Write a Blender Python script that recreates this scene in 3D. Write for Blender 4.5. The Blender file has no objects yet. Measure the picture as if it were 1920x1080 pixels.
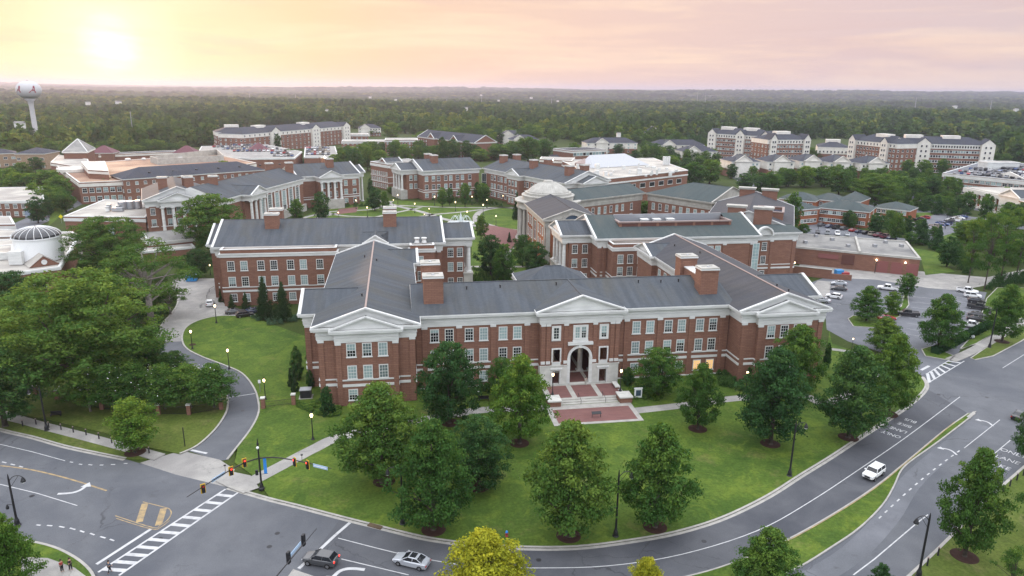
import bpy, math, random
import numpy as np
from mathutils import Vector
from mathutils.geometry import tessellate_polygon
R_ = math.radians
rnd = random.Random(7)
C = bpy.context.scene.collection
sc = bpy.context.scene

# ---------------------------------------------------------------- camera
CAM = (16.42, -127.57, 58.4)
FPX, PIT, ROL, YAW = 1339.82, .2719, .0116, .1614
_F = np.array([math.sin(YAW)*math.cos(PIT), math.cos(YAW)*math.cos(PIT), -math.sin(PIT)])
_R = np.array([math.cos(YAW), -math.sin(YAW), 0.]); _U = np.cross(_R, _F)
_R2 = _R*math.cos(ROL)+_U*math.sin(ROL); _U2 = -_R*math.sin(ROL)+_U*math.cos(ROL)
def ray(px, py):
    v = _F+_R2*(px-960)/FPX+_U2*(540-py)/FPX
    return v/np.linalg.norm(v)
def G(px, py, z=0.0):
    "point of the place at height z seen at this pixel of the photograph"
    v = ray(px, py); t = (z-CAM[2])/v[2]
    return (CAM[0]+t*v[0], CAM[1]+t*v[1])
def HT(b, ty):
    "height of something standing at ground point b whose top shows at image row ty"
    lo, hi = 0., 90.
    for _ in range(40):
        m = (lo+hi)/2
        d = np.array([b[0]-CAM[0], b[1]-CAM[1], m-CAM[2]])
        y = 540-FPX*(d@_U2)/(d@_F)
        if y > ty: lo = m
        else: hi = m
    return lo
def DIST(b):
    "distance that turns a width in the photograph into metres (thinner per pixel towards the edges)"
    a, c, e = b[0]-CAM[0], b[1]-CAM[1], -CAM[2]; d = math.sqrt(a*a+c*c+e*e); ch = (a*math.sin(YAW)+c*math.cos(YAW))/math.hypot(a, c)
    return d*ch*ch
cd = bpy.data.cameras.new("camera"); cam = bpy.data.objects.new("camera", cd); C.objects.link(cam)
cd.sensor_width = 36; cd.lens = FPX/1920*36; cd.clip_start = .5; cd.clip_end = 60000
from mathutils import Matrix
cam.matrix_world = Matrix(((_R2[0], _U2[0], -_F[0], CAM[0]), (_R2[1], _U2[1], -_F[1], CAM[1]), (_R2[2], _U2[2], -_F[2], CAM[2]), (0, 0, 0, 1)))
sc.camera = cam
sc.view_settings.view_transform = 'Standard'; sc.view_settings.look = 'None'
sc.view_settings.exposure = 0.27; sc.view_settings.gamma = 1
sc.cycles.max_bounces = 6; sc.cycles.transparent_max_bounces = 8; sc.cycles.volume_bounces = 0
sc.cycles.diffuse_bounces = 3; sc.cycles.glossy_bounces = 2; sc.cycles.sample_clamp_indirect = 4
# ---------------------------------------------------------------- world
SUN = ray(205, 84); SUN_EL = math.asin(SUN[2]); SUN_AZ = math.atan2(SUN[0], SUN[1])
W = bpy.data.worlds.new("World"); sc.world = W; W.use_nodes = True
nt = W.node_tree; nt.nodes.clear()
def N(t, typ, **k):
    n = t.nodes.new(typ)
    for a, b in k.items():
        if a.startswith('i_'):
            key = a[2:]; key = int(key) if key.isdigit() else key.replace('_', ' ')
            n.inputs[key].default_value = b
        else: setattr(n, a, b)
    return n
def ramp(t, stops, fac=None, interp='LINEAR'):
    r = t.nodes.new('ShaderNodeValToRGB'); r.color_ramp.interpolation = interp
    e = r.color_ramp.elements
    while len(e) < len(stops): e.new(.5)
    for el, (p, c) in zip(e, stops): el.position = p; el.color = (*c, 1)
    if fac is not None: t.links.new(fac, r.inputs[0])
    return r
def MIX(t, a, b, f, mode='MIX'):
    m = t.nodes.new('ShaderNodeMix'); m.data_type = 'RGBA'; m.blend_type = mode
    for s, v in ((6, a), (7, b), (0, f)):
        if hasattr(v, 'is_output'): t.links.new(v, m.inputs[s])
        elif s == 0: m.inputs[0].default_value = v
        else: m.inputs[s].default_value = (*v, 1)
    return m.outputs[2]
def MATH(t, op, a, b=None, clamp=False):
    m = t.nodes.new('ShaderNodeMath'); m.operation = op; m.use_clamp = clamp
    for s, v in ((0, a), (1, b)):
        if v is None: continue
        if hasattr(v, 'is_output'): t.links.new(v, m.inputs[s])
        else: m.inputs[s].default_value = v
    return m.outputs[0]
tc = N(nt, 'ShaderNodeTexCoord')
dot = N(nt, 'ShaderNodeVectorMath', operation='DOT_PRODUCT'); dot.inputs[1].default_value = tuple(SUN)
nt.links.new(tc.outputs['Generated'], dot.inputs[0])
ang = MATH(nt, 'DIVIDE', MATH(nt, 'ARCCOSINE', dot.outputs['Value']), math.pi)
sep = N(nt, 'ShaderNodeSeparateXYZ'); nt.links.new(tc.outputs['Generated'], sep.inputs[0])
g1 = ramp(nt, [(0, (2.4, 2.0, 1.1)), (.006, (1.6, 1.3, .9)), (.012, (1.0, .82, .60)), (.028, (.87, .68, .46)), (.075, (.83, .60, .39)), (.13, (.79, .56, .42)), (.2, (.74, .53, .46)), (.29, (.66, .50, .49)), (.42, (.56, .49, .52)), (.52, (.95, .95, 1.0)), (.7, (1.1, 1.25, 1.45)), (1, (1.1, 1.3, 1.55))], ang)
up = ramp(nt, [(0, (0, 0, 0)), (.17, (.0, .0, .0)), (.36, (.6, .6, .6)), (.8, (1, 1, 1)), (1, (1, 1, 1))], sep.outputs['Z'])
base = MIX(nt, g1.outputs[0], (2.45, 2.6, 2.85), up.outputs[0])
# streaky high cloud
mp = N(nt, 'ShaderNodeMapping'); mp.inputs['Scale'].default_value = (2.2, 2.2, 22); mp.inputs['Rotation'].default_value = (0.02, .03, .3)
nt.links.new(tc.outputs['Generated'], mp.inputs[0])
nz = N(nt, 'ShaderNodeTexNoise', i_Scale=1.6, i_Detail=7, i_Roughness=.55, i_Distortion=.4); nt.links.new(mp.outputs[0], nz.inputs['Vector'])
cl = ramp(nt, [(0, (0, 0, 0)), (.46, (0, 0, 0)), (.66, (1, 1, 1)), (1, (1, 1, 1))], nz.outputs[0])
cloud = MIX(nt, base, (1.0, .76, .54), MATH(nt, 'MULTIPLY', cl.outputs[0], .5))
mp2 = N(nt, 'ShaderNodeMapping'); mp2.inputs['Scale'].default_value = (1.6, 1.6, 13); mp2.inputs['Location'].default_value = (3, 1, 4)
nt.links.new(tc.outputs['Generated'], mp2.inputs[0])
nz2 = N(nt, 'ShaderNodeTexNoise', i_Scale=2.1, i_Detail=6, i_Roughness=.6, i_Distortion=.6); nt.links.new(mp2.outputs[0], nz2.inputs['Vector'])
cl2 = ramp(nt, [(0, (0, 0, 0)), (.5, (0, 0, 0)), (.72, (1, 1, 1)), (1, (1, 1, 1))], nz2.outputs[0])
cloud2 = MIX(nt, cloud, (.64, .46, .44), MATH(nt, 'MULTIPLY', cl2.outputs[0], .55))
sky = N(nt, 'ShaderNodeTexSky', sky_type='NISHITA', sun_disc=False, sun_elevation=SUN_EL, sun_rotation=SUN_AZ)
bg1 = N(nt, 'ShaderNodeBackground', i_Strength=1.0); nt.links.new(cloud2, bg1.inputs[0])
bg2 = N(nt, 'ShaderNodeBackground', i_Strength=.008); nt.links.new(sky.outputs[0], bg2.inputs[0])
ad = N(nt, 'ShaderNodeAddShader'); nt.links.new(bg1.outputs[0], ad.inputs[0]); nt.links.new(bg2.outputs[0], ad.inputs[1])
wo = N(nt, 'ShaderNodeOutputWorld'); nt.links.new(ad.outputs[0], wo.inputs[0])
ld = bpy.data.lights.new("sun", 'SUN'); ld.energy = 2.3; ld.angle = R_(1.5); ld.color = (1, .60, .33)
lo_ = bpy.data.objects.new("sun", ld); C.objects.link(lo_)
lo_.rotation_euler = Vector((-SUN[0], -SUN[1], -SUN[2])).to_track_quat('-Z', 'Y').to_euler()

# ---------------------------------------------------------------- materials
M = {}
def mat(name, col=(.5, .5, .5), rough=.7, spec=.3, metal=0, emit=None, es=1):
    m = bpy.data.materials.new(name); m.use_nodes = True; M[name] = m
    b = m.node_tree.nodes['Principled BSDF']
    b.inputs['Base Color'].default_value = (*col, 1); b.inputs['Roughness'].default_value = rough
    b.inputs['Specular IOR Level'].default_value = spec; b.inputs['Metallic'].default_value = metal
    if emit: b.inputs['Emission Color'].default_value = (*emit, 1); b.inputs['Emission Strength'].default_value = es
    return m
def T_(m): return m.node_tree, m.node_tree.nodes['Principled BSDF']
def noise(t, vec, scale, detail=4, rough=.55, dist=0):
    n = N(t, 'ShaderNodeTexNoise', i_Scale=scale, i_Detail=detail, i_Roughness=rough, i_Distortion=dist)
    t.links.new(vec, n.inputs['Vector']); return n.outputs[0]
def pos(t): return N(t, 'ShaderNodeNewGeometry').outputs['Position']
def uv(t): return N(t, 'ShaderNodeUVMap').outputs[0]
def mapv(t, v, s, r=(0, 0, 0)):
    m = N(t, 'ShaderNodeMapping'); m.inputs['Scale'].default_value = s; m.inputs['Rotation'].default_value = r
    t.links.new(v, m.inputs[0]); return m.outputs[0]
def noisy(name, c1, c2, scale, rough=.8, spec=.2, detail=5, c3=None, s3=.05, lo=.35, hi=.65, stretch=None, bump=0):
    m = mat(name, c1, rough, spec); t, b = T_(m)
    p = pos(t)
    if stretch: p = mapv(t, uv(t), stretch)
    f = ramp(t, [(lo, (0, 0, 0)), (hi, (1, 1, 1))], noise(t, p, scale, detail)).outputs[0]
    c = MIX(t, c1, c2, f)
    if c3:
        f3 = ramp(t, [(.42, (0, 0, 0)), (.66, (1, 1, 1))], noise(t, pos(t), s3, 5, .6, .5)).outputs[0]
        c = MIX(t, c, c3, f3)
    t.links.new(c, b.inputs['Base Color'])
    if bump:
        bn = N(t, 'ShaderNodeBump', i_Strength=bump, i_Distance=.1); t.links.new(noise(t, pos(t), scale*3, 4), bn.inputs['Height']); t.links.new(bn.outputs[0], b.inputs['Normal'])
    return m
def brickmat(name, c1, c2, mort):
    m = mat(name, c1, .9, .15); t, b = T_(m)
    br = N(t, 'ShaderNodeTexBrick'); br.inputs['Color1'].default_value = (*c1, 1); br.inputs['Color2'].default_value = (*c2, 1); br.inputs['Mortar'].default_value = (*mort, 1)
    br.inputs['Scale'].default_value = 1; br.inputs['Brick Width'].default_value = 1.1; br.inputs['Row Height'].default_value = .36; br.inputs['Mortar Size'].default_value = .03
    t.links.new(uv(t), br.inputs['Vector'])
    f = noise(t, mapv(t, uv(t), (1, 3, 1)), .35, 5)
    c = MIX(t, br.outputs[0], tuple(x*.62 for x in c1), MATH(t, 'MULTIPLY', MATH(t, 'SUBTRACT', f, .3, True), 1.4, True))
    f2 = noise(t, mapv(t, uv(t), (.15, 6, 1)), 1.0, 3)
    c = MIX(t, c, tuple(min(1, x*1.35) for x in c2), MATH(t, 'MULTIPLY', MATH(t, 'SUBTRACT', f2, .45, True), 1.3, True))
    t.links.new(c, b.inputs['Base Color']); return m
brickmat('brick', (.245, .128, .090), (.190, .098, .070), (.105, .058, .045))
brickmat('brick_orange', (.30, .105, .05), (.25, .085, .042), (.22, .13, .09))
brickmat('brick_tan', (.34, .24, .16), (.29, .2, .13), (.3, .25, .2))
brickmat('paver', (.20, .095, .085), (.165, .08, .075), (.16, .11, .1))
def slate(name, c1, c2, c3):
    m = mat(name, c1, .8, .15); t, b = T_(m)
    f = noise(t, mapv(t, uv(t), (.75, .05, 1)), 1.0, 5, .6)
    c = MIX(t, c1, c2, ramp(t, [(.40, (0, 0, 0)), (.60, (1, 1, 1))], f).outputs[0])
    c = MIX(t, c, c1, .5)
    g = noise(t, mapv(t, uv(t), (.35, .12, 1)), .6, 4, .6, .4)
    c = MIX(t, c, c3, MATH(t, 'MULTIPLY', ramp(t, [(.45, (0, 0, 0)), (.75, (1, 1, 1))], g).outputs[0], .6))
    br = N(t, 'ShaderNodeTexBrick'); br.inputs['Color1'].default_value = (1, 1, 1, 1); br.inputs['Color2'].default_value = (.84, .84, .86, 1); br.inputs['Mortar'].default_value = (.74, .74, .76, 1)
    br.inputs['Scale'].default_value = 1; br.inputs['Brick Width'].default_value = .5; br.inputs['Row Height'].default_value = .3; br.inputs['Mortar Size'].default_value = .02
    t.links.new(uv(t), br.inputs['Vector'])
    c = MIX(t, c, br.outputs[0], .8, 'MULTIPLY')
    t.links.new(c, b.inputs['Base Color']); return m
slate('slate', (.078, .088, .100), (.042, .049, .057), (.082, .078, .062))
slate('slate_grey', (.070, .071, .078), (.042, .042, .048), (.07, .066, .06))
slate('slate_green', (.062, .080, .080), (.046, .060, .062), (.09, .095, .085))
slate('slate_dark', (.05, .055, .07), (.035, .04, .052), (.06, .058, .055))
slate('tile_red', (.2, .11, .1), (.16, .09, .085), (.2, .15, .13))
noisy('white', (.62, .62, .60), (.50, .50, .485), .5, .6, .3, stretch=(.5, 2, 1))
noisy('cream', (.66, .63, .58), (.56, .53, .48), .3, .7, .3)
noisy('stone', (.56, .55, .51), (.44, .43, .40), .7, .8, .2)
noisy('limestone', (.41, .395, .36), (.31, .30, .27), .5, .8, .2)
noisy('roof_white', (.46, .43, .38), (.34, .32, .29), .12, .8, .2, c3=(.26, .24, .22), s3=.06)
noisy('roof_brown', (.33, .20, .14), (.22, .14, .105), .06, .9, .1, c3=(.4, .29, .21), s3=.04)
noisy('roof_grey', (.30, .29, .27), (.20, .195, .185), .12, .9, .1, c3=(.12, .12, .12), s3=.07)
noisy('concrete', (.33, .315, .29), (.26, .25, .235), .4, .85, .2, c3=(.22, .21, .2), s3=.15)
noisy('kerb', (.36, .34, .31), (.27, .26, .24), .8, .85, .2)
noisy('asphalt', (.118, .122, .132), (.096, .10, .11), .25, .85, .25, c3=(.075, .08, .092), s3=.06)
noisy('asphalt_dark', (.092, .095, .104), (.078, .081, .09), .3, .85, .25, c3=(.055, .058, .068), s3=.08)
noisy('asphalt_pale', (.15, .155, .17), (.12, .124, .138), .3, .85, .25, c3=(.095, .1, .11), s3=.05)
for n_ in ('asphalt', 'asphalt_dark', 'asphalt_pale', 'concrete'):
    t_, b_ = T_(M[n_]); src = b_.inputs['Base Color'].links[0].from_socket
    vo = N(t_, 'ShaderNodeTexVoronoi', feature='DISTANCE_TO_EDGE', i_Scale=.085); wv = N(t_, 'ShaderNodeTexNoise', i_Scale=.5, i_Detail=5)
    t_.links.new(pos(t_), wv.inputs['Vector']); av = N(t_, 'ShaderNodeVectorMath', operation='MULTIPLY_ADD'); t_.links.new(wv.outputs['Color'], av.inputs[0]); av.inputs[1].default_value = (3, 3, 0); t_.links.new(pos(t_), av.inputs[2]); t_.links.new(av.outputs[0], vo.inputs['Vector'])
    ck = ramp(t_, [(0, (1, 1, 1)), (.0075, (0, 0, 0))], vo.outputs['Distance']).outputs[0]
    gate = ramp(t_, [(.5, (0, 0, 0)), (.6, (1, 1, 1))], noise(t_, pos(t_), .05, 3)).outputs[0]
    c_ = MIX(t_, src, (.035, .035, .038), MATH(t_, 'MULTIPLY', MATH(t_, 'MULTIPLY', ck, gate), .75))
    st_ = ramp(t_, [(.6, (0, 0, 0)), (.72, (1, 1, 1))], noise(t_, pos(t_), .35, 7, .7, 1.5)).outputs[0]
    c_ = MIX(t_, c_, (.05, .05, .052), MATH(t_, 'MULTIPLY', st_, .45))
    fine = noise(t_, pos(t_), 6, 3, .8); c_ = MIX(t_, c_, ramp(t_, [(.3, (.86, .86, .86)), (.7, (1.12, 1.12, 1.12))], fine).outputs[0], 1.0, 'MULTIPLY')
    t_.links.new(c_, b_.inputs['Base Color'])
noisy('paint_white', (.46, .46, .46), (.25, .25, .26), 1.1, .7, .2, lo=.45, hi=.85)
noisy('paint_yellow', (.36, .26, .13), (.2, .16, .11), 1.2, .7, .2)
noisy('mulch', (.05, .028, .022), (.035, .02, .016), 1.5, .95, .1)
noisy('soil', (.12, .085, .055), (.08, .06, .04), .5, .95, .1)
def grassmat(name, a, b_, c_, d_):
    m = mat(name, a, .9, .1); t, b = T_(m); p = pos(t)
    f = ramp(t, [(.35, (0, 0, 0)), (.65, (1, 1, 1))], noise(t, p, .07, 6, .66, 1.2)).outputs[0]
    c = MIX(t, a, b_, f)
    f2 = ramp(t, [(.5, (0, 0, 0)), (.74, (1, 1, 1))], noise(t, p, .22, 6, .7, .8)).outputs[0]
    c = MIX(t, c, c_, MATH(t, 'MULTIPLY', f2, .9))
    f3 = ramp(t, [(.56, (0, 0, 0)), (.72, (1, 1, 1))], noise(t, p, .13, 7, .75, .3)).outputs[0]
    c = MIX(t, c, d_, MATH(t, 'MULTIPLY', f3, .7))
    f4 = noise(t, p, 2.2, 6, .75)
    c = MIX(t, c, ramp(t, [(.25, (.5, .52, .5)), (.7, (1.15, 1.15, 1.1))], f4).outputs[0], 1.0, 'MULTIPLY')
    t.links.new(c, b.inputs['Base Color'])
    bn = N(t, 'ShaderNodeBump', i_Strength=.5, i_Distance=.1); t.links.new(noise(t, p, 5, 5, .7), bn.inputs['Height']); t.links.new(bn.outputs[0], b.inputs['Normal'])
grassmat('grass', (.092, .140, .024), (.046, .088, .016), (.14, .185, .028), (.17, .15, .06))
grassmat('grass_dry', (.095, .125, .026), (.065, .095, .02), (.14, .155, .045), (.19, .155, .085))
grassmat('ground', (.050, .072, .016), (.038, .058, .014), (.06, .075, .022), (.075, .07, .035))
def leafmat(name, stops, inst=False, trans=.25):
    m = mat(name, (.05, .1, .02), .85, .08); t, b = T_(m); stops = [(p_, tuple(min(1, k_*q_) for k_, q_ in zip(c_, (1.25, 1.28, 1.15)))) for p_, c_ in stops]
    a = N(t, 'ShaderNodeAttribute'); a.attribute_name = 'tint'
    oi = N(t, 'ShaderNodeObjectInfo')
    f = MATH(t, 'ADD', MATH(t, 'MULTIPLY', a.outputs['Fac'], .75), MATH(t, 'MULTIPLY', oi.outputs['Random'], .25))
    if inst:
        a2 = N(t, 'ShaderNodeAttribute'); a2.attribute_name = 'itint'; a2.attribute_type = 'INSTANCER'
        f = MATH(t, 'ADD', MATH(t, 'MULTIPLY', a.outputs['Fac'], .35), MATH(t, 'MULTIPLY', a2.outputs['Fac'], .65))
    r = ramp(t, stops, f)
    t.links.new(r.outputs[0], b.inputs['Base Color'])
    tr = N(t, 'ShaderNodeBsdfTranslucent'); t.links.new(MIX(t, r.outputs[0], (1.5, 1.35, .6), 1.0, 'MULTIPLY'), tr.inputs[0])
    mx = N(t, 'ShaderNodeMixShader', i_0=trans); t.links.new(b.outputs[0], mx.inputs[1]); t.links.new(tr.outputs[0], mx.inputs[2])
    t.links.new(mx.outputs[0], t.nodes['Material Output'].inputs[0])
leafmat('leaf_mid', [(0, (.015, .042, .014)), (.5, (.040, .090, .022)), (1, (.125, .18, .032))])
leafmat('leaf_dark', [(0, (.011, .032, .014)), (.5, (.028, .068, .024)), (1, (.08, .135, .035))])
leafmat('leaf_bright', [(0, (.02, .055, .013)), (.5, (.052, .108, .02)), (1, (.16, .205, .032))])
leafmat('leaf_yellow', [(0, (.09, .12, .015)), (.5, (.22, .22, .02)), (1, (.42, .36, .03))])
leafmat('leaf_olive', [(0, (.017, .044, .014)), (.5, (.045, .094, .022)), (1, (.135, .182, .035))])
leafmat('leaf_grey', [(0, (.035, .05, .022)), (.5, (.075, .095, .038)), (1, (.14, .155, .06))])
leafmat('leaf_conifer', [(0, (.012, .026, .012)), (.5, (.022, .046, .018)), (1, (.05, .075, .025))], trans=.1)
leafmat('leaf_forest', [(0, (.010, .030, .012)), (.35, (.025, .058, .016)), (.7, (.058, .101, .023)), (1, (.165, .172, .034))], inst=True)
leafmat('leaf_juniper', [(0, (.03, .06, .04)), (.5, (.055, .1, .065)), (1, (.1, .16, .09))], trans=.1)
noisy('bark', (.085, .07, .058), (.05, .042, .036), 3, .95, .1)
noisy('bark_pale', (.26, .23, .21), (.16, .14, .13), 3, .9, .1)
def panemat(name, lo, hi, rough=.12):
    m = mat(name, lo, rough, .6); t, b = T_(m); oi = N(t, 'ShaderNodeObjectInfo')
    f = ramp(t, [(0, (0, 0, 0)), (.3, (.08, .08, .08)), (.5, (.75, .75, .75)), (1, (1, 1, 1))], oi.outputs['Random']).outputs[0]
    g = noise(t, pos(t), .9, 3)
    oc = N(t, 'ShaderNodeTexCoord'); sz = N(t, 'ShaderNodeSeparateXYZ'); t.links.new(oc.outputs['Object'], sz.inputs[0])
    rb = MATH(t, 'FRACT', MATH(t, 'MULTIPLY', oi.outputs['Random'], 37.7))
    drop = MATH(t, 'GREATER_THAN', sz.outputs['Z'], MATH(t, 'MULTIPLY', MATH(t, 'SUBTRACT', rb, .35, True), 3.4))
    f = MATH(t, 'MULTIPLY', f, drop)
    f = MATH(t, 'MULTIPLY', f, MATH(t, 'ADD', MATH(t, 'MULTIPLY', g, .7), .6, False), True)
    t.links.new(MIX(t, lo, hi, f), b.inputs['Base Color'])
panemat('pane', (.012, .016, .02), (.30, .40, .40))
mat('glass_dark', (.012, .014, .018), .08, .7)
mat('glass_blue', (.05, .08, .12), .12, .7)
mat('lit_pane', (.8, .5, .2), .3, .3, emit=(1, .55, .18), es=.55)
mat('black', (.012, .012, .014), .45, .4)
mat('dark_metal', (.03, .03, .034), .5, .4, .4)
mat('metal', (.35, .36, .38), .4, .5, .6)
mat('copper', (.25, .185, .165), .5, .5, .2)
mat('louvre', (.10, .045, .035), .8, .2)
mat('door_red', (.2, .075, .068), .6, .3)
mat('bin_blue', (.03, .2, .45), .5, .4)
mat('door_blue', (.2, .25, .33), .6, .3)
mat('sig_yellow', (.6, .36, .03), .5, .4)
mat('sign_blue', (.34, .46, .6), .4, .4)
mat('banner_blue', (.03, .22, .62), .5, .4)
mat('red_paint', (.28, .03, .03), .4, .5)
mat('crimson', (.25, .02, .04), .5, .4)
mat('yellow_paint', (.7, .6, .02), .5, .4)
mat('white_paint', (.75, .75, .75), .4, .5)
mat('tank_grey', (.46, .45, .46), .6, .3)
mat('roof_maroon', (.10, .03, .04), .6, .3)
mat('lamp_glow', (1, .8, .5), .3, .3, emit=(1, .74, .42), es=4)
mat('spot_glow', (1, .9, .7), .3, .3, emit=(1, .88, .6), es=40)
mat('red_glow', (.8, .02, .02), .3, .3, emit=(1, .04, .02), es=3)
mat('amber_glow', (.8, .3, .02), .3, .3, emit=(1, .35, .03), es=3)
mat('tyre', (.012, .012, .012), .8, .2)
mat('rim', (.35, .35, .36), .3, .5, .8)
mat('tail_red', (.35, .01, .01), .3, .5)
mat('head_lamp', (.7, .7, .72), .15, .6)
mat('water', (.55, .6, .62), .15, .6)
mat('skin', (.38, .22, .15), .6, .3)
mat('hair', (.03, .02, .015), .7, .3)
for n_, c_ in dict(white=(.72, .72, .72), silver=(.42, .44, .47), black=(.012, .012, .014), grey=(.12, .12, .13), dkgrey=(.05, .052, .056), red=(.32, .015, .02), blue=(.03, .07, .2), navy=(.02, .03, .07), beige=(.35, .3, .24), maroon=(.12, .01, .025)).items():
    m_ = mat('car_'+n_, c_, .3, .5, .3 if n_ in ('silver', 'grey', 'beige') else 0)
    m_.node_tree.nodes['Principled BSDF'].inputs['Coat Weight'].default_value = .6

# ---------------------------------------------------------------- mesh helpers
class MB:
    def __init__(s): s.v = []; s.f = []; s.m = []; s.cur = 0; s.mats = []
    def mt(s, name):
        if name not in s.mats: s.mats.append(name)
        s.cur = s.mats.index(name); return s
    def add(s, vs, fs):
        o = len(s.v); s.v += [tuple(map(float, q)) for q in vs]
        for f in fs: s.f.append([i+o for i in f]); s.m.append(s.cur)
        return s
    def box(s, x0, x1, y0, y1, z0, z1):
        return s.add([(x0, y0, z0), (x1, y0, z0), (x1, y1, z0), (x0, y1, z0), (x0, y0, z1), (x1, y0, z1), (x1, y1, z1), (x0, y1, z1)],
                     [(0, 3, 2, 1), (4, 5, 6, 7), (0, 1, 5, 4), (1, 2, 6, 5), (2, 3, 7, 6), (3, 0, 4, 7)])
    def obox(s, c, u, L, Wd, z0, z1):
        "box centred at c (xy), long axis along unit u"
        n = (-u[1], u[0]); P = [(c[0]+a*u[0]*L/2+b*n[0]*Wd/2, c[1]+a*u[1]*L/2+b*n[1]*Wd/2) for a, b in ((-1, -1), (1, -1), (1, 1), (-1, 1))]
        return s.prism(P, z0, z1)
    def prism(s, P, z0, z1, bottom=True):
        n = len(P); ar = sum(P[i][0]*P[(i+1) % n][1]-P[(i+1) % n][0]*P[i][1] for i in range(n))
        if ar < 0: P = P[::-1]
        vs = [(p[0], p[1], z0) for p in P]+[(p[0], p[1], z1) for p in P]
        fs = [(i, (i+1) % n, (i+1) % n+n, i+n) for i in range(n)]
        if n <= 4: fs += [tuple(range(n, 2*n))]+([tuple(range(n-1, -1, -1))] if bottom else [])
        else:
            tr = tessellate_polygon([[Vector((p[0], p[1], 0)) for p in P]])
            for t in tr:
                a = sum(P[t[i]][0]*P[t[(i+1) % 3]][1]-P[t[(i+1) % 3]][0]*P[t[i]][1] for i in range(3))
                if a < 0: t = t[::-1]
                fs.append(tuple(i+n for i in t))
                if bottom: fs.append(tuple(reversed(t)))
        return s.add(vs, fs)
    def ring(s, P, out, inn, z0, z1):
        "rectangular ring round convex ccw polygon P: outer offset out, inner offset inn"
        A = offset(P, out); B = offset(P, inn); n = len(P)
        vs = [(*p, z0) for p in A]+[(*p, z1) for p in A]+[(*p, z0) for p in B]+[(*p, z1) for p in B]
        fs = []
        for i in range(n):
            j = (i+1) % n
            fs += [(i, j, j+n, i+n), (j+2*n, i+2*n, i+3*n, j+3*n), (i+n, j+n, j+3*n, i+3*n), (j, i, i+2*n, j+2*n)]
        return s.add(vs, fs)
    def tube(s, a, b, r0, r1=None, n=8, caps=True):
        r1 = r0 if r1 is None else r1
        a = Vector(a); b = Vector(b); d = (b-a).normalized(); q = d.to_track_quat('Z', 'Y')
        vs = []
        for c, r in ((a, r0), (b, r1)):
            for i in range(n):
                t = 2*math.pi*i/n; vs.append(tuple(c+q @ Vector((r*math.cos(t), r*math.sin(t), 0))))
        fs = [(i, (i+1) % n, (i+1) % n+n, i+n) for i in range(n)]
        if caps: fs += [tuple(range(n-1, -1, -1)), tuple(range(n, 2*n))]
        return s.add(vs, fs)
    def lathe(s, c, prof, n=24):
        vs = []; fs = []; k = len(prof)
        for r, z in prof:
            for i in range(n):
                t = 2*math.pi*i/n; vs.append((c[0]+r*math.cos(t), c[1]+r*math.sin(t), c[2]+z))
        for j in range(k-1):
            for i in range(n): fs.append((j*n+i, j*n+(i+1) % n, (j+1)*n+(i+1) % n, (j+1)*n+i))
        fs += [tuple(range(n-1, -1, -1)), tuple(range((k-1)*n, k*n))]
        return s.add(vs, fs)
    def beam(s, a, b, w, h):
        "rectangular bar from a to b, w wide (level), h high"
        a = Vector(a); b = Vector(b); d = (b-a).normalized(); sd = Vector((d.y, -d.x, 0))
        if sd.length < 1e-6: sd = Vector((1, 0, 0))
        sd.normalize(); up = sd.cross(d); vs = []
        for c in (a, b):
            for x, y in ((-1, -1), (1, -1), (1, 1), (-1, 1)): vs.append(tuple(c+sd*x*w/2+up*y*h/2))
        return s.add(vs, [(0, 1, 2, 3), (7, 6, 5, 4), (0, 4, 5, 1), (1, 5, 6, 2), (2, 6, 7, 3), (3, 7, 4, 0)])
    def mesh(s, name, org=(0, 0, 0), smooth=False):
        me = bpy.data.meshes.new(name)
        V = np.array(s.v, dtype=float)-np.array(org)
        me.from_pydata(V.tolist(), [], s.f)
        for m in s.mats: me.materials.append(M[m])
        me.polygons.foreach_set('material_index', s.m)
        if smooth: me.polygons.foreach_set('use_smooth', [True]*len(s.f))
        autouv(me, org); me.update(); return me
    def out(s, name, parent=None, smooth=False, **tags):
        "link as ONE object; with a parent the verts are world coordinates minus the parent's place"
        org = tuple(parent['_o']) if parent is not None else (0, 0, 0)
        o = bpy.data.objects.new(name, s.mesh(name, org, smooth)); C.objects.link(o)
        if parent is not None: o.parent = parent
        tag(o, **tags); return o
def autouv(me, org):
    n = len(me.loops)
    if not n: return
    nv = len(me.vertices); co = np.empty(nv*3); me.vertices.foreach_get('co', co); co = co.reshape(-1, 3)+np.array(org)
    li = np.empty(n, int); me.loops.foreach_get('vertex_index', li)
    np_ = len(me.polygons); nr = np.empty(np_*3); me.polygons.foreach_get('normal', nr); nr = nr.reshape(-1, 3)
    lt = np.empty(np_, int); me.polygons.foreach_get('loop_total', lt)
    N_ = np.repeat(nr, lt, axis=0); h = np.stack([-N_[:, 1], N_[:, 0], np.zeros(n)], 1); l = np.linalg.norm(h, axis=1)
    flat = l < .02; h[flat] = (1, 0, 0); l[flat] = 1; h /= l[:, None]
    vv = np.cross(N_, h); vv[flat] = (0, 1, 0)
    P = co[li]; uvs = np.stack([(P*h).sum(1), (P*vv).sum(1)], 1)
    lay = me.uv_layers.new(name='UVMap'); lay.data.foreach_set('uv', uvs.astype(np.float32).ravel())
def offset(P, d):
    "offset a ccw polygon outwards by d"
    n = len(P); out = []
    for i in range(n):
        p0, p1, p2 = P[i-1], P[i], P[(i+1) % n]
        a = np.array([p1[0]-p0[0], p1[1]-p0[1]]); b = np.array([p2[0]-p1[0], p2[1]-p1[1]])
        a = a/np.linalg.norm(a); b = b/np.linalg.norm(b); na = np.array([a[1], -a[0]]); nb = np.array([b[1], -b[0]])
        m = na+nb; k = d/max(.3, (m@na)) if True else 0
        out.append((p1[0]+m[0]*k, p1[1]+m[1]*k))
    return out
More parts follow.
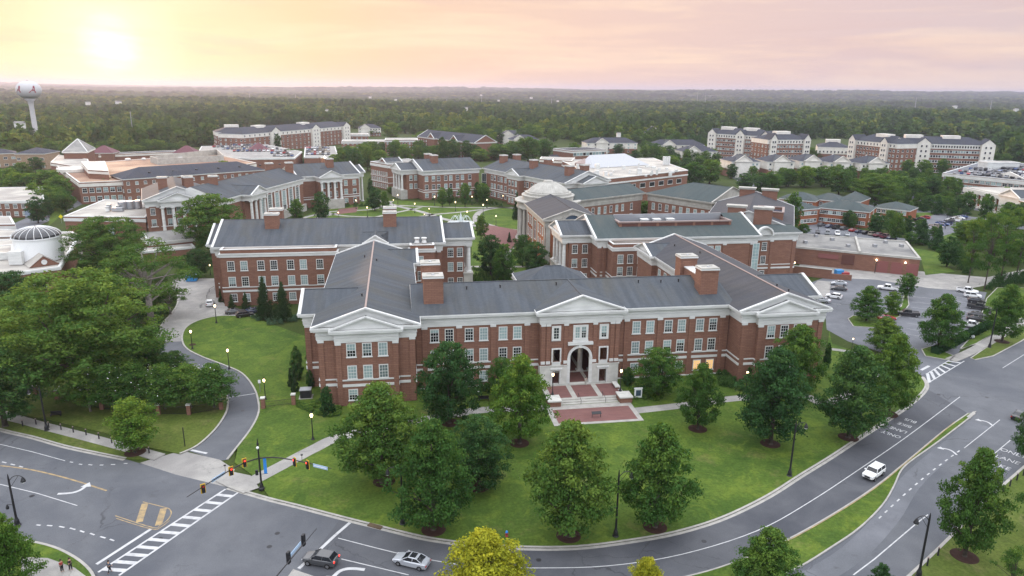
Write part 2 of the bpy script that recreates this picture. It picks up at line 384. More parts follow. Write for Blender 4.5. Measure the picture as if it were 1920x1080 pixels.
def tag(o, label=None, cat=None, group=None, kind=None):
    if label: o['label'] = label
    if cat: o['category'] = cat
    if group: o['group'] = group
    if kind: o['kind'] = kind
    return o
def thing(name, label, cat, loc=(0, 0, 0), group=None, rz=0):
    o = bpy.data.objects.new(name, None); C.objects.link(o); o.location = loc; o.rotation_euler = (0, 0, rz); o['_o'] = loc
    o.empty_display_size = .5
    return tag(o, label, cat, group)
def link(name, me, parent=None, loc=(0, 0, 0), rz=0, scale=None):
    o = bpy.data.objects.new(name, me); C.objects.link(o)
    if parent is not None:
        o.parent = parent; q = parent['_o']; loc = (loc[0]-q[0], loc[1]-q[1], loc[2]-q[2])
    o.location = loc; o.rotation_euler = (0, 0, rz)
    if scale: o.scale = scale
    return o
def dup(root, loc, rz=0, label=None, group=None, scale=None, recolor=None):
    r = root.copy(); C.objects.link(r); r.location = loc; r.rotation_euler = (0, 0, rz); r['_o'] = loc
    if scale: r.scale = scale
    if label: r['label'] = label
    if group: r['group'] = group
    def kids(a, b):
        for ch in a.children:
            c = ch.copy(); C.objects.link(c); c.parent = b
            if recolor and c.type == 'MESH' and c.material_slots:
                for sl in c.material_slots:
                    if sl.material and sl.material.name.startswith('car_'):
                        sl.link = 'OBJECT'; sl.material = M[recolor]
            kids(ch, c)
    kids(root, r); return r
def unit(a, b):
    d = np.array([b[0]-a[0], b[1]-a[1]], float); return d/np.linalg.norm(d)
def curve(P, k=6, closed=False):
    "Catmull-Rom through P"
    P = [np.array(p, float) for p in P]; n = len(P); out = []
    for i in range(n if closed else n-1):
        p0 = P[i-1] if (i or closed) else P[0]; p1 = P[i]; p2 = P[(i+1) % n]; p3 = P[(i+2) % n] if (i+2 < n or closed) else P[-1]
        for j in range(k):
            t = j/k; out.append(tuple(.5*((2*p1)+(-p0+p2)*t+(2*p0-5*p1+4*p2-p3)*t*t+(-p0+3*p1-3*p2+p3)*t**3)))
    if not closed: out.append(tuple(P[-1]))
    return out
def strip(mb, P, w, z0, z1, side=0):
    "band of width w along polyline P; side 0 centred, +1 to the left, -1 to the right"
    n = len(P); L = []; Rr = []
    for i in range(n):
        a = np.array(P[max(0, i-1)]); b = np.array(P[min(n-1, i+1)]); d = (b-a)/max(1e-9, np.linalg.norm(b-a)); nn = np.array([-d[1], d[0]])
        p = np.array(P[i]); l = (w/2 if side == 0 else (w if side > 0 else 0)); r = (w/2 if side == 0 else (0 if side > 0 else w))
        L.append(p+nn*l); Rr.append(p-nn*r)
    vs = [(*q, z0) for q in L]+[(*q, z0) for q in Rr]+[(*q, z1) for q in L]+[(*q, z1) for q in Rr]
    fs = []
    for i in range(n-1):
        fs.append((3*n+i, 3*n+i+1, 2*n+i+1, 2*n+i))
        fs.append((i, 2*n+i, 2*n+i+1, i+1)); fs.append((n+i, n+i+1, 3*n+i+1, 3*n+i))
    fs += [(0, n, 3*n, 2*n), (n-1, 3*n-1, 4*n-1, 2*n-1)]
    return mb.add(vs, fs)
def poly(mb, P, z):
    Q = [Vector((p[0], p[1], 0)) for p in P]
    fs = []
    for t in tessellate_polygon([Q]):
        a = sum(P[t[i]][0]*P[t[(i+1) % 3]][1]-P[t[(i+1) % 3]][0]*P[t[i]][1] for i in range(3))
        fs.append(t if a > 0 else t[::-1])
    return mb.add([(p[0], p[1], z) for p in P], fs)
def struct(name, mb, **k): return mb.out(name, None, kind='structure', **k)

# ---------------------------------------------------------------- trees
def crown_arrays(seed, kind, nl, nleaf, size, ls=1.0):
    r = np.random.default_rng(seed); lobes = []
    def rad(z):
        if kind == 'maple': return .5*min(1, .55+.45*(z/.2) if z < .2 else 1)*(max(0, 1-((z-.24)/.79)**1.7) if z > .24 else 1)**.72
        if kind == 'egg': return .5*math.sqrt(max(0, 1-((z-.45)/.56)**2))
        if kind == 'round': return .5*math.sqrt(max(0, 1-((z-.42)/.6)**2))*(1 if z > .25 else .85)
        if kind == 'cone': return .5*max(.03, (1-z)**.8)*min(1, .55+z/.12)
        if kind == 'dome': return .5*math.sqrt(max(0, 1-(z/1.02)**2))
        return .5*math.sqrt(max(0, 1-((z-.5)/.55)**2))
    if kind == 'pine':
        for _ in range(nl):
            z = r.uniform(.05, 1); a = r.uniform(0, 2*math.pi); q = r.uniform(.25, 1)*.5*(1-abs(z-.45)*1.1)
            lobes.append((q*math.cos(a), q*math.sin(a), z, r.uniform(.08, .15), .42, r.uniform()))
    elif kind == 'spread':
        for _ in range(nl):
            a = r.uniform(0, 2*math.pi); q = .5*r.uniform(.1, 1)**.6; z = .95-.75*(q*2)**2*r.uniform(.5, 1)-r.uniform(0, .25)
            lobes.append((q*math.cos(a), q*math.sin(a), max(.08, z), r.uniform(.07, .13), .5, r.uniform()))
    else:
        for i in range(nl):
            z = (i+.5)/nl if kind != 'cone' else ((i+.5)/nl)**1.25
            z = min(.97, max(.03, z+r.normal()*.02)); a = i*2.399963+r.normal()*.35
            rr = rad(z)*r.uniform(.5, 1.0)*(1.13 if r.random() < .16 else 1); s = .115*ls*r.uniform(.7, 1.4)*(1 if z < .8 else .8)
            if kind == 'cone': s *= .62+.4*(1-z)
            elif kind != 'round' and math.sin(3*a+seed)+math.sin(7*z+5*a*.5+seed*2) > 1.5: rr *= .78
            lobes.append((max(0, rr-s*.7)*math.cos(a), max(0, rr-s*.7)*math.sin(a), z, s, .62, r.uniform()))
        for i in range(nl//6):
            z = r.uniform(.2, .8); a = r.uniform(0, 6.28); rr = rad(z)*r.uniform(0, .5)
            lobes.append((rr*math.cos(a), rr*math.sin(a), z, .14*max(.7, ls), .9, r.uniform()*.3))
    L = np.array(lobes); w = L[:, 3]**2; w /= w.sum()
    k = r.choice(len(L), nleaf, p=w); Lk = L[k]
    d = r.normal(size=(nleaf, 3)); d[:, 2] += .5; d /= np.linalg.norm(d, axis=1)[:, None]
    q = r.uniform(.35, 1.12, nleaf)[:, None]
    ctr = Lk[:, :3]+d*q*np.stack([Lk[:, 3], Lk[:, 3], Lk[:, 3]*Lk[:, 4]], 1)
    nrm = d+r.normal(size=(nleaf, 3))*.55; nrm /= np.linalg.norm(nrm, axis=1)[:, None]
    t1 = np.cross(nrm, r.normal(size=(nleaf, 3))); t1 /= np.linalg.norm(t1, axis=1)[:, None]; t2 = np.cross(nrm, t1)
    s = size*r.uniform(.55, 1.35, nleaf)[:, None]
    if kind in ('pine', 'spread'): s *= .8
    V = np.stack([ctr-t1*s, ctr-t2*s*.55+t1*s*.15, ctr+t1*s, ctr+t2*s*.6], 1).reshape(-1, 3)
    tint = np.clip(.45*Lk[:, 5]+.25*r.uniform(size=nleaf)+.38*np.clip(ctr[:, 2], 0, 1)*r.uniform(.5, 1, nleaf), 0, 1)  # random leaf tone, plus sunlit crown tops put into the tint by height
    return V, tint, L
def crown_mesh(name, seed, kind, nl, nleaf, size, mt, ls=1.0):
    V, tint, L = crown_arrays(seed, kind, nl, nleaf, size, ls)
    me = bpy.data.meshes.new(name); n = nleaf
    me.vertices.add(4*n); me.vertices.foreach_set('co', V.ravel())
    me.loops.add(4*n); me.loops.foreach_set('vertex_index', np.arange(4*n, dtype=np.int32))
    me.polygons.add(n); me.polygons.foreach_set('loop_start', np.arange(0, 4*n, 4, dtype=np.int32))
    try: me.polygons.foreach_set('loop_total', np.full(n, 4, dtype=np.int32))
    except Exception: pass
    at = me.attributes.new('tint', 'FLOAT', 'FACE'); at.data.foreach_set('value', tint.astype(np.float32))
    me.materials.append(M[mt]); me.update(calc_edges=True); me.validate(); return me, L
def trunk_mesh(name, L, low, mt, thick=.028, nlimb=9, seed=1):
    "trunk for a crown whose own height is 1 (z 0..1) with bare stem of length low below it"
    b = MB().mt(mt); r = random.Random(seed)
    b.tube((0, 0, -low), (0, 0, .25), thick, thick*.75, 8); b.tube((0, 0, .25), (.01, .01, .78), thick*.75, thick*.2, 6)
    b.tube((0, 0, -low-.01), (0, 0, -low+.03), thick*1.6, thick, 8)
    for i in range(nlimb):
        l = L[r.randrange(len(L))]; z0 = min(l[2]*.75, r.uniform(0, .45))
        b.tube((0, 0, z0), tuple(l[:3]), thick*.42, thick*.08, 5, False)
    return b.mesh(name, smooth=True)
TREES = {}
def tree_proto(key, seed, kind, nl, nleaf, size, mt, low, bark='bark', thick=.028, limbs=9, ls=1.0):
    me, L = crown_mesh('crown', seed, kind, nl, nleaf, size, mt, ls)
    TREES[key] = (me, trunk_mesh('trunk', L, low, bark, thick, limbs, seed), low)
K1 = 20000
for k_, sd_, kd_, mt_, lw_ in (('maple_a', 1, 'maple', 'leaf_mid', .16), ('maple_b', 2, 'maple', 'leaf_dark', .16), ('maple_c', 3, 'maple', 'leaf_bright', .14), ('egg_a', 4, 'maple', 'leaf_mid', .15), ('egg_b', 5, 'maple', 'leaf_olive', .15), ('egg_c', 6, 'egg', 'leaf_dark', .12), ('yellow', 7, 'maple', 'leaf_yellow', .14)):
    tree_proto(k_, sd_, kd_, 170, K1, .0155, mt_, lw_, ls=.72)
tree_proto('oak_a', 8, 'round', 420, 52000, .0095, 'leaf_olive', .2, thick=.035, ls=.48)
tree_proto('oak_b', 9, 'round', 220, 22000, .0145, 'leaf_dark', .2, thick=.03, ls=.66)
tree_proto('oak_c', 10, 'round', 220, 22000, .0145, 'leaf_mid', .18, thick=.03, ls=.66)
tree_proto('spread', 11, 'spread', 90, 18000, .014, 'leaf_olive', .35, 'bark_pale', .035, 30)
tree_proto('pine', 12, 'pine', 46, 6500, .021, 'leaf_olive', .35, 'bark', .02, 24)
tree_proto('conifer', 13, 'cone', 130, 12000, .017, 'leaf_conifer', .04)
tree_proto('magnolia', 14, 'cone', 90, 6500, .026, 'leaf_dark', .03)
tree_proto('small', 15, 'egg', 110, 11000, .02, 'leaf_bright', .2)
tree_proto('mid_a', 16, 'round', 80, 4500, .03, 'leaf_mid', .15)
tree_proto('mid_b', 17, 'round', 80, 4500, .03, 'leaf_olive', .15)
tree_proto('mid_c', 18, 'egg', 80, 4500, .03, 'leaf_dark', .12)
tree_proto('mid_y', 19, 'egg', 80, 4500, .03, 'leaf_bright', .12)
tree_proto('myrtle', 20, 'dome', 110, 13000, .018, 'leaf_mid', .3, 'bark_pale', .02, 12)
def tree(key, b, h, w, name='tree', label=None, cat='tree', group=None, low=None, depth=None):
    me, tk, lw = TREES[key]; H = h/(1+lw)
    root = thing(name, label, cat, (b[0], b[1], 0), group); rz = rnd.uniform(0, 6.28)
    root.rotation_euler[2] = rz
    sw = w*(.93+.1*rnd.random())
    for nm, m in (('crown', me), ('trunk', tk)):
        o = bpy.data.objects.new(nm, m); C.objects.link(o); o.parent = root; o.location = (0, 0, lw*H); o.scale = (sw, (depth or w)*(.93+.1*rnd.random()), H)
    return root
def bush_mesh(name, seed, mt, n=1500, size=.07):
    me, L = crown_mesh(name, seed, 'dome', 26, n, size, mt); return me
BUSH = [bush_mesh('foliage', 31, 'leaf_dark'), bush_mesh('foliage', 32, 'leaf_mid'), bush_mesh('foliage', 33, 'leaf_juniper', 2200, .055)]
CONEB = crown_mesh('foliage', 34, 'cone', 60, 3200, .04, 'leaf_conifer')[0]
EGGB = crown_mesh('foliage', 35, 'egg', 60, 3200, .045, 'leaf_dark')[0]
def stem(root, h):
    b = MB().mt('bark'); b.tube((0, 0, 0), (0, 0, h), .06, .04, 6); o = bpy.data.objects.new('stem', b.mesh('stem')); C.objects.link(o); o.parent = root
def bush(me, b, h, w, label, name='shrub', cat='shrub', group=None, depth=None):
    root = thing(name, label, cat, (b[0], b[1], 0), group, rnd.uniform(0, 6))
    o = bpy.data.objects.new('foliage', me); C.objects.link(o); o.parent = root; o.scale = (w, depth or w, h); stem(root, h*.5); return root

# ---------------------------------------------------------------- windows and wings
def window_mesh(w, h, lod=0, frame='white', pane='pane', nx=3, ny=4):
    b = MB().mt(pane); b.box(-w/2+.1, w/2-.1, -.07, .02, .1, h-.1)
    b.mt(frame); t = .16
    b.box(-w/2, w/2, -.12, .03, h-t, h); b.box(-w/2, w/2, -.12, .03, .06, t+.02)
    b.box(-w/2, -w/2+t, -.117, .03, t+.02, h-t); b.box(w/2-t, w/2, -.117, .03, t+.02, h-t)
    b.box(-w/2-.12, w/2+.12, -.2, .03, -.1, .06)
    if lod == 0:
        for i in range(1, nx): x = -w/2+t+(w-2*t)*i/nx; b.box(x-.03, x+.03, -.1, 0, t+.02, h-t)
        for i in range(1, ny): z = t+(h-2*t)*i/ny; k = .05 if i == ny//2 else .025; b.box(-w/2+t, w/2-t, -.103, 0, z-k, z+k)
    elif lod == 1:
        b.box(-.035, .035, -.1, 0, t+.02, h-t); b.box(-w/2+t, w/2-t, -.103, 0, h/2-.05, h/2+.05)
    return b.mesh('window')
WIN = {}
def win(w, h, lod=0, **k):
    key = (round(w, 2), round(h, 2), lod, tuple(sorted(k.items())))
    if key not in WIN: WIN[key] = window_mesh(w, h, lod, **k)
    return WIN[key]
def put_windows(root, P0, P1, inset, us, rows, w=1.75, lod=0, name='window', **k):
    "windows along the wall below eave line P0-P1; us in metres from P0, rows (z0, z1)"
    u = unit(P0, P1); n = np.array([-u[1], u[0]]); rz = math.atan2(u[1], u[0]); out = []
    for z0, z1 in rows:
        me = win(w, z1-z0, lod, **k)
        for s in us:
            p = np.array(P0[:2])+u*s+n*inset; out.append(link(name, me, root, (p[0], p[1], z0), rz))
    return out
EPS = [0]
def wing(root, P0, P1, depth, ze, rise, ov=1.0, ent=2.6, ends=('gable', 'gable'), brick='brick', roof='slate', trim='white', wall=True, tymp=None, zb=0, base=True):
    EPS[0] = (EPS[0]+1) % 23; e = EPS[0]*.004; ze = ze+e
    P0 = np.array(P0, float); P1 = np.array(P1, float); u = unit(P0, P1); n = np.array([-u[1], u[0]]); L = np.linalg.norm(P1-P0)
    Q = [P0, P1, P1+n*depth, P0+n*depth]; Q = [tuple(q) for q in Q]
    if wall:
        b = MB().mt(brick); b.prism(offset(Q, -ov), zb, ze-.6); b.out('wall', root)
    b = MB().mt(trim)
    b.ring(Q, -ov+.16+e*.3, -ov-.3, ze-ent, ze-ent+.28); b.ring(Q, -ov+.22+e*.3, -ov-.3, ze-ent+.28, ze-.9); b.ring(Q, -ov+.34+e*.3, -ov-.3, ze-ent+1.0, ze-ent+1.08)
    b.ring(Q, -ov*.45+e*.3, -ov-.3, ze-.9, ze-.62); b.ring(Q, e*.3, -ov-.3, ze-.62, ze-.3); b.ring(Q, .1+e*.3, -.55, ze-.3, ze)
    b.out('entablature', root)
    # roof
    A0 = P0 if ends[0] != 'gable' else P0+u*.7; A1 = P1 if ends[1] != 'gable' else P1-u*.7
    B0 = A0+n*depth; B1 = A1+n*depth; hw = depth/2
    r0 = A0+n*hw+(u*hw if ends[0] == 'hip' else 0); r1 = A1+n*hw-(u*hw if ends[1] == 'hip' else 0)
    z = ze+.03; zr = ze+rise
    vs = [(*A0, z), (*A1, z), (*B1, z), (*B0, z), (*r0, zr), (*r1, zr)]
    b = MB().mt(roof); b.add(vs, [(0, 1, 5, 4), (2, 3, 4, 5), (0, 3, 2, 1)])
    for k, (f, end) in enumerate((((3, 0, 4), ends[0]), ((1, 2, 5), ends[1]))):
        b.mt(roof if end == 'hip' else (tymp or trim)); b.add([vs[i] for i in f], [(0, 1, 2)])
    b.mt('copper' if depth == 20 else roof)
    b.beam((*r0, zr+.02), (*r1, zr+.02), .35, .12)
    b.out('roof', root)
    for k, (c0, c1, end, sg) in enumerate(((P0, P0+n*depth, ends[0], 1), (P1, P1+n*depth, ends[1], -1))):
        if end != 'gable': continue
        b = MB().mt(trim); m = (c0+c1)/2
        for c in (c0, c1):
            dd = unit(c, m)
            a0 = (*(c+u*sg*.35-dd*0.0), ze+.05); a1 = (*(m+u*sg*.35), zr+.12)
            b.beam(a0, a1, .6, .28)
            a0 = (*(c+u*sg*.62+dd*.5), ze-.05); a1 = (*(m+u*sg*.62), zr-.28); b.beam(a0, a1, .3, .3)
        b.out('pediment', root)
    return Q
def belt(root, Q, ov, zs, trim='white', h=(.3, .5)):
    b = MB().mt(trim)
    for i, z in enumerate(zs): b.ring(Q, -ov+.14, -ov-.3, z, z+(h[i] if i < len(h) else .3))
    b.out('belt_course', root)
def pilaster(h0, h1, brick='brick', trim='white', w=.95, white=False):
    key = ('pil', h0, h1, brick, w, white)
    if key not in WIN:
        b = MB().mt(trim if white else brick); b.box(-w/2, w/2, -.18, .05, h0, h1-.45)
        b.mt(trim); b.box(-w/2-.1, w/2+.1, -.3, .05, h1-.45, h1+.02)
        if h0 > 3: b.box(-w/2-.03, w/2+.03, -.3, .05, 4.95, 5.55)
        WIN[key] = b.mesh('pilaster')
    return WIN[key]
def put_pilasters(root, P0, P1, inset, us, h0, h1, **k):
    u = unit(P0, P1); n = np.array([-u[1], u[0]]); rz = math.atan2(u[1], u[0]); me = pilaster(h0, h1, **k)
    for s in us:
        p = np.array(P0[:2])+u*s+n*inset; link('pilaster', me, root, (p[0], p[1], 0), rz)
def column(root, x, y, z0, z1, r=.55, name='column', trim='white'):
    key = ('col', round(z1-z0, 2), r, trim)
    if key not in WIN:
        h = z1-z0; b = MB().mt(trim); b.box(-r*1.35, r*1.35, -r*1.35, r*1.35, 0, .3); b.box(-r*1.3, r*1.3, -r*1.3, r*1.3, h-.3, h)
        b.lathe((0, 0, 0), [(r*1.25, .3), (r*1.2, .5), (r, .6), (r*.98, h*.4), (r*.85, h-.7), (r*.9, h-.6), (r*1.15, h-.3)], 16)
        WIN[key] = b.mesh('column')
    return link(name, WIN[key], root, (x, y, z0))
def chimney(root, x0, x1, y0, y1, z0, z1, brick='brick', cap='white', rz=0):
    cx, cy = (x0+x1)/2, (y0+y1)/2; key = None
    b = MB().mt(brick); w, d = (x1-x0), (y1-y0); u = (math.cos(rz), math.sin(rz))
    b.obox((cx, cy), u, w, d, z0, z1-.5); b.obox((cx, cy), u, w+.2, d+.2, z1-.85, z1-.65)
    o = b.out('chimney', root)
    c = MB().mt(cap); c.obox((cx, cy), u, w+.3, d+.3, z1-.5, z1-.22); c.mt('limestone'); c.obox((cx, cy), u, w+.2, d+.2, z1-.22, z1)
    c.mt('black'); c.obox((cx, cy+d*.12), u, w*.62, .25, z1+.005, z1+.03); c.mt('metal'); c.lathe((cx, cy-d*.1, z1), [(.35, 0), (.35, .12), (.1, .2)], 10)
    q = c.mesh('chimney_cap', root['_o']); qo = bpy.data.objects.new('chimney_cap', q); C.objects.link(qo); qo.parent = o
def slab(mb, outline, holes, y0, y1, f=lambda a: (a[0], a[1])):
    "wall slab standing in the xz plane between y0 (front) and y1, with holes"
    loops = [[Vector((*p, 0)) for p in outline]]+[[Vector((*p, 0)) for p in h] for h in holes]
    flat = [p for l in ([outline]+holes) for p in l]; tr = tessellate_polygon(loops); n = len(flat)
    vs = [(p[0], y0, p[1]) for p in flat]+[(p[0], y1, p[1]) for p in flat]; fs = []
    for t in tr:
        a = sum(flat[t[i]][0]*flat[t[(i+1) % 3]][1]-flat[t[(i+1) % 3]][0]*flat[t[i]][1] for i in range(3))
        t = t if a > 0 else t[::-1]
        fs += [tuple(t), tuple(i+n for i in reversed(t))]
    k = 0
    for l in [outline]+holes:
        m = len(l)
        for i in range(m): fs.append((k+i, k+(i+1) % m, k+(i+1) % m+n, k+i+n))
        k += m
    return mb.add(vs, fs)

# ================================================================ SETTING
def g(pts, z=0.0): return [G(x, y, z) for x, y in pts]
_rh = random.Random(3); _W = [(_rh.uniform(0, 6.28), _rh.uniform(.6, 1.4), _rh.uniform(0, 6.28)) for _ in range(12)]
def terr(x, y):
    x = np.asarray(x, float); y = np.asarray(y, float)
    r = np.hypot(x-CAM[0], y-CAM[1]); s = lambda v, a, b: np.clip((v-a)/(b-a), 0, 1)**2*(3-2*np.clip((v-a)/(b-a), 0, 1))
    f1 = sum(np.sin((x*math.cos(a)+y*math.sin(a))/(160*k)+p) for a, k, p in _W[:6])/3
    f2 = sum(np.sin((x*math.cos(a)+y*math.sin(a))/(900*k)+p) for a, k, p in _W[6:])/2.6
    f3 = sum(np.sin((x*math.cos(a)+y*math.sin(a))/(2600*k)+p) for a, k, p in _W[3:9])/2.6
    h = s(r, 1000, 1800)*(4+7*f1)+s(r, 1500, 4500)*(-8+20*f2)+s(r, 4300, 8200)*(34+30*f3)
    return h
rr = np.concatenate([np.linspace(0, 700, 15), 700*1.045**np.arange(1, 88)]); aa = np.linspace(0, 2*math.pi, 361)[:-1]
X = CAM[0]+rr[:, None]*np.sin(aa)[None]; Y = CAM[1]+rr[:, None]*np.cos(aa)[None]; Z = terr(X, Y)-.04
b = MB().mt('ground'); na = len(aa)
vs = np.stack([X, Y, Z], -1).reshape(-1, 3)
fs = [(j*na+i, j*na+(i+1) % na, (j+1)*na+(i+1) % na, (j+1)*na+i)[::-1] for j in range(1, len(rr)-1) for i in range(na)]+[(0, na+(i+1) % na, na+i)[::-1] for i in range(na)]
b.add(vs, fs); struct('ground', b)

NK = curve(g([(-260, 738), (-120, 772), (0, 806), (60, 820), (120, 837), (180, 850), (235, 861)]), 4)     # near kerb west of the drive
NK2 = curve(g([(428, 914), (500, 935), (560, 950), (640, 971), (720, 991), (800, 1010), (880, 1021), (960, 1027), (1080, 1027), (1200, 1012), (1280, 996), (1360, 970), (1440, 931), (1500, 893), (1560, 856), (1620, 816), (1680, 777), (1716, 750), (1733, 733), (1737, 720), (1728, 706)]), 5)
# big carriageway sheet, everything else lies on it
b = MB().mt('asphalt')
road = g([(-500, 690), (-260, 738), (-120, 772), (0, 806), (120, 837), (235, 861), (428, 914), (560, 950), (720, 991), (880, 1021), (1080, 1027), (1280, 996), (1440, 931), (1560, 856), (1680, 777), (1733, 733), (1728, 700), (1810, 670), (1900, 630), (2050, 560), (2300, 460), (2500, 560), (2200, 700)])+g([(1920, 876), (1860, 930), (1757, 1032), (1700, 1085), (1560, 1250), (1000, 1500), (400, 1600), (-300, 1500), (-900, 1100)])
poly(b, road, .0); struct('road', b)
b = MB().mt('asphalt_dark')
lane_edge = curve(g([(560, 1075), (640, 1100), (760, 1110), (900, 1118), (1020, 1112), (1150, 1098), (1280, 1078), (1370, 1052), (1470, 1012), (1560, 963), (1640, 912), (1700, 866), (1770, 806), (1815, 775)]), 5)
inner = [p for p in NK2 if p[0] > G(640, 971)[0]-1][:-8]
poly(b, inner+lane_edge[::-1], .004); struct('bus_lane_surface', b)
b = MB().mt('asphalt_pale')
P = curve(g([(1820, 790), (1700, 885), (1640, 965), (1560, 1040), (1420, 1110)]), 5)
strip(b, P, 3.0, 0, .007, 1); struct('road_patch', b)

def raised(name, P, material='grass', z=.12, kerb=True, closed=True):
    b = MB().mt(material); P2 = P
    ar = sum(P[i][0]*P[(i+1) % len(P)][1]-P[(i+1) % len(P)][0]*P[i][1] for i in range(len(P)))
    if ar < 0: P = P[::-1]
    b.prism(P, -.03, z); struct(name, b)
    return P
def kerbline(P, w=.32, z=.15, side=0, gutter=0):
    b = MB().mt('kerb'); strip(b, P, w, -.02, z, side)
    if gutter: strip(b, P, gutter, 0, .012, -side if side else -1)
    struct('kerb', b)
# front lawn between the street, the west drive and the hall
DR = curve(g([(428, 862), (447, 838), (470, 808), (485, 780), (487, 758), (478, 728), (455, 700), (420, 684), (378, 668), (350, 652), (343, 632), (352, 613), (378, 600), (415, 593), (470, 594)]), 5)
walk_e = g([(456, 919), (428, 910)])
lawn = g([(506, 934)])+[p for p in NK2 if p[0] > G(506, 934)[0]+.3]+g([(1710, 700), (1640, 672), (1560, 645), (1555, 620)])+[(108, 6), (108, 26), (-5, 26), (-5, 40)]+DR[::-1][:-3]+g([(446, 838), (440, 868), (478, 895)])
raised('front_lawn', lawn)
kerbline(NK2, .35, .15, 1, .5); kerbline(NK, .35, .15, 1, .5)
kerbline(DR, .34, .16, 1)
# west lawns
DL = curve(g([(338, 852), (372, 836), (405, 806), (424, 778), (429, 760), (427, 742), (418, 722), (400, 705), (372, 690), (330, 676)]), 5)
raised('west_lawn', g([(95, 788), (195, 812), (270, 838), (338, 852)])+DL+g([(200, 690), (60, 720), (-60, 740), (-60, 760)]), 'grass_dry')
kerbline(DL, .34, .16, 1)
raised('west_verge', NK[:1]+NK+g([(275, 862), (238, 846), (150, 823), (60, 801), (-60, 772), (-260, 722)]), 'grass_dry', .13)
P = curve(g([(-260, 712), (-60, 760), (60, 794), (160, 820), (235, 840), (300, 858)]), 4)
b = MB().mt('concrete'); strip(b, P, 2.2, .0, .14); struct('west_sidewalk', b)
# drive surfaces
b = MB().mt('asphalt')
poly(b, DL[:-2]+g([(300, 664), (300, 640), (340, 640), (345, 632)])+DR[::-1][26:]+g([(412, 864), (355, 846)]), .006); struct('west_drive', b)
b = MB().mt('concrete')
poly(b, g([(275, 864), (340, 845), (412, 862), (440, 880), (428, 914), (330, 890), (262, 868)]), .009)
poly(b, g([(404, 903), (428, 884), (470, 893), (486, 916), (456, 926), (428, 915)]), .14); struct('drive_apron', b)
b = MB().mt('concrete')
court = g([(292, 642), (303, 610), (322, 588), (333, 570), (333, 553), (318, 535), (330, 522), (405, 522), (412, 560), (435, 585), (480, 590), (415, 596), (372, 604), (348, 618), (341, 640)])
poly(b, court, .01); struct('service_court', b)
kerbline(curve(g([(292, 642), (303, 610), (322, 588), (333, 570), (333, 553)]), 4), .4, .2)
# front walks
P = curve(g([(470, 905), (540, 868), (590, 842), (640, 820), (760, 795), (840, 780), (905, 770), (1000, 766), (1045, 768)]), 5)
b = MB().mt('concrete'); strip(b, P, 2.6, 0, .15); strip(b, curve(g([(1185, 772), (1290, 760), (1380, 748), (1500, 742), (1545, 757), (1600, 735), (1655, 690), (1700, 692)]), 5), 2.4, 0, .15)
strip(b, curve(g([(1555, 655), (1600, 662), (1660, 680), (1720, 690)]), 4), 1.6, 0, .15)
struct('front_walk', b)
b = MB().mt('kerb')
PL = [(43.0, -13.4), (59.8, -13.4), (59.8, -5.0), (43.0, -5.0)]
b.prism(PL, 0, .16); struct('plaza_border', b)
b = MB().mt('paver'); b.prism([(44.0, -12.6), (58.9, -12.6), (58.9, -6.9), (44.0, -6.9)], 0, .165); struct('plaza', b)
# east car park and service yard
b = MB().mt('asphalt_pale')
lot = g([(1728, 704), (1650, 660), (1590, 640), (1550, 618), (1545, 560), (1520, 530), (1560, 515), (1640, 520), (1740, 535), (1850, 548), (1830, 615), (1806, 648), (1790, 672)])
poly(b, lot, .006); struct('car_park', b)
b = MB().mt('concrete')
poly(b, g([(1490, 512), (1500, 495), (1720, 508), (1760, 512), (1850, 520), (1920, 505), (1920, 520), (1800, 545), (1740, 540), (1640, 524), (1530, 520)]), .01)
poly(b, g([(1530, 570), (1525, 535), (1533, 526), (1558, 528), (1556, 548), (1545, 566)]), .012); struct('service_yard', b)
for P, nm in ((g([(1590, 598), (1600, 592), (1640, 596), (1690, 575), (1695, 552), (1702, 552), (1704, 572), (1690, 592), (1640, 615), (1600, 612)]), 'parking_island'),
              (g([(1728, 655), (1745, 650), (1790, 668), (1780, 676), (1735, 668)]), 'parking_island'),
              (g([(1820, 672), (1845, 655), (1900, 622), (1960, 590), (1975, 600), (1915, 640), (1862, 668), (1828, 675)]), 'east_verge'),
              (g([(1850, 560), (1870, 540), (1960, 540), (1990, 570), (1900, 605), (1830, 645), (1800, 655), (1830, 622)]), 'east_lawn')):
    raised(nm, P, 'grass_dry' if 'verge' in nm else 'grass'); kerbline(P+[P[0]], .25, .14)
b = MB().mt('concrete'); strip(b, curve(g([(1782, 676), (1830, 655), (1885, 620), (1960, 580), (2050, 530)]), 4), 2.4, 0, .14); struct('east_sidewalk', b)
b = MB().mt('grass'); poly(b, g([(1725, 478), (1760, 485), (1790, 510), (1735, 516)]), .032); struct('yard_lawn', b)
# median
med = curve(g([(1815, 776), (1770, 808), (1700, 866), (1640, 914), (1560, 966), (1470, 1016), (1370, 1058), (1280, 1084), (1150, 1110), (1200, 1140), (1400, 1100), (1490, 1068), (1560, 1026), (1612, 990), (1655, 947), (1676, 912), (1690, 882), (1712, 862), (1760, 828), (1828, 776)]), 4)
raised('median_lawn', med); kerbline(med+[med[0]], .22, .15)
b = MB().mt('paint_yellow'); strip(b, [(p[0], p[1]) for p in curve(g([(1790, 792), (1700, 868), (1640, 917), (1560, 969), (1470, 1019), (1370, 1061)]), 4)], .14, .15, .158); struct('kerb_paint', b)
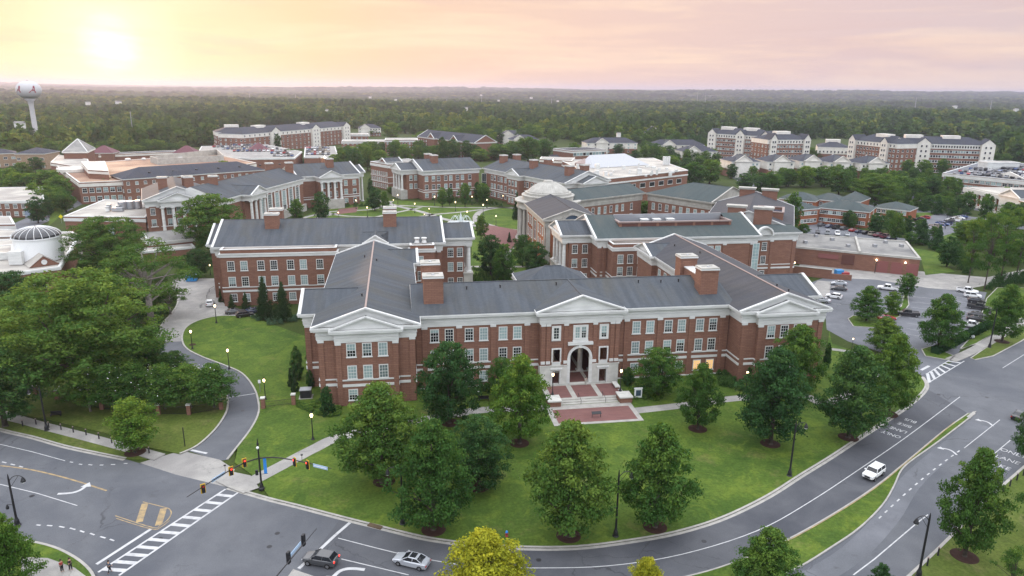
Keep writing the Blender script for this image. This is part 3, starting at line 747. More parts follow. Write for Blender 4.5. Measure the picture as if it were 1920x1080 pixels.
# corner island and south-east verge
isl = curve(g([(-60, 995), (0, 1005), (85, 1022), (130, 1040), (163, 1064), (178, 1090), (180, 1140), (60, 1200), (-100, 1150)]), 4)
raised('corner_island', isl); kerbline(isl+[isl[0]], .35, .15)
b = MB().mt('concrete'); poly(b, g([(40, 1046), (90, 1048), (140, 1066), (172, 1090), (170, 1120), (40, 1110)]), .14); struct('corner_walk', b)
se = curve(g([(1990, 815), (1920, 876), (1860, 930), (1757, 1032), (1700, 1085), (1600, 1180)]), 4)+g([(2100, 1200), (2400, 900)])
raised('east_roadside_lawn', se, 'grass_dry'); kerbline(curve(g([(1990, 815), (1920, 876), (1860, 930), (1757, 1032), (1700, 1085), (1600, 1180)]), 4), .4, .15)
# turning-lane kerb and the bus stop island at the lower edge
P = curve(g([(550, 1068), (560, 1072), (620, 1092), (700, 1120)]), 3); raised('traffic_island', [tuple(np.array(p)) for p in P]+g([(660, 1150), (540, 1082)]), 'concrete')
# painted markings -------------------------------------------------
b = MB().mt('paint_white')
def line(pts, w, z=.010, smooth=0):
    P = g(pts); strip(b, curve(P, smooth) if smooth else P, w, z-.002, z)
line([(656, 980), (628, 1004), (597, 1033), (560, 1066)], .45)
line([(634, 1009), (740, 1036), (820, 1052), (900, 1063), (1000, 1065), (1140, 1061), (1280, 1039), (1420, 995), (1520, 940), (1620, 874), (1700, 819), (1800, 744)], .14, .012, 5)
line([(640, 1048), (766, 1078)], .14)
line([(0, 833), (60, 847), (122, 864)], .14); line([(0, 908), (70, 925), (145, 948)], .14)
line([(1600, 1078), (1640, 1048), (1720, 980), (1740, 965)], .16); line([(1808, 840), (1875, 787)], .14); line([(1880, 690), (1920, 665)], .14); line([(1853, 860), (1895, 825)], .14)
line([(283, 992), (181, 1058)], .45); line([(355, 843), (388, 850)], .45); line([(430, 745), (478, 738)], .2)
for x0, y0, x1, y1 in [(131, 866, 137, 867), (148, 870, 154, 871), (166, 871, 173, 872), (187, 872, 194, 872), (208, 871, 216, 871), (232, 869, 239, 869), (4, 866, 12, 868), (20, 870, 28, 872), (36, 874, 43, 876),
                       (68, 984, 76, 985), (88, 985, 98, 986), (111, 987, 121, 989), (131, 990, 141, 993), (150, 995, 158, 998), (169, 1000, 177, 1003), (188, 1006, 198, 1009), (206, 1011, 214, 1014)]:
    line([(x0, y0), (x1, y1)], .22)
q0, q1 = np.array((1648, 972)), np.array((1806, 840))
for i in range(14):
    a = q0+(q1-q0)*i/14; c = a+(q1-q0)*.028; bow = lambda p: (p[0], p[1]-6*math.sin(math.pi*(p[0]-1648)/158))
    line([bow(a), bow(c)], .2)
def crosswalk(L0, L1, R0, R1, n, w=.3):
    L0, L1, R0, R1 = map(np.array, (L0, L1, R0, R1))
    line([tuple(L0), tuple(L1)], w); line([tuple(R0), tuple(R1)], w)
    for i in range(n):
        t = (i+.75)/(n+.2); t2 = t-.12/n
        l = L0+(L1-L0)*t**1.0; r = R0+(R1-R0)*(t-.018)
        line([tuple(l), tuple(r)], .62, .0125)
crosswalk((423, 917), (184, 1073), (447, 923), (223, 1079), 11)
crosswalk((1782, 674), (1736, 702), (1808, 677), (1737, 720), 7, .2)
line([(1727, 694), (1742, 686)], .6)
# parking bays
for i in range(9):
    t = i/8; line([(1790+26*t-(0), 548+68*t), (1826+20*t, 555+66*t)], .1)
for i in range(8): t = i/7; line([(1712-14*t, 556+70*t), (1752-10*t, 560+73*t)], .1)
for i in range(5): t = i/4; line([(1556+14*t*0-6*t, 532+36*t), (1585-8*t, 535+36*t)], .1)
def arrow(p, d, s=1.0, left=True):
    d = np.array(d, float)/np.linalg.norm(d); n = np.array([-d[1], d[0]])*(1 if left else -1); p = np.array(p)
    path = curve([p, p+d*1.6*s, p+d*2.5*s+n*.5*s, p+d*2.9*s+n*1.5*s], 5); strip(b, path, .42*s, .010, .012)
    e = p+d*2.95*s+n*1.4*s
    q = [e-d*.7*s, e+n*1.2*s+d*.05*s, e+d*.7*s]; poly(b, [tuple(k) for k in q], .0125)
def dirpx(p, q): a = np.array(G(*p)); c = np.array(G(*q)); return c-a
arrow(G(108, 926), dirpx((108, 926), (140, 924)), 1.1, True)
arrow(G(684, 1068), dirpx((684, 1068), (655, 1066)), 1.2, True)
arrow(G(1862, 799), dirpx((1848, 790), (1842, 785)), .78, True); arrow(G(1794, 853), dirpx((1780, 843), (1774, 838)), .78, True)
struct('white_road_markings', b)
b = MB().mt('paint_yellow')
line([(0, 873), (60, 881), (130, 898), (200, 920)], .3, .010, 4)
line([(216, 967), (286, 989), (300, 985), (314, 975), (321, 963), (318, 955), (308, 951), (268, 941)], .16, .010, 4)
line([(218, 972), (284, 992), (302, 988), (318, 976)], .14, .0115, 4)
line([(272, 944), (261, 979)], .9, .0135); line([(307, 953), (297, 985)], .9, .0135)
struct('yellow_road_markings', b)
def text(s, at, up_to, size, mt='paint_white', name='lane_lettering', z=.014, sx=1.0):
    cu = bpy.data.curves.new(name, 'FONT'); cu.body = s; cu.size = size; cu.align_x = 'CENTER'; cu.align_y = 'CENTER'
    tmp = bpy.data.objects.new('t', cu); C.objects.link(tmp); me = bpy.data.meshes.new_from_object(tmp.evaluated_get(bpy.context.evaluated_depsgraph_get()))
    bpy.data.objects.remove(tmp); me.materials.clear(); me.materials.append(M[mt]); me.name = name
    o = bpy.data.objects.new(name, me); C.objects.link(o); d = np.array(up_to)-np.array(at); a = math.atan2(d[1], d[0])-math.pi/2
    o.location = (at[0], at[1], z); o.rotation_euler = (0, 0, a); o.scale = (sx, 1, 1); return o
for s, p in (('BUS', (1707.5, 789)), ('BIKE', (1696.5, 797)), ('LANE', (1684.5, 806)), ('ONLY', (1671, 814.5))):
    tag(text(s, G(*p), G(p[0]-30, p[1]+22), 1.6, sx=.75), kind='structure')
for s, p in (('ONLY', (1899.7, 850)), ('LANE', (1889, 862)), ('BIKE', (1876, 874)), ('BUS', (1864, 886))):
    tag(text(s, G(*p), G(p[0]+26, p[1]-23), 1.8, sx=.8), kind='structure')
# quad: lawns are the ground, walks and plaza laid on it
b = MB().mt('grass'); poly(b, g([(560, 410), (600, 392), (700, 372), (775, 378), (940, 390), (985, 395), (985, 445), (975, 470), (1010, 520), (880, 520), (885, 470), (880, 410), (700, 420)]), .01); struct('quad_lawn', b)
b = MB().mt('concrete')
for pts, w in (([(560, 411), (620, 397), (700, 392), (735, 377)], 2.6), ([(700, 372), (740, 385), (790, 397), (830, 410), (900, 425), (950, 430)], 3.2),
               ([(610, 398), (650, 405), (760, 408), (815, 402)], 2.2), ([(745, 385), (850, 389), (960, 389)], 2.4), ([(800, 403), (860, 398), (925, 390)], 2.4),
               ([(893, 416), (893, 405), (905, 395), (940, 389), (985, 392)], 3), ([(905, 418), (940, 428), (985, 433)], 3), ([(640, 398), (610, 405), (560, 418)], 2.4), ([(790, 389), (745, 398), (700, 408)], 2.2),
               ([(975, 442), (955, 470), (950, 500), (975, 530)], 2.6), ([(880, 500), (945, 500), (1000, 500)], 2.0)):
    strip(b, curve(g(pts), 5), w, .012, .018)
struct('quad_walks', b)
b = MB().mt('paver'); poly(b, g([(900, 420), (930, 424), (985, 434), (980, 455), (950, 470), (920, 455), (890, 430)]), .024); poly(b, g([(635, 392), (672, 388), (668, 398), (630, 402)]), .024); struct('quad_plaza', b)
# back streets and lots
b = MB().mt('asphalt_pale')
for pts, z in (([(1490, 430), (1530, 412), (1600, 432), (1700, 448), (1690, 462), (1600, 445), (1510, 445)], .01), ([(1700, 430), (1745, 405), (1820, 405), (1810, 425), (1775, 460), (1710, 450)], .012),
               ([(100, 365), (165, 362), (160, 380), (60, 430), (0, 445), (0, 430), (70, 400)], .01), ([(40, 455), (120, 450), (130, 475), (20, 470)], .014),
               
               ([(1500, 395), (1920, 430), (1920, 420), (1600, 375), (1500, 370)], .008), ([(1700, 360), (1920, 400), (1920, 410), (1700, 372)], .01), ([(1360, 325), (1410, 325), (1460, 350), (1400, 350)], .01)):
    poly(b, g(pts), z)
struct('back_street', b)
b = MB().mt('grass'); poly(b, g([(1640, 400), (1760, 398), (1745, 405), (1700, 425), (1640, 425)]), .02); poly(b, g([(1760, 445), (1810, 430), (1805, 450), (1775, 460)]), .025); poly(b, g([(1630, 450), (1740, 470), (1790, 480), (1780, 500), (1720, 480)]), .02)
poly(b, g([(100, 372), (150, 372), (108, 410), (90, 425)]), .02); struct('side_lawn', b)

# ================================================================ THE FRONT HALL
ROWS = [(9.9, 12.65), (5.5, 8.25), (1.2, 3.5)]
ZE, HR = 15.75, 3.45
MAIN = thing('brick_hall', 'large brick hall with white entablature and arched entrance portico behind the front lawn', 'building', (51.85, 12, 0))
def both(f):
    f(lambda x: x, False); f(lambda x: 103.7-x, True)
def W2(m, a, b, *r, **k):
    "wing whose eave a-b is given for the west half; mirrored for the east half"
    if m(0) == 0: return wing(MAIN, a, b, *r, **k)
    a2, b2 = (m(b[0]), b[1]), (m(a[0]), a[1])
    if 'ends' in k: k = dict(k, ends=k['ends'][::-1])
    return wing(MAIN, a2, b2, *r, **k)
def half(m, east):
    # the two long wings running back, gable to the front
    if not east: Q = wing(MAIN, (20, 0), (20, 62), 20, ZE, HR, ends=('gable', 'gable'))
    else: Q = wing(MAIN, (103.7, 0), (103.7, 62), 20, ZE, HR, ends=('gable', 'gable'), roof='slate_grey')
    belt(MAIN, Q, 1.0, (4.0, 5.2), h=(.5, .25))
    # shallow front pavilion with its own pediment
    x0, x1 = sorted((m(3.3), m(16.7)))
    Q = wing(MAIN, (x1, -.75), (x1, 6), x1-x0, ZE-.35, 2.35, ov=1.0, ends=('gable', 'none')); belt(MAIN, Q, 1.0, (4.0, 5.2), h=(.5, .25))
    F0, F1 = (min(m(0), m(20)), 0), (max(m(0), m(20)), 0)
    put_windows(MAIN, F0, F1, .25, [7.1, 10, 12.9], ROWS, lod=0)
    put_pilasters(MAIN, F0, F1, .25, [4.75, 15.25], .3, ZE-2.9); put_pilasters(MAIN, F0, F1, 1.0, [1.6, 18.4], .3, ZE-2.55)
    # cross gable at the outer side and its stub inside the court
    Q = W2(m, (-3.4, 9.4), (8, 9.4), 15.6, ZE, 2.9, ends=('gable', 'none')); belt(MAIN, Q, 1.0, (4.0, 5.2), h=(.5, .25))
    put_pilasters(MAIN, (m(-3.4), 9.4), (m(0), 9.4) if not east else (m(-3.4)+1, 9.4), 1.0, [1.6] if not east else [-1.6+0], .3, ZE-2.55)
    Q = W2(m, (10, 49.4), (21.4, 49.4), 13.4, ZE, 2.2, ends=('none', 'gable'))
    # windows along the wing sides (courtyard and outer side)
    a = (m(20), 30) if not east else (m(20), 62); c = (m(20), 62) if not east else (m(20), 30)
    put_windows(MAIN, a, c, 1.0, [3+4.2*i for i in range(4)] if not east else [14+4.2*i for i in range(4)], ROWS, lod=1)
    o0, o1 = ((m(0), 62), (m(0), 0)) if not east else ((m(0), 0), (m(0), 62))
    put_windows(MAIN, o0, o1, 1.0, [4, 8, 12, 18, 22, 26, 31, 35] if not east else [27, 31, 36, 40, 44, 50, 54, 58], ROWS, lod=1)
    # tall stair window facing the court
    link('window', win(2.6, 8.5, 1), MAIN, (m(18.8), 56, 5), math.pi/2 if not east else -math.pi/2)
both(half)
# middle range: west and east of the passage, bridged above it
Q = wing(MAIN, (18.5, 5.3), (85.2, 5.3), 22.6, ZE, HR, ends=('none', 'none'), wall=False)
b = MB().mt('brick')
b.box(19.2, 46.2, 6.3, 26.9, 0, ZE-.6); b.box(57.6, 84.5, 6.3, 26.9, 0, ZE-.6); b.box(46.2, 57.6, 6.3, 26.9, 9.2, ZE-.6)
b.out('wall', MAIN)
b = MB().mt('white')
for x0, x1 in ((19.2, 43.8), (60.0, 84.5)):
    b.box(x0, x1, 6.16, 6.5, 4.0, 4.5); b.box(x0, x1, 6.16, 6.5, 5.2, 5.45); b.box(x0, x1, 6.1, 6.5, 0, .35)
b.out('belt_course', MAIN)
put_windows(MAIN, (0, 5.3), (1, 5.3), 1.0, [22.85, 25.75, 29.7, 32.6, 36.5, 39.4], ROWS); put_windows(MAIN, (0, 5.3), (1, 5.3), 1.0, [64.3, 67.25, 71.2, 74.1, 78.1, 81.0], ROWS)
lit = bpy.data.objects.new('lit_window', win(1.75, 2.3, 0, pane='lit_pane'))
for x in (78.1, 81.0):
    o = link('lit_window', win(1.75, 2.31, 0, pane='lit_pane'), MAIN, (x, 6.27, 1.2)); tag(o, 'window glowing warm yellow from within')
bpy.data.objects.remove(lit)
put_pilasters(MAIN, (0, 5.3), (1, 5.3), 1.0, [20.9, 27.7, 34.5, 41.4, 62.2, 69.3, 76.2, 83.0], .3, ZE-2.55)
# ---- portico with the arched passage
wing(MAIN, (61.2, 3.3), (61.2, 17), 18.4, ZE+.25, 3.15, ends=('gable', 'none'), wall=False)
arc = [(52.0+2.05*math.cos(t), 6.1+2.05*math.sin(t)) for t in np.linspace(math.pi, 0, 15)]
def rect(x0, x1, z0, z1): return [(x0, z0), (x1, z0), (x1, z1), (x0, z1)]
lowarch = [(49.95, .45), (54.05, .45), (54.05, 4.5), (49.95, 4.5)]
b = MB().mt('stone')
slab(b, [(43.8, 0), (49.95, 0), (49.95, 4.4), (43.8, 4.4)], [rect(46.35, 47.85, .47, 3.35)], 4.3, 4.95)
slab(b, [(54.05, 0), (60.2, 0), (60.2, 4.4), (54.05, 4.4)], [rect(56.15, 57.65, .47, 3.35)], 4.3, 4.95)
b.box(43.8, 44.4, 4.95, 7, 0, 4.4); b.box(59.6, 60.2, 4.95, 7, 0, 4.4); b.box(49.95, 54.05, 4.0, 6, 0, .45)
for x0, x1 in ((43.65, 49.6), (54.4, 60.35)): b.box(x0, x1, 4.16, 4.4, 4.4, 4.62)
for z in (.9, 1.5, 2.1, 2.7, 3.3, 3.9):
    for x0, x1 in ((43.8, 46.1), (48.1, 49.5), (54.5, 55.9), (57.9, 60.2)): b.box(x0, x1, 4.285, 4.31, z, z+.06) if False else None
b.out('stone_base', MAIN)
b = MB().mt('brick')
slab(b, [(43.8, 4.4), (49.95, 4.4), (49.95, 6.1)]+arc[1:-1]+[(54.05, 6.1), (54.05, 4.4), (60.2, 4.4), (60.2, ZE-.5), (43.8, ZE-.5)],
     [rect(46.35, 47.85, 5.3, 8.0), rect(56.15, 57.65, 5.3, 8.0)], 4.45, 4.95)
b.box(43.8, 44.3, 4.95, 6.6, 4.4, ZE-.6); b.box(59.7, 60.2, 4.95, 6.6, 4.4, ZE-.6)
b.out('wall', MAIN)
b = MB().mt('white')
P = [(49.7, .45), (49.7, 6.1)]+[(52.0+2.3*math.cos(t), 6.1+2.3*math.sin(t)) for t in np.linspace(math.pi, 0, 19)]+[(54.3, 6.1), (54.3, .45)]
for p, q in zip(P, P[1:]): b.beam((p[0], 4.5, p[1]), (q[0], 4.5, q[1]), .62, .52)
b.box(51.65, 52.35, 4.05, 4.5, 8.2, 8.9); b.box(49.4, 54.6, 3.95, 4.5, 8.85, 9.45)
b.out('arch_surround', MAIN)
b = MB().mt('white')
for x in (47.1, 56.9):
    for z0, z1 in ((.45, 3.35), (5.3, 8.0)):
        b = MB().mt('white'); b.box(x-1.0, x-.75, 4.2, 4.6, z0, z1+.25); b.box(x+.75, x+1.0, 4.2, 4.6, z0, z1+.25); b.box(x-.75, x+.75, 4.203, 4.6, z1, z1+.25)
        if z0 < 1: b.box(x-1.25, x+1.25, 3.95, 4.5, 3.75, 4.0); b.box(x-.75, x+.75, 4.26, 4.5, 3.6, 3.75)
        else: b.box(x-.9, x+.9, 4.25, 4.5, 4.6, 5.3)
        b.out('opening_surround', MAIN)
for x, w in ((47.0, 1.3), (56.85, 1.3), (52.0, 2.5)):
    b = MB().mt('white'); b.box(x-w/2-.3, x-w/2, 4.3, 4.5, 9.8, 13.0); b.box(x+w/2, x+w/2+.3, 4.3, 4.5, 9.8, 13.0); b.box(x-w/2, x+w/2, 4.303, 4.5, 12.7, 13.0); b.box(x-w/2, x+w/2, 4.303, 4.5, 9.8, 10.1)
    if w > 2: b.box(x-1.6, x+1.6, 4.2, 4.5, 9.46, 9.8); b.box(x-.12, x+.12, 4.25, 4.5, 10.1, 12.7)
    b.out('window_surround', MAIN)
    if w > 2:
        for k in (-.65, .65): link('window', win(1.15, 2.6, 0, nx=2), MAIN, (x+k, 4.44, 10.1))
    else: link('window', win(1.3, 2.6, 0, nx=2), MAIN, (x, 4.44, 10.1))
put_pilasters(MAIN, (0, 3.3), (1, 3.3), 1.15, [44.35, 45.4, 49.0, 55.0, 58.6, 59.65], 4.6, ZE-2.3, w=.75)
# passage: floor, ceiling light, columns
b = MB().mt('paver'); b.box(46.25, 57.55, 4.97, 27.5, .2, .46); b.out('passage_floor', MAIN)
b = MB().mt('stone'); b.box(49.6, 50.3, 4.98, 27, .3, .475); b.box(53.7, 54.4, 4.98, 27, .3, .475); b.box(46.3, 57.5, 10.2, 10.9, .3, .478); b.out('floor_band', MAIN)
for x in (47.6, 50.2, 53.8, 56.3):
    for y in (11, 22.5): column(MAIN, x, y, .46, 9.2, .55)
b = MB().mt('spot_glow'); b.lathe((50.6, 8.6, 7.0), [(.05, 0), (.22, .15), (.22, .4), (.05, .55)], 10); b.mt('black'); b.tube((50.6, 8.6, 7.5), (50.6, 8.6, 9.2), .03); b.out('hanging_lantern', MAIN)
# hipped porch behind, in the court
Q = wing(MAIN, (43.5, 25.5), (60.5, 25.5), 13, ZE-.6, 3.3, ends=('hip', 'hip'))
for x0, x1 in ((21.0, 24.9), (78.8, 82.7)):
    chimney(MAIN, x0, x1, 9.2, 12.2, 16.8, 22.7); chimney(MAIN, x0, x1, 20.4, 23.4, 16.8, 22.7)
    b = MB().mt('brick'); b.box(x0+.9, x1-.9, 12.2, 20.4, 17.5, 20.2); b.mt('white'); b.box(x0+.8, x1-.8, 12.2, 20.4, 20.2, 20.4); b.out('chimney_link', MAIN)
b = MB().mt('black')
for x, y in ((30, 14.0), (37, 14.2), (49, 14.5), (67, 14.4), (72, 14.2), (76, 14.3)): z = ZE+(y-5.3)*.305; b.lathe((x, y, z), [(.12, 0), (.12, .5), (.2, .55), (.2, .7)], 8)
for x, y in ((9, 10), (11.2, 40), (8.2, 45), (92, 40), (95.5, 8), (96.5, 5), (90, 52)): z = ZE+3.3-.34*abs(x-(10 if x < 50 else 93.7)); b.lathe((x, y, z), [(.12, 0), (.12, .5), (.2, .55), (.2, .7)], 8)
b.out('roof_vent', MAIN)

# ---- plaza, steps and piers in front of the arch
b = MB().mt('limestone'); b.box(44.0, 59.8, -3.2, 4.0, 0, .45)
for i, (y0, y1) in enumerate(((-4.0, -3.2), (-4.8, -4.0))): b.box(46.1, 57.6, y0, y1, 0, .45-.15*(i+1))
b.mt('paver'); b.box(45.0, 49.0, -2.4, 3.4, .44, .456); b.box(50.0, 54.2, -2.4, 3.4, .44, .4565); b.box(55.2, 59.0, -2.4, 3.4, .44, .457)
struct('entrance_steps', b)
for x, lab in ((44.8, 'brick stair pier with pale stone cap west of the entrance steps'), (58.9, 'brick stair pier with pale stone cap east of the entrance steps')):
    t = thing('stair_pier', lab, 'pier', (x, -4.2, 0), 'stair piers')
    b = MB().mt('brick'); b.box(x-1.2, x+1.2, -5.6, -3.0, 0, 1.15); b.out('pier_body', t); b = MB().mt('stone'); b.box(x-1.35, x+1.35, -5.75, -2.85, 1.15, 1.4); b.out('cap', t)
for x, lab in ((50.1, 'thin metal handrail left of the middle of the entrance steps'), (55.0, 'thin metal handrail right of the middle of the entrance steps')):
    t = thing('handrail', lab, 'railing', (x, -3.5, 0), 'step handrails'); b = MB().mt('dark_metal'); b.tube((x, -2.6, .45), (x, -2.6, 1.4), .035); b.tube((x, -4.9, .0), (x, -4.9, .95), .035); b.tube((x, -2.4, 1.42), (x, -5.1, .95), .04); b.out('rail', t)
t = thing('stone_bench', 'pale stone bench on the terrace east of the arch', 'bench', (59.0, 1.6, .45)); b = MB().mt('stone'); b.box(58.5, 59.5, .2, 3.0, .85, 1.05); b.out('seat', t); b = MB().mt('brick'); b.box(58.6, 59.4, .4, .8, .45, .85); b.box(58.6, 59.4, 2.4, 2.8, .45, .85); b.out('leg', t)

# ================================================================ CAMPUS NEIGHBOURS
def bump(root, x0, x1, y0, y1, zt, par=True, brick='brick'):
    "flat-roofed bay with white band and brick parapet"
    b = MB().mt(brick); b.box(x0, x1, y0, y1, 0, zt-2.2); b.box(x0+.1, x1-.1, y0+.1, y0+.5, zt-1.1, zt-.2); b.box(x0+.1, x0+.5, y0+.5, y1, zt-1.1, zt-.2); b.box(x1-.5, x1-.1, y0+.5, y1, zt-1.1, zt-.2); b.mt('roof_brown'); b.box(x0+.5, x1-.5, y0+.5, y1, zt-1.2, zt-.9); b.out('wall', root)
    b = MB().mt('white'); b.box(x0-.25, x1+.25, y0-.25, y1, zt-2.2, zt-1.5); b.box(x0-.4, x1+.4, y0-.4, y0+.3, zt-1.5, zt-1.2); b.box(x0-.4, x0+.1, y0+.3, y1, zt-1.5, zt-1.2); b.box(x1-.1, x1+.4, y0+.3, y1, zt-1.5, zt-1.2); b.box(x0-.02, x1+.02, y0-.02, y0+.55, zt-.2, zt-.03); b.box(x0-.02, x0+.55, y0+.55, y1, zt-.2, zt-.03); b.box(x1-.55, x1+.02, y0+.55, y1, zt-.2, zt-.03); b.out('entablature', root)
    b = MB().mt('white'); b.box(x0-.12, x1+.12, y0-.14, y1, 4.0, 4.5); b.box(x0-.12, x1+.12, y0-.14, y1, 5.2, 5.4); b.out('belt_course', root)
def porch(root, x0, x1, y0, y1, side):
    "columned end portico: gable end with four columns on a stone plinth; side -1 faces west, +1 east"
    wing(root, (x0, y0), (x1, y0), y1-y0, ZE, 2.95, ends=('gable', 'none') if side < 0 else ('none', 'gable'), wall=False)
    xi0, xi1 = (x0+3.2, x1) if side < 0 else (x0, x1-3.2)
    b = MB().mt('brick'); b.box(xi0, xi1, y0+1, y1-1, 0, ZE-.6); b.out('wall', root)
    b = MB().mt('limestone'); xa, xb = (x0+.6, x0+3.3) if side < 0 else (x1-3.3, x1-.6); b.box(xa, xb, y0+.6, y1-.6, 0, 4.9); b.box(xa-.15, xb+.15, y0+.45, y1-.45, 4.5, 5.05); b.out('plinth', root)
    xc = x0+1.7 if side < 0 else x1-1.7
    for i in range(4): column(root, xc, y0+1.7+(y1-y0-3.4)*i/3, 5.05, ZE-2.55, .58)
    put_windows(root, (x0, y0), (x1, y0), 1.0, [4.9, 8.1] if side < 0 else [3.6, 6.4], ROWS, lod=0)

# ---- north-west hall behind the front hall
NW = thing('science_hall', 'brick hall with two chimneys on a long slate roof behind the front hall', 'building', (0, 88, 0))
Q = wing(NW, (-34.2, 73.5), (29.7, 73.5), 29.6, ZE, 5.0, roof='slate'); belt(NW, Q, 1, (4, 5.2), h=(.5, .25))
bump(NW, -31.2, -.5, 70, 76, 15.9); bump(NW, 19.5, 26.4, 70.6, 76, 15.9)
put_windows(NW, (-31.2, 70), (0, 70), 0, [2.6, 6.0, 10.4, 13.8, 18.2, 21.6, 26.0], ROWS[:2], w=1.9, lod=0); put_windows(NW, (-31.2, 70), (0, 70), 0, [2.6, 6.0, 10.4, 13.8, 18.2, 21.6, 26.0], ROWS[2:], w=1.9, lod=0)
put_windows(NW, (19.5, 70.6), (29, 70.6), 0, [2.9], ROWS, lod=0)
put_pilasters(NW, (-34.2, 73.5), (0, 73.5), 1.0, [1.7], .3, ZE-2.5); put_pilasters(NW, (0, 73.5), (30, 73.5), 1.0, [27.8], .3, ZE-2.5)
porch(NW, 28, 38.8, 79.4, 97.2, 1)
for x0, x1 in ((-21.2, -17.4), (12.2, 16.0)): chimney(NW, x0, x1, 82.6, 85.6, 17.5, 23.3); chimney(NW, x0, x1, 91, 94, 17.5, 23.3)
Q = wing(NW, (6.6, 73.0), (13.4, 73.0), 14, ZE+.3, 1.9, ends=('hip', 'hip')); wing(NW, (13.6, 72), (13.6, 84), 7.2, ZE+.3, 2.2, ends=('gable', 'none'), wall=False)
b = MB().mt('brick'); b.box(2, 18, 60, 75, 0, 13.9); b.mt('roof_white'); b.box(1.9, 18.1, 61, 73.4, 13.9, 14.1); b.out('link_block', NW)
b = MB().mt('white')
for x in (21.6, 23.6): b.lathe((x, 73.2, 15.9), [(.75, 0), (.5, .9), (.8, 1.3), (.8, 1.5)], 12)
b.out('roof_fan', NW)
wing(NW, (-36.5, 78), (-30, 78), 20.6, ZE-.2, 4.0, ends=('gable', 'none'))

# ---- north-east hall with sunken roof well
NE = thing('engineering_hall', 'brick hall with green-grey roof, long rooftop brick parapet and columned west porch', 'building', (104, 88, 0))
Q = wing(NE, (74, 73.8), (127, 73.8), 28.6, ZE, 4.7, roof='slate_green'); belt(NE, Q, 1, (4, 5.2), h=(.5, .25))
for o in [c for c in NE.children if c.name.startswith('roof')]: bpy.data.objects.remove(o)
b = MB().mt('slate_green'); k = 4.7/14.3; zf = lambda y: ZE+.07+k*min(y-73.8, 102.4-y)
def rp(x0, x1, y0, y1): b.add([(x0, y0, zf(y0)), (x1, y0, zf(y0)), (x1, y1, zf(y1)), (x0, y1, zf(y1))], [(0, 1, 2, 3)])
rp(74.7, 83.5, 73.8, 88.1); rp(83.5, 119.5, 73.8, 80.6); rp(119.5, 126.9, 73.8, 88.1); rp(74.7, 126.9, 88.1, 102.4); b.mt('white')
b.add([(74.7, 73.8, ZE), (74.7, 88.1, ZE+4.75), (74.7, 102.4, ZE)], [(0, 1, 2)]); b.out('roof', NE)
b = MB().mt('louvre'); b.box(83.5, 119.5, 80.5, 80.9, 17.4, 19.1); b.mt('brick')
for i in range(7): x = 83.4+i*5.93; b.box(x, x+.8, 80.42, 80.95, 17.4, 19.15)
b.box(83.3, 83.7, 80.9, 87.6, 17.0, 19.1); b.box(119.3, 119.7, 80.9, 87.6, 17.0, 19.1); b.mt('copper'); b.box(83.0, 120, 80.3, 81.1, 19.1, 19.5); b.box(83.1, 83.9, 81.1, 87.8, 19.1, 19.5); b.box(119.1, 119.9, 81.1, 87.8, 19.1, 19.5); b.out('roof_parapet', NE)
b = MB().mt('glass_blue'); b.box(83.7, 119.3, 80.9, 87.8, 17.1, 17.4); b.mt('metal'); b.box(83.6, 119.4, 87.5, 87.9, 17.1, 20.6); b.out('roof_well', NE)
b = MB().mt('white')
for x in (93, 97, 101.5): b.box(x-1, x+1, 84.2, 86.2, 17.4, 19.3); b.box(x-1.2, x+1.2, 84.0, 86.4, 19.3, 19.5)
b.out('roof_fan', NE)
bump(NE, 78.2, 96.5, 69.2, 76, 15.2)
put_windows(NE, (78.2, 69.2), (97, 69.2), 0, [2.4, 5.4, 8.5, 12.4, 15.4], [(9.2, 11.9), (5.5, 8.2), (1.2, 3.5)], lod=0)
put_pilasters(NE, (74, 73.8), (127, 73.8), 1.0, [1.7, 3.4, 26, 34.5, 41.5, 50.5], .3, ZE-2.5); put_windows(NE, (74, 73.8), (127, 73.8), 1.0, [24, 30, 33, 37, 39.4], ROWS, lod=0)
porch(NE, 64.8, 77, 79.8, 96.4, -1)
Q = wing(NE, (126, 77.3), (142.5, 77.3), 14, ZE, 1.2, ends=('none', 'none'), roof='slate_green'); belt(NE, Q, 1, (4, 5.2), h=(.5, .25)); put_windows(NE, (126, 77.3), (142, 77.3), 1.0, [4.6], ROWS, lod=0)
put_pilasters(NE, (126, 77.3), (142, 77.3), 1, [7, 14.6], .3, ZE-2.5)
link('window', win(2.2, 10.5, 0, nx=2, ny=10), NE, (125.7, 74.3, 2.8), math.radians(0)); 
b = MB().mt('white')
for t0, t1 in zip(np.linspace(0, math.pi, 13), np.linspace(0, math.pi, 13)[1:]): b.beam((129.6-2.6*math.cos(t0), 76.6, ZE-.6+2.6*math.sin(t0)), (129.6-2.6*math.cos(t1), 76.6, ZE-.6+2.6*math.sin(t1)), 1.0, .5)
b.add([(129.6-2.4*math.cos(t), 77.0, ZE-.6+2.4*math.sin(t)) for t in np.linspace(0, math.pi, 13)], [tuple(range(12, -1, -1))]); b.out('curved_pediment', NE)
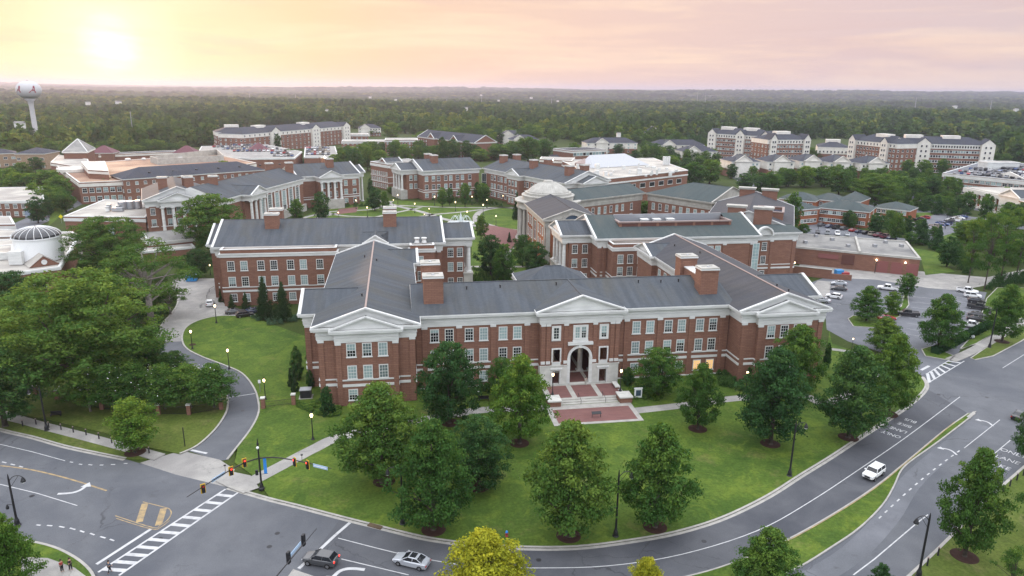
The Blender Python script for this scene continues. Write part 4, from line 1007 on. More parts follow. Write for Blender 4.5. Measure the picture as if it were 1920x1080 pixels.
# angled north wing
u = np.array([.5, .866]); n = np.array([-.866, .5]); P0 = np.array((142.3, 82.0)); P1 = P0+u*52
Q = wing(NE, P0, P1, 28.8, ZE, 4.75, roof='slate_grey'); belt(NE, Q, 1, (4, 5.2), h=(.5, .25)); put_windows(NE, P0, P1, 1, [4+4*i for i in range(11)], ROWS, lod=1)
def wc(a, c): p = P0+u*a+n*c; return (p[0], p[1])
b = MB().mt('brick')
for (a0, a1, c0, c1) in ((8, 20, 3.6, 4.0), (8, 20, 13, 13.4), (8, 8.4, 4, 13), (19.6, 20, 4, 13)): b.prism([wc(a0, c0), wc(a1, c0), wc(a1, c1), wc(a0, c1)], 16.3, 19.6)
b.mt('copper')
for (a0, a1, c0, c1) in ((7.8, 20.2, 3.4, 4.2), (7.8, 20.2, 12.8, 13.6), (7.8, 8.6, 4.2, 12.8), (19.4, 20.2, 4.2, 12.8)): b.prism([wc(a0, c0), wc(a1, c0), wc(a1, c1), wc(a0, c1)], 19.6, 19.9)
b.mt('glass_blue'); b.prism([wc(8.4, 4), wc(19.6, 4), wc(19.6, 13), wc(8.4, 13)], 17.5, 18.9); b.mt('white'); b.prism([wc(12, 7), wc(15, 7), wc(15, 10), wc(12, 10)], 18.9, 20.6); b.out('roof_well', NE)
for a, c, l in ((0.5, 14, 0), (49.5, 13.5, 0)):
    for dc in (-4.2, 4.2):
        p = wc(a+(0 if dc < 0 else .8), c+dc); b = MB().mt('brick'); b.obox(p, (-.866, .5), 5.6, 2.2, 15.5, 21.6); b.mt('limestone'); b.obox(p, (-.866, .5), 6.3, 2.9, 21.6, 22.0); b.obox(p, (-.866, .5), 6.6, 3.2, 22.0, 22.35); b.out('chimney', NE)

# ---- rotunda building with dome
RT = thing('domed_rotunda_building', 'brick and stone building with round columned porch and pale shallow dome facing the quad', 'building', (76, 140, 0))
c0 = (76.2, 152.5)
b = MB().mt('limestone')
b.lathe((*c0, 0), [(12.6, 12.9), (12.6, 13.4), (12.3, 13.5), (12.3, 14.8), (12.9, 15.1), (13.3, 15.4), (13.3, 15.9), (12.2, 16.0)], 64); b.lathe((*c0, 0), [(10.3, 15.9), (10.3, 17.3), (10.6, 17.5), (10.6, 17.9), (9.3, 18.0), (9.3, 18.9), (8.7, 19.0)], 64)
b.out('drum', RT)
b = MB().mt('limestone'); pr = [(math.sqrt(11.0**2-(h+11.0-3.9)**2), 19.0+h) for h in np.linspace(0, 3.72, 12)]; b.lathe((*c0, 0), pr+[(1.9, 22.9), (1.8, 23.4), (1.1, 23.5)], 64)
do = b.out('dome', RT, smooth=True)
b = MB().mt('stone')
for i in range(24):
    t = i*math.pi/12; Pq = [(c0[0]+r*1.003*math.cos(t), c0[1]+r*1.003*math.sin(t), z+.03) for r, z in pr]
    for p, q in zip(Pq, Pq[1:]): b.tube(p, q, .045, None, 4, False)
b.out('dome_rib', RT)
b = MB().mt('brick'); b.lathe((*c0, 0), [(8.6, 0), (8.6, 13.2)], 40); b.out('wall', RT)
b = MB().mt('limestone'); b.lathe((*c0, 0), [(12.9, 0), (12.9, .5), (12.5, .5), (12.5, .8)], 48); b.out('plinth', RT)
for i in range(12):
    t = math.radians(115+i*15); column(RT, c0[0]+11.4*math.cos(t), c0[1]+11.4*math.sin(t), .8, 12.9, .75, trim='limestone')
Q = wing(RT, (85.3, 106.5), (85.3, 143), 20.4, ZE, 3.4, roof='slate_grey', brick='brick_orange', trim='limestone', ends=('gable', 'none'))  # warm sunlight on the west wall is put into this orange brick
P = [(64.9, 143), (64.9, 106.5)]
put_windows(RT, P[0], P[1], 1.0, [4.5, 8, 11.5, 24.5, 28, 31.5], [(9.4, 12.4), (4.6, 7.8)], w=1.5, lod=1); link('window', win(3, 7, 1), RT, (65.87, 125, 5.5), -math.pi/2)
put_pilasters(RT, P[0], P[1], 1.0, [2.0, 13.8, 22.4, 34.8], .2, ZE-2.5, trim='limestone', w=1.4, white=True)
put_pilasters(RT, (64.9, 106.5), (85.3, 106.5), 1.0, [2.0, 18.4], .2, ZE-2.5, trim='limestone', w=1.6, white=True)
b = MB().mt('limestone')
for t0, t1 in zip(np.linspace(0, math.pi, 15), np.linspace(0, math.pi, 15)[1:]): b.beam((75.1-3.4*math.cos(t0), 106.8, ZE-1.6+3.4*math.sin(t0)), (75.1-3.4*math.cos(t1), 106.8, ZE-1.6+3.4*math.sin(t1)), .9, .6)
b.mt('glass_blue'); b.add([(75.1-3.1*math.cos(t), 106.75, ZE-1.6+3.1*math.sin(t)) for t in np.linspace(0, math.pi, 15)], [tuple(range(14, -1, -1))]); b.out('lunette', RT)
u = unit((90.4, 149.8), (122.3, 167.6)); A0 = np.array((84.5, 146.5)); A1 = np.array((122.3, 167.6))
Q = wing(RT, A0, A1, 18.6, ZE, 3.2, roof='slate_green', ends=('none', 'none'), trim='limestone', ent=3.2); put_windows(RT, A0, A1, 1, [9.5, 13, 16.5, 20, 23.5, 27, 30.5, 36], [(9.0, 11.9), (4.6, 7.5)], w=1.5, lod=1)
B1 = (139.9, 138.4); Q = wing(RT, A1, B1, 28, ZE, 5.0, roof='slate_green', ends=('hip', 'gable'), trim='limestone', ent=3.2); put_windows(RT, A1, B1, 1, [4+3.6*i for i in range(9)], [(9.0, 11.9), (4.6, 7.5)], w=1.6, lod=1)

# ---- library range west of the quad
LB = thing('library_range', 'long brick range with tall windows between white pilasters west of the quad', 'building', (-45, 200, 0))
P0 = np.array((-79.4, 161.6)); P1 = np.array((-55.6, 169.1)); u = unit(P0, P1); n = np.array([-u[1], u[0]]); Ln = np.linalg.norm(P1-P0)
Q = wing(LB, P1, P1+n*38, Ln, ZE, 4.7, roof='slate', ends=('gable', 'none')); belt(LB, Q, 1, (5.2,)); put_windows(LB, P0, P1, 1, [3.3, 21.6], ROWS, lod=0); put_pilasters(LB, P0, P1, 1, [1.5, 5.2, 19.5, 23.3], .3, ZE-2.5)
q0 = P0+u*5.4-n*3.2; q1 = P0+u*19.3-n*3.2; wing(LB, q1, q1+n*10, float(np.linalg.norm(q1-q0)), ZE, 2.7, ends=('gable', 'none'), wall=False)
for i in range(4): p = q0+u*(1.3+i*3.75)+n*1.3; column(LB, p[0], p[1], .6, ZE-2.6, .6)
put_windows(LB, P0, P1, 1, [9, 12.4, 15.8], ROWS, lod=1, frame='white')
b = MB().mt('limestone'); b.prism([tuple(p) for p in (q0, q1, q1+n*3.6, q0+n*3.6)], 0, .6); b.out('plinth', LB)
H0 = np.array((-41.3, 188.2)); H1 = np.array((-27.0, 229.6)); hu = unit(H0, H1); hn = np.array([-hu[1], hu[0]]); HS = H0-hu*28
Q = wing(LB, HS, H1, 26, ZE, 4.5, ends=('none', 'none'))
Lh = float(np.linalg.norm(H1-HS)); ws = [31.5+6.6*i for i in range(6)]
put_windows(LB, HS, H1, 1.0, ws, [(3.8, 12.6)], w=3.0, lod=0, nx=4, ny=8); put_pilasters(LB, HS, H1, 1, [w+k for w in ws for k in (-1.95, 1.95)], 3.6, ZE-2.5, w=.8, white=True)
b = MB().mt('limestone'); a = HS+hu*28+hn*1.0; c = H1+hn*1.0; b.beam((*(a-hn*.3), 1.6), (*(c-hn*.3), 1.6), 1.0, 3.2); b.beam((*(a-hn*.3), 3.3), (*(c-hn*.3), 3.3), 1.4, .3); b.out('plinth', LB)
s0 = H0-hu*13.6; e0 = s0-(-hn)*0
S0 = s0-hn*4.6; S1 = H0-hn*4.6; Q = wing(LB, S1, S1+hn*22, 13.6, ZE, 3.0, ends=('gable', 'none'), wall=False) if False else None
# side portico: gable facing the quad
ax = hn; c_s = s0-hn*4.4; c_e = H0-hn*4.4
Q = wing(LB, c_s+hn*24, c_s, float(np.linalg.norm(c_e-c_s)), ZE, 2.9, ends=('none', 'gable'), wall=False)
Q = wing(LB, c_s+hn*24, c_s+hn*3.2, float(np.linalg.norm(c_e-c_s)), ZE-.2, 2.0, ends=('none', 'none'))
for i in range(4): p = c_s+hn*1.4+hu*(1.5+i*3.55); column(LB, p[0], p[1], 3.2, ZE-2.6, .6)
b = MB().mt('limestone'); b.prism([tuple(c_s+hn*.4), tuple(c_e+hn*.4), tuple(c_e+hn*5), tuple(c_s+hn*5)], 0, 3.2); b.out('plinth', LB)
# right-hand end range and its pavilion
E1 = np.array((-1.5, 248.6)); eu = np.array([.91, .415]); eu /= np.linalg.norm(eu); en = np.array([-eu[1], eu[0]]); E0 = E1-eu*33
Q = wing(LB, E0, E1, 28, ZE, 4.8); belt(LB, Q, 1, (4, 5.2), h=(.5, .25)); put_windows(LB, E0, E1, 1, [22.2, 25.0, 29.6], ROWS, w=1.9, lod=1)
Q = wing(LB, E0+eu*12-en*6, E0+eu*24.5-en*6, 20, ZE, 1, wall=False, ends=('none', 'none')) if False else None
p0 = E0+eu*8.5-en*8.2; p1 = E0+eu*21.0-en*8.2
Q = wing(LB, p1, p1+en*24, float(np.linalg.norm(p1-p0)), ZE, 2.9, ends=('gable', 'none'), wall=False)
Q = wing(LB, p1+en*3, p1+en*20, float(np.linalg.norm(p1-p0)), ZE-.1, 2.0, ends=('none', 'none')); put_windows(LB, p0+en*3, p1+en*3, 1, [3, 6.2, 9.4], ROWS[:2], lod=1)
for i in range(4): p = p0+eu*(1.4+i*3.25)+en*1.4; column(LB, p[0], p[1], 4.6, ZE-2.6, .58)
b = MB().mt('limestone'); b.prism([tuple(p0+en*.5+eu*.3), tuple(p1+en*.5-eu*.3), tuple(p1+en*6-eu*.3), tuple(p0+en*6+eu*.3)], 0, 4.6); b.out('plinth', LB)
Q = wing(LB, E1+en*6-eu*2, E1+en*6+eu*5.0, 16, ZE, 2.9, ends=('none', 'gable'), wall=False); b = MB().mt('brick'); b.prism([tuple(E1+en*7-eu*2), tuple(E1+en*7+eu*1), tuple(E1+en*21+eu*1), tuple(E1+en*21-eu*2)], 0, ZE-.6); b.out('wall', LB)
for i in range(4): p = E1+eu*3.4+en*(7.6+i*4.2); column(LB, p[0], p[1], .3, ZE-2.6, .55)
def chim_pair(root, p, u, gap=4.6, w=3.4, z0=16, z1=23.2):
    for s in (-1, 1): q = np.array(p)+np.array(u)*gap*s; chimney(root, q[0]-w/2, q[0]+w/2, q[1]-w/2, q[1]+w/2, z0, z1, rz=math.atan2(u[1], u[0]))
chim_pair(LB, P0+n*13+u*12.3, u, 4.4); chim_pair(LB, HS+hu*12+hn*16, (.95, .3), 4.6); chim_pair(LB, H1+hn*12-hu*2, (.95, .3), 4.6); chim_pair(LB, E0+eu*20+en*14, en, 4.4)

# ---- north range of the quad
NR = thing('north_quad_range', 'brick range with white entablature bending round the far side of the quad', 'building', (70, 260, 0))
A0 = np.array((30, 257.4)); A1 = np.array((63, 269.3)); u = unit(A0, A1); n = np.array([-u[1], u[0]])
Q = wing(NR, A0, A1, 28, ZE, 4.9, ends=('gable', 'none')); belt(NR, Q, 1, (4, 5.2), h=(.5, .25)); put_windows(NR, A0, A1, 1, [2.8, 6.8, 9.8, 14, 17, 21, 24, 28.4], ROWS, w=1.9, lod=1)
c = A0+n*8-u*9.5; Q = wing(NR, c, c+u*11, 16, ZE, 3.0, ends=('gable', 'none'), wall=False); b = MB().mt('brick'); b.prism([tuple(c+n*1+u*4), tuple(c+n*1+u*11), tuple(c+n*15+u*11), tuple(c+n*15+u*4)], 0, ZE-.6); b.out('wall', NR)
put_windows(NR, c, c+u*11, 1, [6.5, 9.2], ROWS[:2], lod=1)
b = MB().mt('limestone'); b.prism([tuple(c+n*.6+u*.5), tuple(c+n*.6+u*4.2), tuple(c+n*15.4+u*4.2), tuple(c+n*15.4+u*.5)], 0, 4.9); b.out('plinth', NR)
for i in range(4): p = c+n*(1.7+i*4.2)+u*1.7; column(NR, p[0], p[1], 4.9, ZE-2.6, .6)
link('window', win(2.6, 9, 1), NR, (64.6, 269.3, 4), -.35)
B0 = np.array((65, 268.8)); B1 = np.array((94.6, 201.0)); bu = unit(B0, B1); bn = np.array([-bu[1], bu[0]])
Q = wing(NR, B0-bu*3, B1, 28, ZE, 4.9, ends=('none', 'gable')); belt(NR, Q, 1, (4, 5.2), h=(.5, .25)); put_windows(NR, B0, B1, 1, [6, 9, 13, 16, 20, 23, 38, 41, 45, 48, 52, 55, 60, 63, 68], ROWS, w=1.9, lod=1)
c = B0+bu*26-bn*3.5; Q = wing(NR, c+bu*12+bn*20, c+bu*12, 12, ZE, 2.8, ends=('none', 'gable')) if False else None
Q = wing(NR, c+bn*20, c, 13, ZE, 2.9, ends=('none', 'gable')); belt(NR, Q, 1, (4, 5.2), h=(.5, .25)); put_windows(NR, c, c+bu*13, 1, [3.5, 6.5, 9.5], ROWS, lod=1)
c = B1+bn*7; Q = wing(NR, c-bu*2, c+bu*5.5, 15, ZE, 2.9, ends=('none', 'gable')); put_windows(NR, c+bu*5.5, c+bu*5.5+bn*15, 1, [3, 6, 9, 12], ROWS, lod=1)
chim_pair(NR, A0+u*11+n*14, n, 4.2); chim_pair(NR, B0+bu*4+bn*14, bn, 4.4); chim_pair(NR, B0+bu*34+bn*14, bn, 4.6); chim_pair(NR, B0+bu*66+bn*13, bn, 4.6)

# ================================================================ BUILDINGS FURTHER OFF
def flat(root, P, zt, brick='brick', roof='roof_grey', trim='white', par=.8, band=1.2, zb=0):
    "flat-roofed block on ccw polygon P: wall, band, parapet, roof deck"
    ar = sum(P[i][0]*P[(i+1) % len(P)][1]-P[(i+1) % len(P)][0]*P[i][1] for i in range(len(P)))
    if ar < 0: P = P[::-1]
    b = MB().mt(brick); b.prism(P, zb, zt-.3); b.out('wall', root)
    b = MB().mt(trim); b.ring(P, .25, -.1, zt-par-band, zt-par); b.ring(P, .12, -.6, zt-.28, zt+.05); b.out('cornice', root)
    b = MB().mt(roof); b.prism(offset(P, -.5), zt-.3, zt-.2); b.out('roof', root); b = MB().mt(brick); b.ring(P, 0.02, -.5, zt-.6, zt-.29); b.out('parapet', root)
    return P
def facade(root, P0, P1, rows, n, w=1.4, lod=1, m0=2, m1=None, cap=None, **k):
    L = math.hypot(P1[0]-P0[0], P1[1]-P0[1]); m1 = m0 if m1 is None else m1
    us = [m0+(L-m0-m1)*i/max(1, n-1) for i in range(n)]; put_windows(root, P0, P1, -.02, us, rows, w=w, lod=lod, **k)
def rows(n, z0=1.2, h=1.7, step=3.2): return [(z0+i*step, z0+i*step+h) for i in range(n)]
def hip(root, P0, P1, depth, z0, rise, roof='slate_dark', over=.5, trim='white'):
    u = unit(P0, P1); n = np.array([-u[1], u[0]]); A = np.array(P0)-u*over-n*over; B = np.array(P1)+u*over-n*over; d = depth+2*over
    hw = min(d/2, np.linalg.norm(B-A)/2*.98); r0 = A+n*d/2+u*hw; r1 = B+n*d/2-u*hw
    b = MB().mt(roof); vs = [(*A, z0), (*B, z0), (*(B+n*d), z0), (*(A+n*d), z0), (*r0, z0+rise), (*r1, z0+rise)]
    b.add(vs, [(0, 1, 5, 4), (2, 3, 4, 5), (3, 0, 4), (1, 2, 5), (0, 3, 2, 1)]); b.out('roof', root)
    b = MB().mt(trim); b.prism([tuple(A+u*.1+n*.1), tuple(B-u*.1+n*.1), tuple(B-u*.1+n*(d-.1)), tuple(A+u*.1+n*(d-.1))], z0-.5, z0-.01); b.out('eave', root)
def rectp(P0, P1, depth): u = unit(P0, P1); n = np.array([-u[1], u[0]]); P0 = np.array(P0); P1 = np.array(P1); return [tuple(P0), tuple(P1), tuple(P1+n*depth), tuple(P0+n*depth)]
def hipblock(root, P0, P1, depth, zt, rise, brick='brick', roof='slate_dark', split=None, nr=3, nc=8, w=1.3, lod=1, ends=0, trim='cream', zb=0):
    b = MB().mt(brick); R4 = rectp(P0, P1, depth); b.prism(R4, zb, (split or zt)); b.out('wall', root)
    if split: b = MB().mt(trim); b.prism(offset(R4, .05), split, zt-.02); b.out('upper_wall', root)
    hip(root, P0, P1, depth, zt, rise, roof)
    rs = rows(nr, zb+1.2, 1.7, (zt-zb-.6)/nr)
    if nc: facade(root, P0, P1, rs, nc, w, lod)
    if ends > 0: facade(root, R4[1], R4[2], rs, ends, w, lod)
    if ends != 0: facade(root, R4[3], R4[0], rs, abs(ends), w, lod)
    return R4

# flat-roofed wing and link in front of the library range
t = thing('flat_roofed_annex', 'low brick annex with cooling plant on its cream roof beside the library range', 'building', (-95, 160, 0))
P = [(-104, 148), (-79.5, 157), (-86, 186), (-113, 186)]; P = [G(120, 405, 9), G(272, 407, 9), G(300, 378, 9), G(195, 374, 9)]
flat(t, P, 9, roof='roof_white'); facade(t, P[0], P[1], [(1, 5.5)], 3, 2.4, 0, m0=10, m1=6)
b = MB().mt('metal'); c = G(235, 392, 9)
for i in range(3): q = (c[0]+i*2.6-1, c[1]+i*1.2); b.lathe((q[0], q[1], 9), [(1.6, 0), (1.6, 3), (1.2, 3.2)], 14)
b.box(c[0]-6, c[0]-4.5, c[1]-3, c[1]-1.5, 9, 11.5); b.box(c[0]-3, c[0]+1, c[1]-6, c[1]-4, 9, 10.5); b.mt('white'); b.lathe((c[0]-5, c[1]-5, 9), [(.8, 0), (.5, 1.4), (.9, 2)], 10); b.lathe((c[0]-2, c[1]-2.5, 9), [(.8, 0), (.5, 1.4), (.9, 2)], 10); b.lathe((c[0]+6, c[1]+6, 9), [(.8, 0), (.4, 2.4), (.7, 3)], 10); b.out('cooling_plant', t)
# brick dormer hall behind it
t = thing('dormered_hall', 'brick hall with dark hipped roof and small roof vents behind the flat annex', 'building', (-80, 230, 0))
P0 = np.array(G(232, 400, 0)); P0 = np.array(G(231, 336, 12)); P1 = np.array(G(495, 318, 12)); R4 = hipblock(t, P0, P1, 22, 12, 4.5, nr=3, nc=18, w=1.5, lod=1, roof='slate_dark', ends=-4)
u = unit(P0, P1); n = np.array([-u[1], u[0]]); q = P0+u*22-n*1.2; hipblock(t, q, q+u*14, 6, 12.1, 2.2, nr=3, nc=4, lod=1)
b = MB().mt('black')
for i in range(7): q = P0+u*(14+i*12)+n*4.5; b.lathe((q[0], q[1], 13.8), [(.7, 0), (.7, .5), (.3, .7)], 8)
b.out('roof_vent', t)
# student centre with brown roof and pyramid skylight
t = thing('student_centre', 'sprawling brick centre with brown flat roof, pale rooftop screen and pyramid skylight', 'building', (-120, 290, 0))
P = [G(148, 342, 11), G(268, 337, 11), G(480, 305, 11), G(400, 288, 11), G(105, 310, 11)]; flat(t, P, 11, roof='roof_brown', trim='cream', band=1.6)
facade(t, P[0], P[1], [(5.6, 8.0), (1.2, 3.8)], 9, 2.2, 1)
P = [G(165, 318, 15.5), G(203, 320, 15.5), G(196, 302, 15.5), G(152, 303, 15.5)]; flat(t, P, 15.5, roof='cream', trim='cream', zb=9)
P = [G(95, 306, 12), G(170, 318, 12), G(165, 300, 12), G(110, 292, 12)]; flat(t, P, 12.6, roof='roof_white', trim='cream', zb=0)
b = MB().mt('cream'); c = G(140, 315, 12.6); b.lathe((c[0], c[1], 11), [(9, 0), (9, 1.6), (8.6, 1.8)], 32); b.out('round_bay', t)
a = G(119, 287, 16); c = G(163, 287, 16); q = [a, c, (c[0]-6, c[1]+28), (a[0]-6, a[1]+28)]; b = MB().mt('brick'); b.prism(q, 9, 16); b.mt('cream'); b.prism(offset(q, .8), 16, 16.8); ap = (sum(p[0] for p in q)/4, sum(p[1] for p in q)/4, 24); b.mt('roof_grey'); b.add([(*p, 16.8) for p in offset(q, .5)]+[ap], [(0, 1, 4), (1, 2, 4), (2, 3, 4), (3, 0, 4)])
b.mt('white')
for p in offset(q, .5): b.beam((*p, 16.9), ap, .5, .3)
b.out('skylight_tower', t)
b = MB().mt('limestone'); P = [G(282, 302, 11.5), G(296, 307, 11.5), G(420, 300, 11.5), G(408, 288, 11.5)]; P = P[::-1] if False else P
ar = sum(P[i][0]*P[(i+1) % 4][1]-P[(i+1) % 4][0]*P[i][1] for i in range(4)); P = P if ar > 0 else P[::-1]; b.ring(P, 0, -.6, 10.6, 14.6); b.out('roof_screen', t)
b = MB().mt('white'); c = G(240, 300, 11)
for dx, dy, r in ((0, 0, 1.8), (9, 2, 1.4), (20, -12, 2), (26, -10, 1.6), (30, 8, 2)): b.lathe((c[0]+dx, c[1]+dy, 11), [(r, 0), (r, .8), (r*.6, 1.2)], 10)
b.out('roof_unit', t)
# far service range behind it
t = thing('long_low_hall', 'long low hall with pale roof edge and small maroon roofs behind the student centre', 'building', (-150, 400, 0)); P0 = G(195, 300, 0); P = rectp(G(185, 290, 8), G(335, 284, 8), 14); flat(t, P, 8, roof='slate_dark', trim='cream')
for px in (195, 350): c = G(px, 286, 9); hip(t, (c[0]-8, c[1]-6), (c[0]+8, c[1]-6), 14, 9.2, 5, 'roof_maroon'); b = MB().mt('brick'); b.box(c[0]-8, c[0]+8, c[1]-6, c[1]+8, 0, 9); b.out('wall', t)
for nm_, P, z in (('open_parking_deck', [(368, 290), (470, 297), (552, 296), (566, 284), (500, 271), (378, 274)], 9), ('far_parking_deck', [(570, 294), (634, 294), (628, 274), (572, 276)], 9)):
    t = thing(nm_, 'pale open parking deck crowded with cars behind the maroon-roofed pavilion' if z and 'open' in nm_ else 'second crowded parking deck among dark trees beyond the library range', 'parking deck', (*G(*P[0], z), 0)); Q = [G(x, y, z) for x, y in P]; flat(t, Q, z, roof='concrete', trim='white', par=.2, band=.8)
# pavilion with maroon roof by the parking deck
t = thing('gate_pavilion', 'white octagonal pavilion with maroon pointed roof beside the crowded parking deck', 'pavilion', (*G(487, 303), 0)); c = G(487, 303)
b = MB().mt('white'); b.lathe((*c, 0), [(9, 0), (9, 7), (9.6, 7.2), (9.6, 8.2)], 8); b.out('wall', t); b = MB().mt('roof_maroon'); b.lathe((*c, 0), [(11, 8.2), (.4, 15)], 8); b.out('roof', t)
b = MB().mt('louvre')
for i in range(8): a = i*math.pi/4+.39; b.obox((c[0]+8.4*math.cos(a), c[1]+8.4*math.sin(a)), (math.cos(a), math.sin(a)), 1, 4, 1, 6)
b.out('opening', t)
# west edge
t = thing('tan_brick_house', 'two-storey tan brick building with purple slate roof at the far west edge', 'building', (-200, 330, 0)); P0, P1 = G(28, 288, 11), G(83, 288, 11)
hipblock(t, P0, P1, 22, 11, 3.5, 'brick_tan', 'tile_red' if 0 else 'slate_dark', nr=2, nc=3, w=2.6, lod=1); hipblock(t, G(-60, 290, 10), G(30, 287, 10), 18, 10.05, 3, 'brick_tan', 'slate_dark', nr=2, nc=6, w=2.4, lod=1)
t = thing('workshop_building', 'plain brick building with stained pale flat roof and blue garage door', 'building', (-150, 220, 0)); P = [G(-40, 377, 8), G(82, 376, 8), G(82, 351, 8), G(5, 350, 8)]
P = [G(-60, 378, 7.5), G(82, 376, 7.5), G(80, 350, 7.5), G(-40, 352, 7.5)]; flat(t, P, 7.5, roof='roof_white', band=.8, par=.3); facade(t, P[0], P[1], [(4.2, 6.2), (.8, 2.8)], 9, 1.7, 0)
q = np.array(G(43, 413, 0)); u = unit(P[0], P[1]); b = MB().mt('door_blue'); a = np.array(P[0])+u*(np.dot(q-np.array(P[0]), u)); b.prism([tuple(a-u*2.2+np.array([u[1], -u[0]])*.15), tuple(a+u*2.2+np.array([u[1], -u[0]])*.15), tuple(a+u*2.2), tuple(a-u*2.2)], .05, 3.4); b.out('garage_door', t)
t = thing('low_white_roofed_range', 'low building with stepped white roofs at the left edge behind the dome', 'building', (-135, 170, 0)); P = [G(-40, 420, 5), G(28, 420, 5), G(28, 412, 5), G(-40, 408, 5)]; flat(t, [G(-60, 424, 5), G(28, 422, 5), G(20, 408, 5), G(-60, 405, 5)], 5.5, roof='roof_white', trim='white'); flat(t, [G(-60, 446, 4), G(20, 444, 4), G(38, 432, 4), G(-60, 428, 4)], 4.2, roof='roof_white')
# round glazed dome building
t = thing('glass_domed_building', 'white round drum with dark glass dome on a flat-roofed brick building', 'building', (-108, 130, 0))
Pd = [G(-60, 522, 7), G(52, 508, 7), G(110, 498, 7), G(205, 470, 7), G(190, 432, 7), (-135, 160), (-165, 150)]
P = [G(-80, 526, 7), G(112, 500, 7), G(150, 440, 7), G(-80, 455, 7)]; flat(t, P, 7, roof='roof_white', band=.7, par=.2); P1 = [G(95, 445, 8.5), G(150, 442, 8.5), G(135, 434, 8.5), G(80, 436, 8.5)]; flat(t, P1, 8.5, roof='roof_white', brick='white'); flat(t, [G(-60, 480, 9), G(25, 473, 9), G(25, 458, 9), G(-60, 465, 9)], 9, roof='roof_white', brick='white')
c = G(64, 489, 7.2); c = (c[0], c[1]+4); b = MB().mt('white_paint'); b.lathe((*c, 7), [(6.4, 0), (6.4, 6.6), (6.7, 6.7), (6.7, 7.0)], 40); b.out('drum', t)
b = MB().mt('glass_dark'); pr = [(6.5*math.cos(x), 14+2.9*math.sin(x)) for x in np.linspace(0, 1.5, 8)]; b.lathe((*c, 0), pr, 40); dm = b.out('dome', t, smooth=True); b = MB().mt('white_paint')
for i in range(20):
    a = i*math.pi/10; Q = [(c[0]+r*1.01*math.cos(a), c[1]+r*1.01*math.sin(a), z+.02) for r, z in pr]
    for p, q in zip(Q, Q[1:]): b.tube(p, q, .07, None, 4, False)
b.out('dome_rib', t)
b = MB().mt('white'); q = G(33, 495, 7); b.box(q[0]-1.8, q[0]+1.8, q[1]-1, q[1]+2, 7, 10.8); b.out('roof_unit', t)
gA, gB = np.array(G(54, 502, 7)), np.array(G(112, 494, 7)); u = unit(gA, gB); n = np.array([-u[1], u[0]]); m = (gA+gB)/2; b = MB().mt('brick'); b.add([(*(gA-n*.2), 6.9), (*(gB-n*.2), 6.9), (*(m-n*.2), 9.8), (*(gA+n*8), 6.9), (*(gB+n*8), 6.9), (*(m+n*8), 9.8)], [(0, 1, 2), (5, 4, 3)]); b.mt('roof_white'); b.add([(*(gA-n*.4), 7.0), (*(m-n*.4), 10.0), (*(m+n*8), 10), (*(gA+n*8), 7)], [(0, 1, 2, 3)]); b.add([(*(gB-n*.4), 7.0), (*(m-n*.4), 10.0), (*(m+n*8), 10), (*(gB+n*8), 7)], [(3, 2, 1, 0)]); b.out('gable', t)
b = MB().mt('white'); cc = m-n*.35; b.lathe((0, 0, 0), [(.75, 0), (.75, .2), (.5, .22)], 16); rv = b.v; b.v = [(cc[0]+x*u[0]-z*n[0], cc[1]+x*u[1]-z*n[1], 8.1+y) for x, y, z in rv]; b.mt('glass_dark'); b.out('round_window', t)
b = MB().mt('glass_dark'); a = np.array(P[0])+unit(P[0], P[1])*35; uu = unit(P[0], P[1]); nn = np.array([uu[1], -uu[0]]); a = np.array(P[1])-uu*13; b.prism([tuple(a+nn*.1), tuple(a+uu*9+nn*.1), tuple(a+uu*9), tuple(a)], .8, 5.2); b.mt('white')
for z in (1.6, 2.7, 3.8): b.prism([tuple(a+nn*.16), tuple(a+uu*9+nn*.16), tuple(a+uu*9), tuple(a)], z, z+.15)
b.out('glazed_bay', t)
# small gabled shed range by the court
t = thing('standing_seam_shed', 'low brick range with grey ribbed gable roof among trees by the court', 'shed', (-58, 140, 0)); P0, P1 = G(275, 456, 6), G(372, 446, 6); wing(t, P0, P1, 11, 6, 2.6, ov=.5, ent=1.2, roof='roof_grey', tymp='brick'); flat(t, rectp(np.array(P0)-[2, 6], np.array(P1)-[0, 6], 5.5), 4.2, roof='roof_white', par=.2, band=.5)

# brick hall with pediment between the ranges
t = thing('gabled_brick_hall', 'tall brick hall with a small gable on its flat roof beyond the quad', 'building', (10, 305, 0))
P = [(1.2, 317), (11.8, 299), (34, 309), (24, 334)]; flat(t, P, 15.2, roof='roof_grey', band=1.5); facade(t, P[0], P[1], [(12.0, 13.6), (8.2, 10.4), (4.6, 6.8), (.8, 3.2)][1:], 9, 1.2, 1, m0=1.6)
u = unit(P[0], P[1]); n = np.array([-u[1], u[0]]); q = np.array(P[0])+u*9; wing(t, q+u*9, q+u*9+n*12, 9, 15.5, 2.6, ov=.4, ent=.6, ends=('gable', 'gable'), tymp='brick', zb=14)
b = MB().mt('white'); 
for z in (4.0, 7.4): b.ring(P, .15, -.1, z, z+.35)
b.out('belt_course', t)
